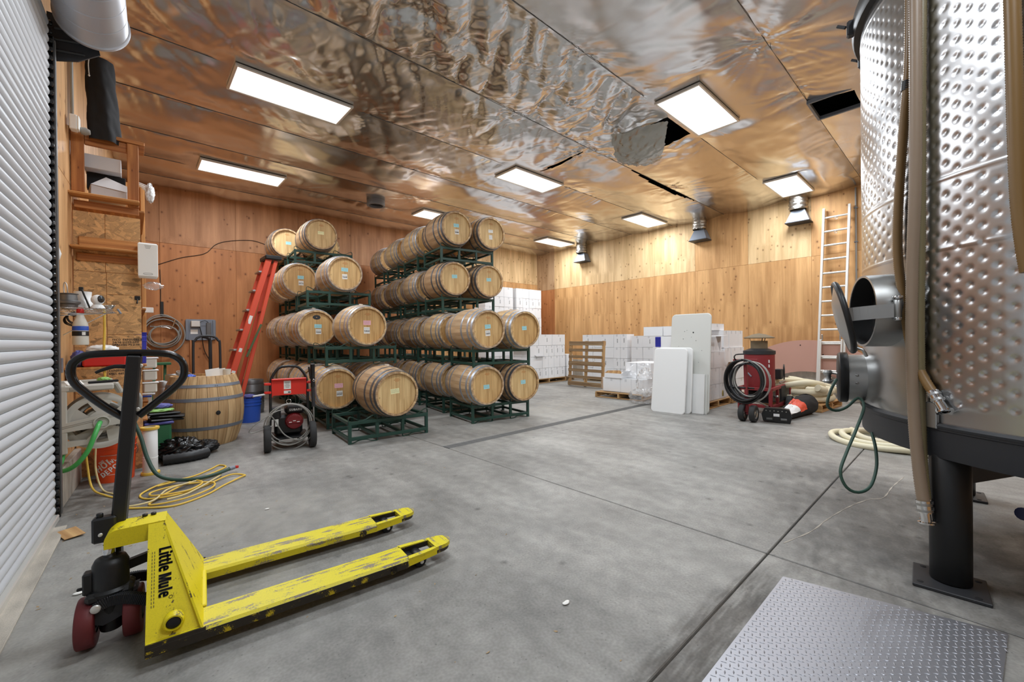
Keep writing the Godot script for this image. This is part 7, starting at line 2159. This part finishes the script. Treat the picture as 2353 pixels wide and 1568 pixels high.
func pallet_jack() -> void:
	var j := thing("pallet_jack", "yellow hand pallet jack with black loop handle and worn forks, in the foreground", "pallet jack", Vector3(0.225, 0, -2.49), deg_to_rad(-6))
	var Y: Material = M.yellow_paint
	for s in [-1, 1]:
		var zc: float = s * 0.2625
		var fk := Node3D.new()
		fk.name = "fork"
		fk.position = Vector3(0, 0, zc)
		j.add_child(fk, true)
		# channel section, open below
		var sec := [Vector2(-0.085, 0.046), Vector2(-0.087, 0.080), Vector2(-0.076, 0.092), Vector2(0.076, 0.092), Vector2(0.087, 0.080), Vector2(0.085, 0.046), Vector2(0.079, 0.046), Vector2(0.079, 0.078), Vector2(0.07, 0.084), Vector2(-0.07, 0.084), Vector2(-0.079, 0.078), Vector2(-0.079, 0.046)]
		var m := MB.new()
		m.grain = 2
		m.uo = Vector2(0.1 + 0.4 * s, 0.2)
		# prism runs along its own z: turn it onto the fork's x
		m.xf = Transform3D(Basis(Vector3(0, 0, 1), Vector3.UP, Vector3(-1, 0, 0)), Vector3.ZERO)
		m.prism(PackedVector2Array(sec), -0.92, 0.16)
		part(fk, "channel", m, M.yellow_worn)
		# tapering tip with its roller opening
		for e in [-1, 1]:
			var a := PackedVector2Array([Vector2(0.915, e * 0.087), Vector2(0.915, e * 0.058), Vector2(1.09, e * 0.046), Vector2(1.09, e * 0.068), Vector2(1.0, e * 0.082)])
			var tm := MB.new()
			tm.xf = Transform3D(Basis(Vector3.RIGHT, Vector3(0, 0, 1), Vector3(0, -1, 0)), Vector3.ZERO)
			tm.prism(a, -0.092, -0.082)
			part(fk, "tip_side", tm, M.yellow_worn)
			part(fk, "tip_web", mbar(Vector3(0.915, 0.067, e * 0.084), Vector3(1.09, 0.072, e * 0.066), 0.006, 0.038, 0.001), M.yellow_paint)
			part(fk, "tip_web", mbar(Vector3(0.915, 0.07, e * 0.060), Vector3(1.09, 0.074, e * 0.048), 0.005, 0.03, 0.001), M.yellow_dirty_shaded)
		var no := PackedVector2Array()
		for k in 13:
			var t := -PI / 2 + PI * k / 12
			no.append(Vector2(1.125 + cos(t) * 0.075, sin(t) * 0.064))
		no.append(Vector2(1.085, 0.068)); no.append(Vector2(1.085, -0.068))
		for q in [[-0.094, -0.074, 1.0], [-0.075, -0.056, 0.92]]:
			var nm := MB.new()
			nm.xf = Transform3D(Basis(Vector3.RIGHT, Vector3(0, 0, 1), Vector3(0, -1, 0)), Vector3(1.085 * (1.0 - q[2]), 0, 0)) * Transform3D(Basis().scaled(Vector3(q[2], 1, 1)), Vector3.ZERO)
			nm.prism(no, q[0], q[1])
			part(fk, "nose", nm, M.yellow_worn if q[2] == 1.0 else M.yellow_dirty_shaded)
		part(fk, "cross_web", mbox(Vector3(0.012, 0.04, 0.16), 0.001, Vector3(0.905, 0.066, 0)), M.yellow_dirty_shaded)
		# load roller on its swing bracket
		part(fk, "roller_bracket", mbar(Vector3(0.83, 0.065, 0), Vector3(1.0, 0.04, 0), 0.12, 0.03, 0.006), M.black)
		var rl := part(fk, "load_roller", mcyl(0.036, -0.05, 0.05, 24, 0.005), M.black, Transform3D(Basis(Vector3.RIGHT, PI / 2), Vector3(1.0, 0.037, 0)))
		part(rl, "axle_bolt", mcyl(0.011, -0.068, 0.068, 12, 0.002), M.alu)
		part(fk, "pivot_bush", mcyl(0.022, -0.09, 0.09, 18, 0.003), M.yellow_dirty_shaded, Transform3D(Basis(Vector3.RIGHT, PI / 2), Vector3(0.83, 0.058, 0)))
		part(fk, "push_rod", mbar(Vector3(-0.1, 0.05, 0), Vector3(0.86, 0.05, 0), 0.05, 0.018, 0.003), M.black)
		part(fk, "grimy_shaded_flange", mbox(Vector3(1.07, 0.036, 0.003), 0.0005, Vector3(0.375, 0.0625, s * 0.0885), 0), M.yellow_dirty_shaded)  # its dark tone is grime plus side shade put into the colour
	# A-shaped frame of welded plate
	var plate := func(called, pts, hint, th := 0.008):
		var n: Vector3 = ((pts[1] as Vector3) - pts[0]).cross((pts[2] as Vector3) - pts[0]).normalized()
		if n.dot(hint) < 0.0:
			n = -n
		var m := MB.new()
		m.poly(pts, n)
		var bk := []
		for p in pts:
			bk.append(p - n * th)
		m.poly(bk, -n)
		for i in pts.size():
			var k: int = (i + 1) % pts.size()
			var c: Vector3 = (pts[i] + pts[k]) * 0.5
			m.poly([pts[i], pts[k], bk[k], bk[i]], c - (pts[0] + pts[1] + pts[2] + pts[pts.size() - 1]) * 0.25)
		return part(j, called, m, Y)
	for s in [-1, 1]:
		plate.call("side_plate", [Vector3(-0.170, 0.475, s * 0.062), Vector3(-0.115, 0.475, s * 0.062), Vector3(0.022, 0.092, s * 0.3246), Vector3(-0.162, 0.052, s * 0.352)], Vector3(0, 0.5, s))
		plate.call("toe_plate", [Vector3(-0.162, 0.095, s * 0.351), Vector3(0.03, 0.095, s * 0.351), Vector3(0.03, 0.05, s * 0.353), Vector3(-0.162, 0.05, s * 0.353)], Vector3(0, 0, s)).material_override = M.yellow_dirty_shaded
		part(j, "bushing", mlathe([Vector2(0.034, -0.012), Vector2(0.036, 0.02), Vector2(0.030, 0.028), Vector2(0.025, 0.028), Vector2(0.025, 0.004), Vector2(0, 0.004)], 24), Y, Transform3D(Basis(Vector3.RIGHT, PI / 2 if s > 0 else -PI / 2), Vector3(-0.075, 0.142, s * 0.305)))
		part(j, "bushing_core", mcyl(0.025, 0.0, 0.022, 20), M.black, Transform3D(Basis(Vector3.RIGHT, PI / 2 if s > 0 else -PI / 2), Vector3(-0.075, 0.142, s * 0.307)))
	plate.call("front_plate", [Vector3(-0.115, 0.475, 0.062), Vector3(-0.115, 0.475, -0.062), Vector3(0.022, 0.092, -0.348), Vector3(0.022, 0.092, 0.348)], Vector3(1, 0.4, 0))
	part(j, "weld_strip", mbar(Vector3(0.024, 0.094, -0.18), Vector3(0.024, 0.094, 0.18), 0.02, 0.014, 0.004), Y)
	# yoke reaching forward over the pump
	var yk := []
	for k in 9:
		var t := PI / 2 + PI / 2 * k / 8
		yk.append(Vector2(-0.268 + cos(t) * 0.045, 0.430 + sin(t) * 0.046))
	var yoke := [Vector2(-0.112, 0.477), Vector2(-0.2, 0.477)] + yk + [Vector2(-0.313, 0.402), Vector2(-0.165, 0.402), Vector2(-0.165, 0.39), Vector2(-0.13, 0.38)]
	part(j, "yoke", mprism(yoke, -0.064, 0.064), Y)
	for k in 2:
		part(j, "yoke_bolt", mcyl(0.010, 0.0, 0.012, 6, 0.001), M.black, at(-0.19 + k * 0.03, 0.476, -0.045))
	# lettering down the near side plate
	var P0 := Vector3(-0.170, 0.475, 0.062)
	var P3 := Vector3(-0.162, 0.052, 0.352)
	var d := (P3 - P0).normalized()
	var e := (Vector3.RIGHT - d * d.x).normalized()
	var nn := d.cross(e)
	var bs := Basis(d, e, nn)
	for q in [["Little", 0.062, 0.118], ["Mule", 0.062, 0.226]]:
		var tm := letters(q[0], q[1], 0.0008)
		var bb: AABB = tm.get_aabb()
		var want: float = 0.094 if q[0] == "Little" else 0.088
		for k in 3:
			# three strokes side by side make the heavy face
			part(j, "lettering", tm, M.black_matte, Transform3D(bs * Basis.from_scale(Vector3(want / bb.size.x, 0.046 / bb.size.y, 1)), P0 + d * (q[2] + want / 2 + (k - 1) * 0.0016) + e * 0.058 + nn * 0.0012))
	part(j, "lettering", mtube(ring(Vector3.ZERO, 0.006, Vector3.BACK, 14), 0.0009, 4, true), M.black_matte, Transform3D(bs, P0 + d * 0.322 + e * 0.078 + nn * 0.001))
	for k in 2:
		var ln := MB.new()
		for i in 16:
			ln.box(Vector3(0.13 + i * 0.014, 0.024 - k * 0.008, 0.0008), Vector3(0.009, 0.0018, 0.0004), 0.0)
		part(j, "small_print", ln, M.charcoal, Transform3D(bs, P0 + nn * 0.0006))
	# pump body, piston and steering wheels, turned across
	var pc := Vector3(-0.297, 0, 0.022)
	part(j, "pump_body", mlathe([Vector2(0, 0.13), Vector2(0.05, 0.13), Vector2(0.055, 0.17), Vector2(0.068, 0.20), Vector2(0.073, 0.225), Vector2(0.06, 0.235), Vector2(0.06, 0.33), Vector2(0.05, 0.352), Vector2(0.035, 0.358), Vector2(0, 0.358)], 32), M.black, Transform3D(Basis(), pc))
	part(j, "pump_base", mbox(Vector3(0.15, 0.045, 0.12), 0.014, pc + Vector3(0, 0.21, 0)), M.black)
	part(j, "piston", mcyl(0.020, 0.35, 0.41, 20, 0.001), M.chrome, Transform3D(Basis(), pc + Vector3(-0.005, 0, 0.0)))
	part(j, "release_bolt", mbar(pc + Vector3(-0.06, 0.245, 0.0), pc + Vector3(-0.105, 0.245, 0.0), 0.012, 0.012, 0.003), M.black)
	part(j, "side_block", mbox(Vector3(0.035, 0.09, 0.05), 0.006, pc + Vector3(-0.068, 0.265, 0.0)), M.black)
	part(j, "steer_plate", mprism([Vector2(-0.07, 0.0), Vector2(0.09, 0.04), Vector2(0.05, -0.05), Vector2(-0.02, -0.075), Vector2(-0.07, -0.05)], -0.05, 0.05), M.frame_black, Transform3D(Basis(), pc + Vector3(0, 0.165, 0)))
	for s in [-1, 1]:
		var w := part(j, "steer_wheel", mlathe([Vector2(0.05, -0.029), Vector2(0.096, -0.029), Vector2(0.1, -0.025), Vector2(0.1015, 0.0), Vector2(0.1, 0.025), Vector2(0.096, 0.029), Vector2(0.05, 0.029)], 40), M.red_wheel, Transform3D(Basis(Vector3.BACK, PI / 2), pc + Vector3(s * 0.073, 0.101, 0)))
		part(w, "hub", mlathe([Vector2(0, -0.03), Vector2(0.03, -0.03), Vector2(0.035, -0.024), Vector2(0.086, -0.0275), Vector2(0.088, -0.02), Vector2(0.088, 0.02), Vector2(0.086, 0.0275), Vector2(0.035, 0.024), Vector2(0.03, 0.03), Vector2(0, 0.03)], 32), M.black)
	part(j, "wheel_axle", mtube([pc + Vector3(-0.09, 0.101, 0), pc + Vector3(0.09, 0.101, 0)], 0.014, 12), M.black)
	part(j, "axle_block", mlathe([Vector2(0, -0.035), Vector2(0.036, -0.035), Vector2(0.04, -0.02), Vector2(0.04, 0.06), Vector2(0, 0.06)], 20), M.black, Transform3D(Basis(), pc + Vector3(0, 0.085, 0)))
	# rocker arms from the steering head to the frame
	for s in [-1, 1]:
		var rm := MB.new()
		var rp := curve([Vector3(-0.335, 0.175, s * 0.075), Vector3(-0.29, 0.195, s * 0.085), Vector3(-0.23, 0.19, s * 0.10), Vector3(-0.16, 0.165, s * 0.12), Vector3(-0.08, 0.14, s * 0.14)], 0.006)
		for i in rp.size() - 1:
			rm.bar(rp[i], rp[i + 1], 0.028, 0.045, 0.004)
		part(j, "rocker_arm", rm, M.frame_black)
		part(j, "rocker_pin", mcyl(0.017, 0, 0.012, 18), M.alu, Transform3D(Basis(Vector3.RIGHT, PI / 2 if s > 0 else -PI / 2), Vector3(-0.335, 0.178, s * 0.09)))
	part(j, "tie_bar", mbar(Vector3(-0.27, 0.275, -0.04), Vector3(-0.12, 0.30, -0.06), 0.04, 0.04, 0.008), M.black)
	# handle: bracket, shaft, lever and loop
	part(j, "handle_bracket", mbox(Vector3(0.08, 0.11, 0.05), 0.008, Vector3(-0.325, 0.455, -0.055)), M.black)
	part(j, "bracket_bolt", mcyl(0.012, 0, 0.02, 8), M.black, at(-0.34, 0.508, -0.05))
	part(j, "bracket_pin", mcyl(0.008, 0, 0.01, 10, 0.002), M.alu, Transform3D(Basis(Vector3.RIGHT, PI / 2), Vector3(-0.335, 0.44, -0.03)))
	part(j, "pump_link", mbar(Vector3(-0.285, 0.26, -0.07), Vector3(-0.288, 0.42, -0.08), 0.08, 0.03, 0.006), M.black)
	var hb := Vector3(-0.290, 0.36, -0.085)
	var ht := Vector3(-0.222, 1.215, -0.092)
	part(j, "handle_shaft", mbar(hb, ht, 0.088, 0.05, 0.006), M.black)
	var lp := []
	for q in [[-0.02, 0.925], [-0.055, 0.955], [-0.10, 0.998], [-0.15, 1.055], [-0.183, 1.10], [-0.196, 1.145], [-0.188, 1.19], [-0.155, 1.218], [-0.11, 1.226], [0.0, 1.228], [0.11, 1.222], [0.15, 1.21], [0.182, 1.178], [0.19, 1.135], [0.178, 1.09], [0.14, 1.045], [0.09, 0.998], [0.055, 0.965], [0.02, 0.935]]:
		lp.append(Vector3(-0.232 + q[0] - 0.0, q[1], -0.092 - q[0] * 0.05))
	part(j, "loop_handle", mtube(curve(lp, 0.015), 0.0165, 14), M.black_gloss)
	part(j, "lever", mtube(curve([Vector3(-0.255, 1.165, -0.09), Vector3(-0.29, 1.168, -0.088), Vector3(-0.335, 1.152, -0.086), Vector3(-0.352, 1.142, -0.085)], 0.015), 0.010, 8, false, 0.0, 0.6), M.black)
	for k in 2:
		part(j, "shaft_rivet", mlathe([Vector2(0.009, 0), Vector2(0.007, 0.004), Vector2(0, 0.005)], 12), M.alu, Transform3D(Basis(Vector3.RIGHT, PI / 2), Vector3(-0.20 - k * 0.012, 1.168 - k * 0.2, -0.068)))
	part(j, "side_knob", mlathe([Vector2(0, -0.014), Vector2(0.016, -0.012), Vector2(0.016, 0.012), Vector2(0, 0.014)], 12), M.black_gloss, Transform3D(Basis(Vector3.BACK, PI / 2), Vector3(-0.047, 1.145, -0.12)))

func small_things() -> void:
	# flat loose bits on the floor
	solo("cardboard_scrap", mbox(Vector3(0.10, 0.004, 0.2), 0.001), M.pallet_new, "small flat cardboard scrap by the roller door's end", "cardboard", Transform3D(Basis(Vector3.UP, 0.3) * Basis(Vector3.BACK, 0.05), Vector3(-0.31, 0.012, -4.05)))
	rng.seed = 99
	var lf := MB.new()
	for i in 150:
		var p := Vector3(rng.randf_range(-0.36, 0.5), 0.0008, rng.randf_range(-5.3, -3.0))
		if rng.randf() < 0.35:
			p = Vector3(rng.randf_range(-0.3, 2.6), 0.0008, rng.randf_range(-4.4, -0.9))
		lf.xf = Transform3D(Basis(Vector3.UP, rng.randf() * TAU) * Basis(Vector3.RIGHT, rng.randf_range(-0.3, 0.3)), p)
		var s := rng.randf_range(0.004, 0.013)
		lf.poly([Vector3(-s, 0, 0), Vector3(0, 0.001, s * 0.5), Vector3(s, 0.002, 0), Vector3(0, 0, -s * 0.5)], Vector3.UP)
	var o := solo("dry_leaf_bits", lf, M.pallet_grey, "scattered dry leaf crumbs and grit on the concrete by the door", "litter")
	o.set_meta("kind", "stuff")
	var li := 0
	for q in [[1.53, -1.31, 0.02], [-0.21, -3.06, 0.022], [0.55, -2.75, 0.02], [0.1, -3.35, 0.018], [0.75, -3.6, 0.016]]:
		solo("dry_leaf", crumple(Vector3(q[2], 0.004, q[2] * 0.6), 110 + li, 0.5, 12, 8), M.paper, ["pale dry leaf alone on the open floor beyond the fork tips", "pale dry leaf on the floor beside the roller door", "pale dry leaf on the floor between jack and cable heap", "pale dry leaf on the floor behind the jack's handle", "pale dry leaf on the floor right of the cable heap"][li], "leaf", at(q[0], 0.005, q[1]))
		li += 1
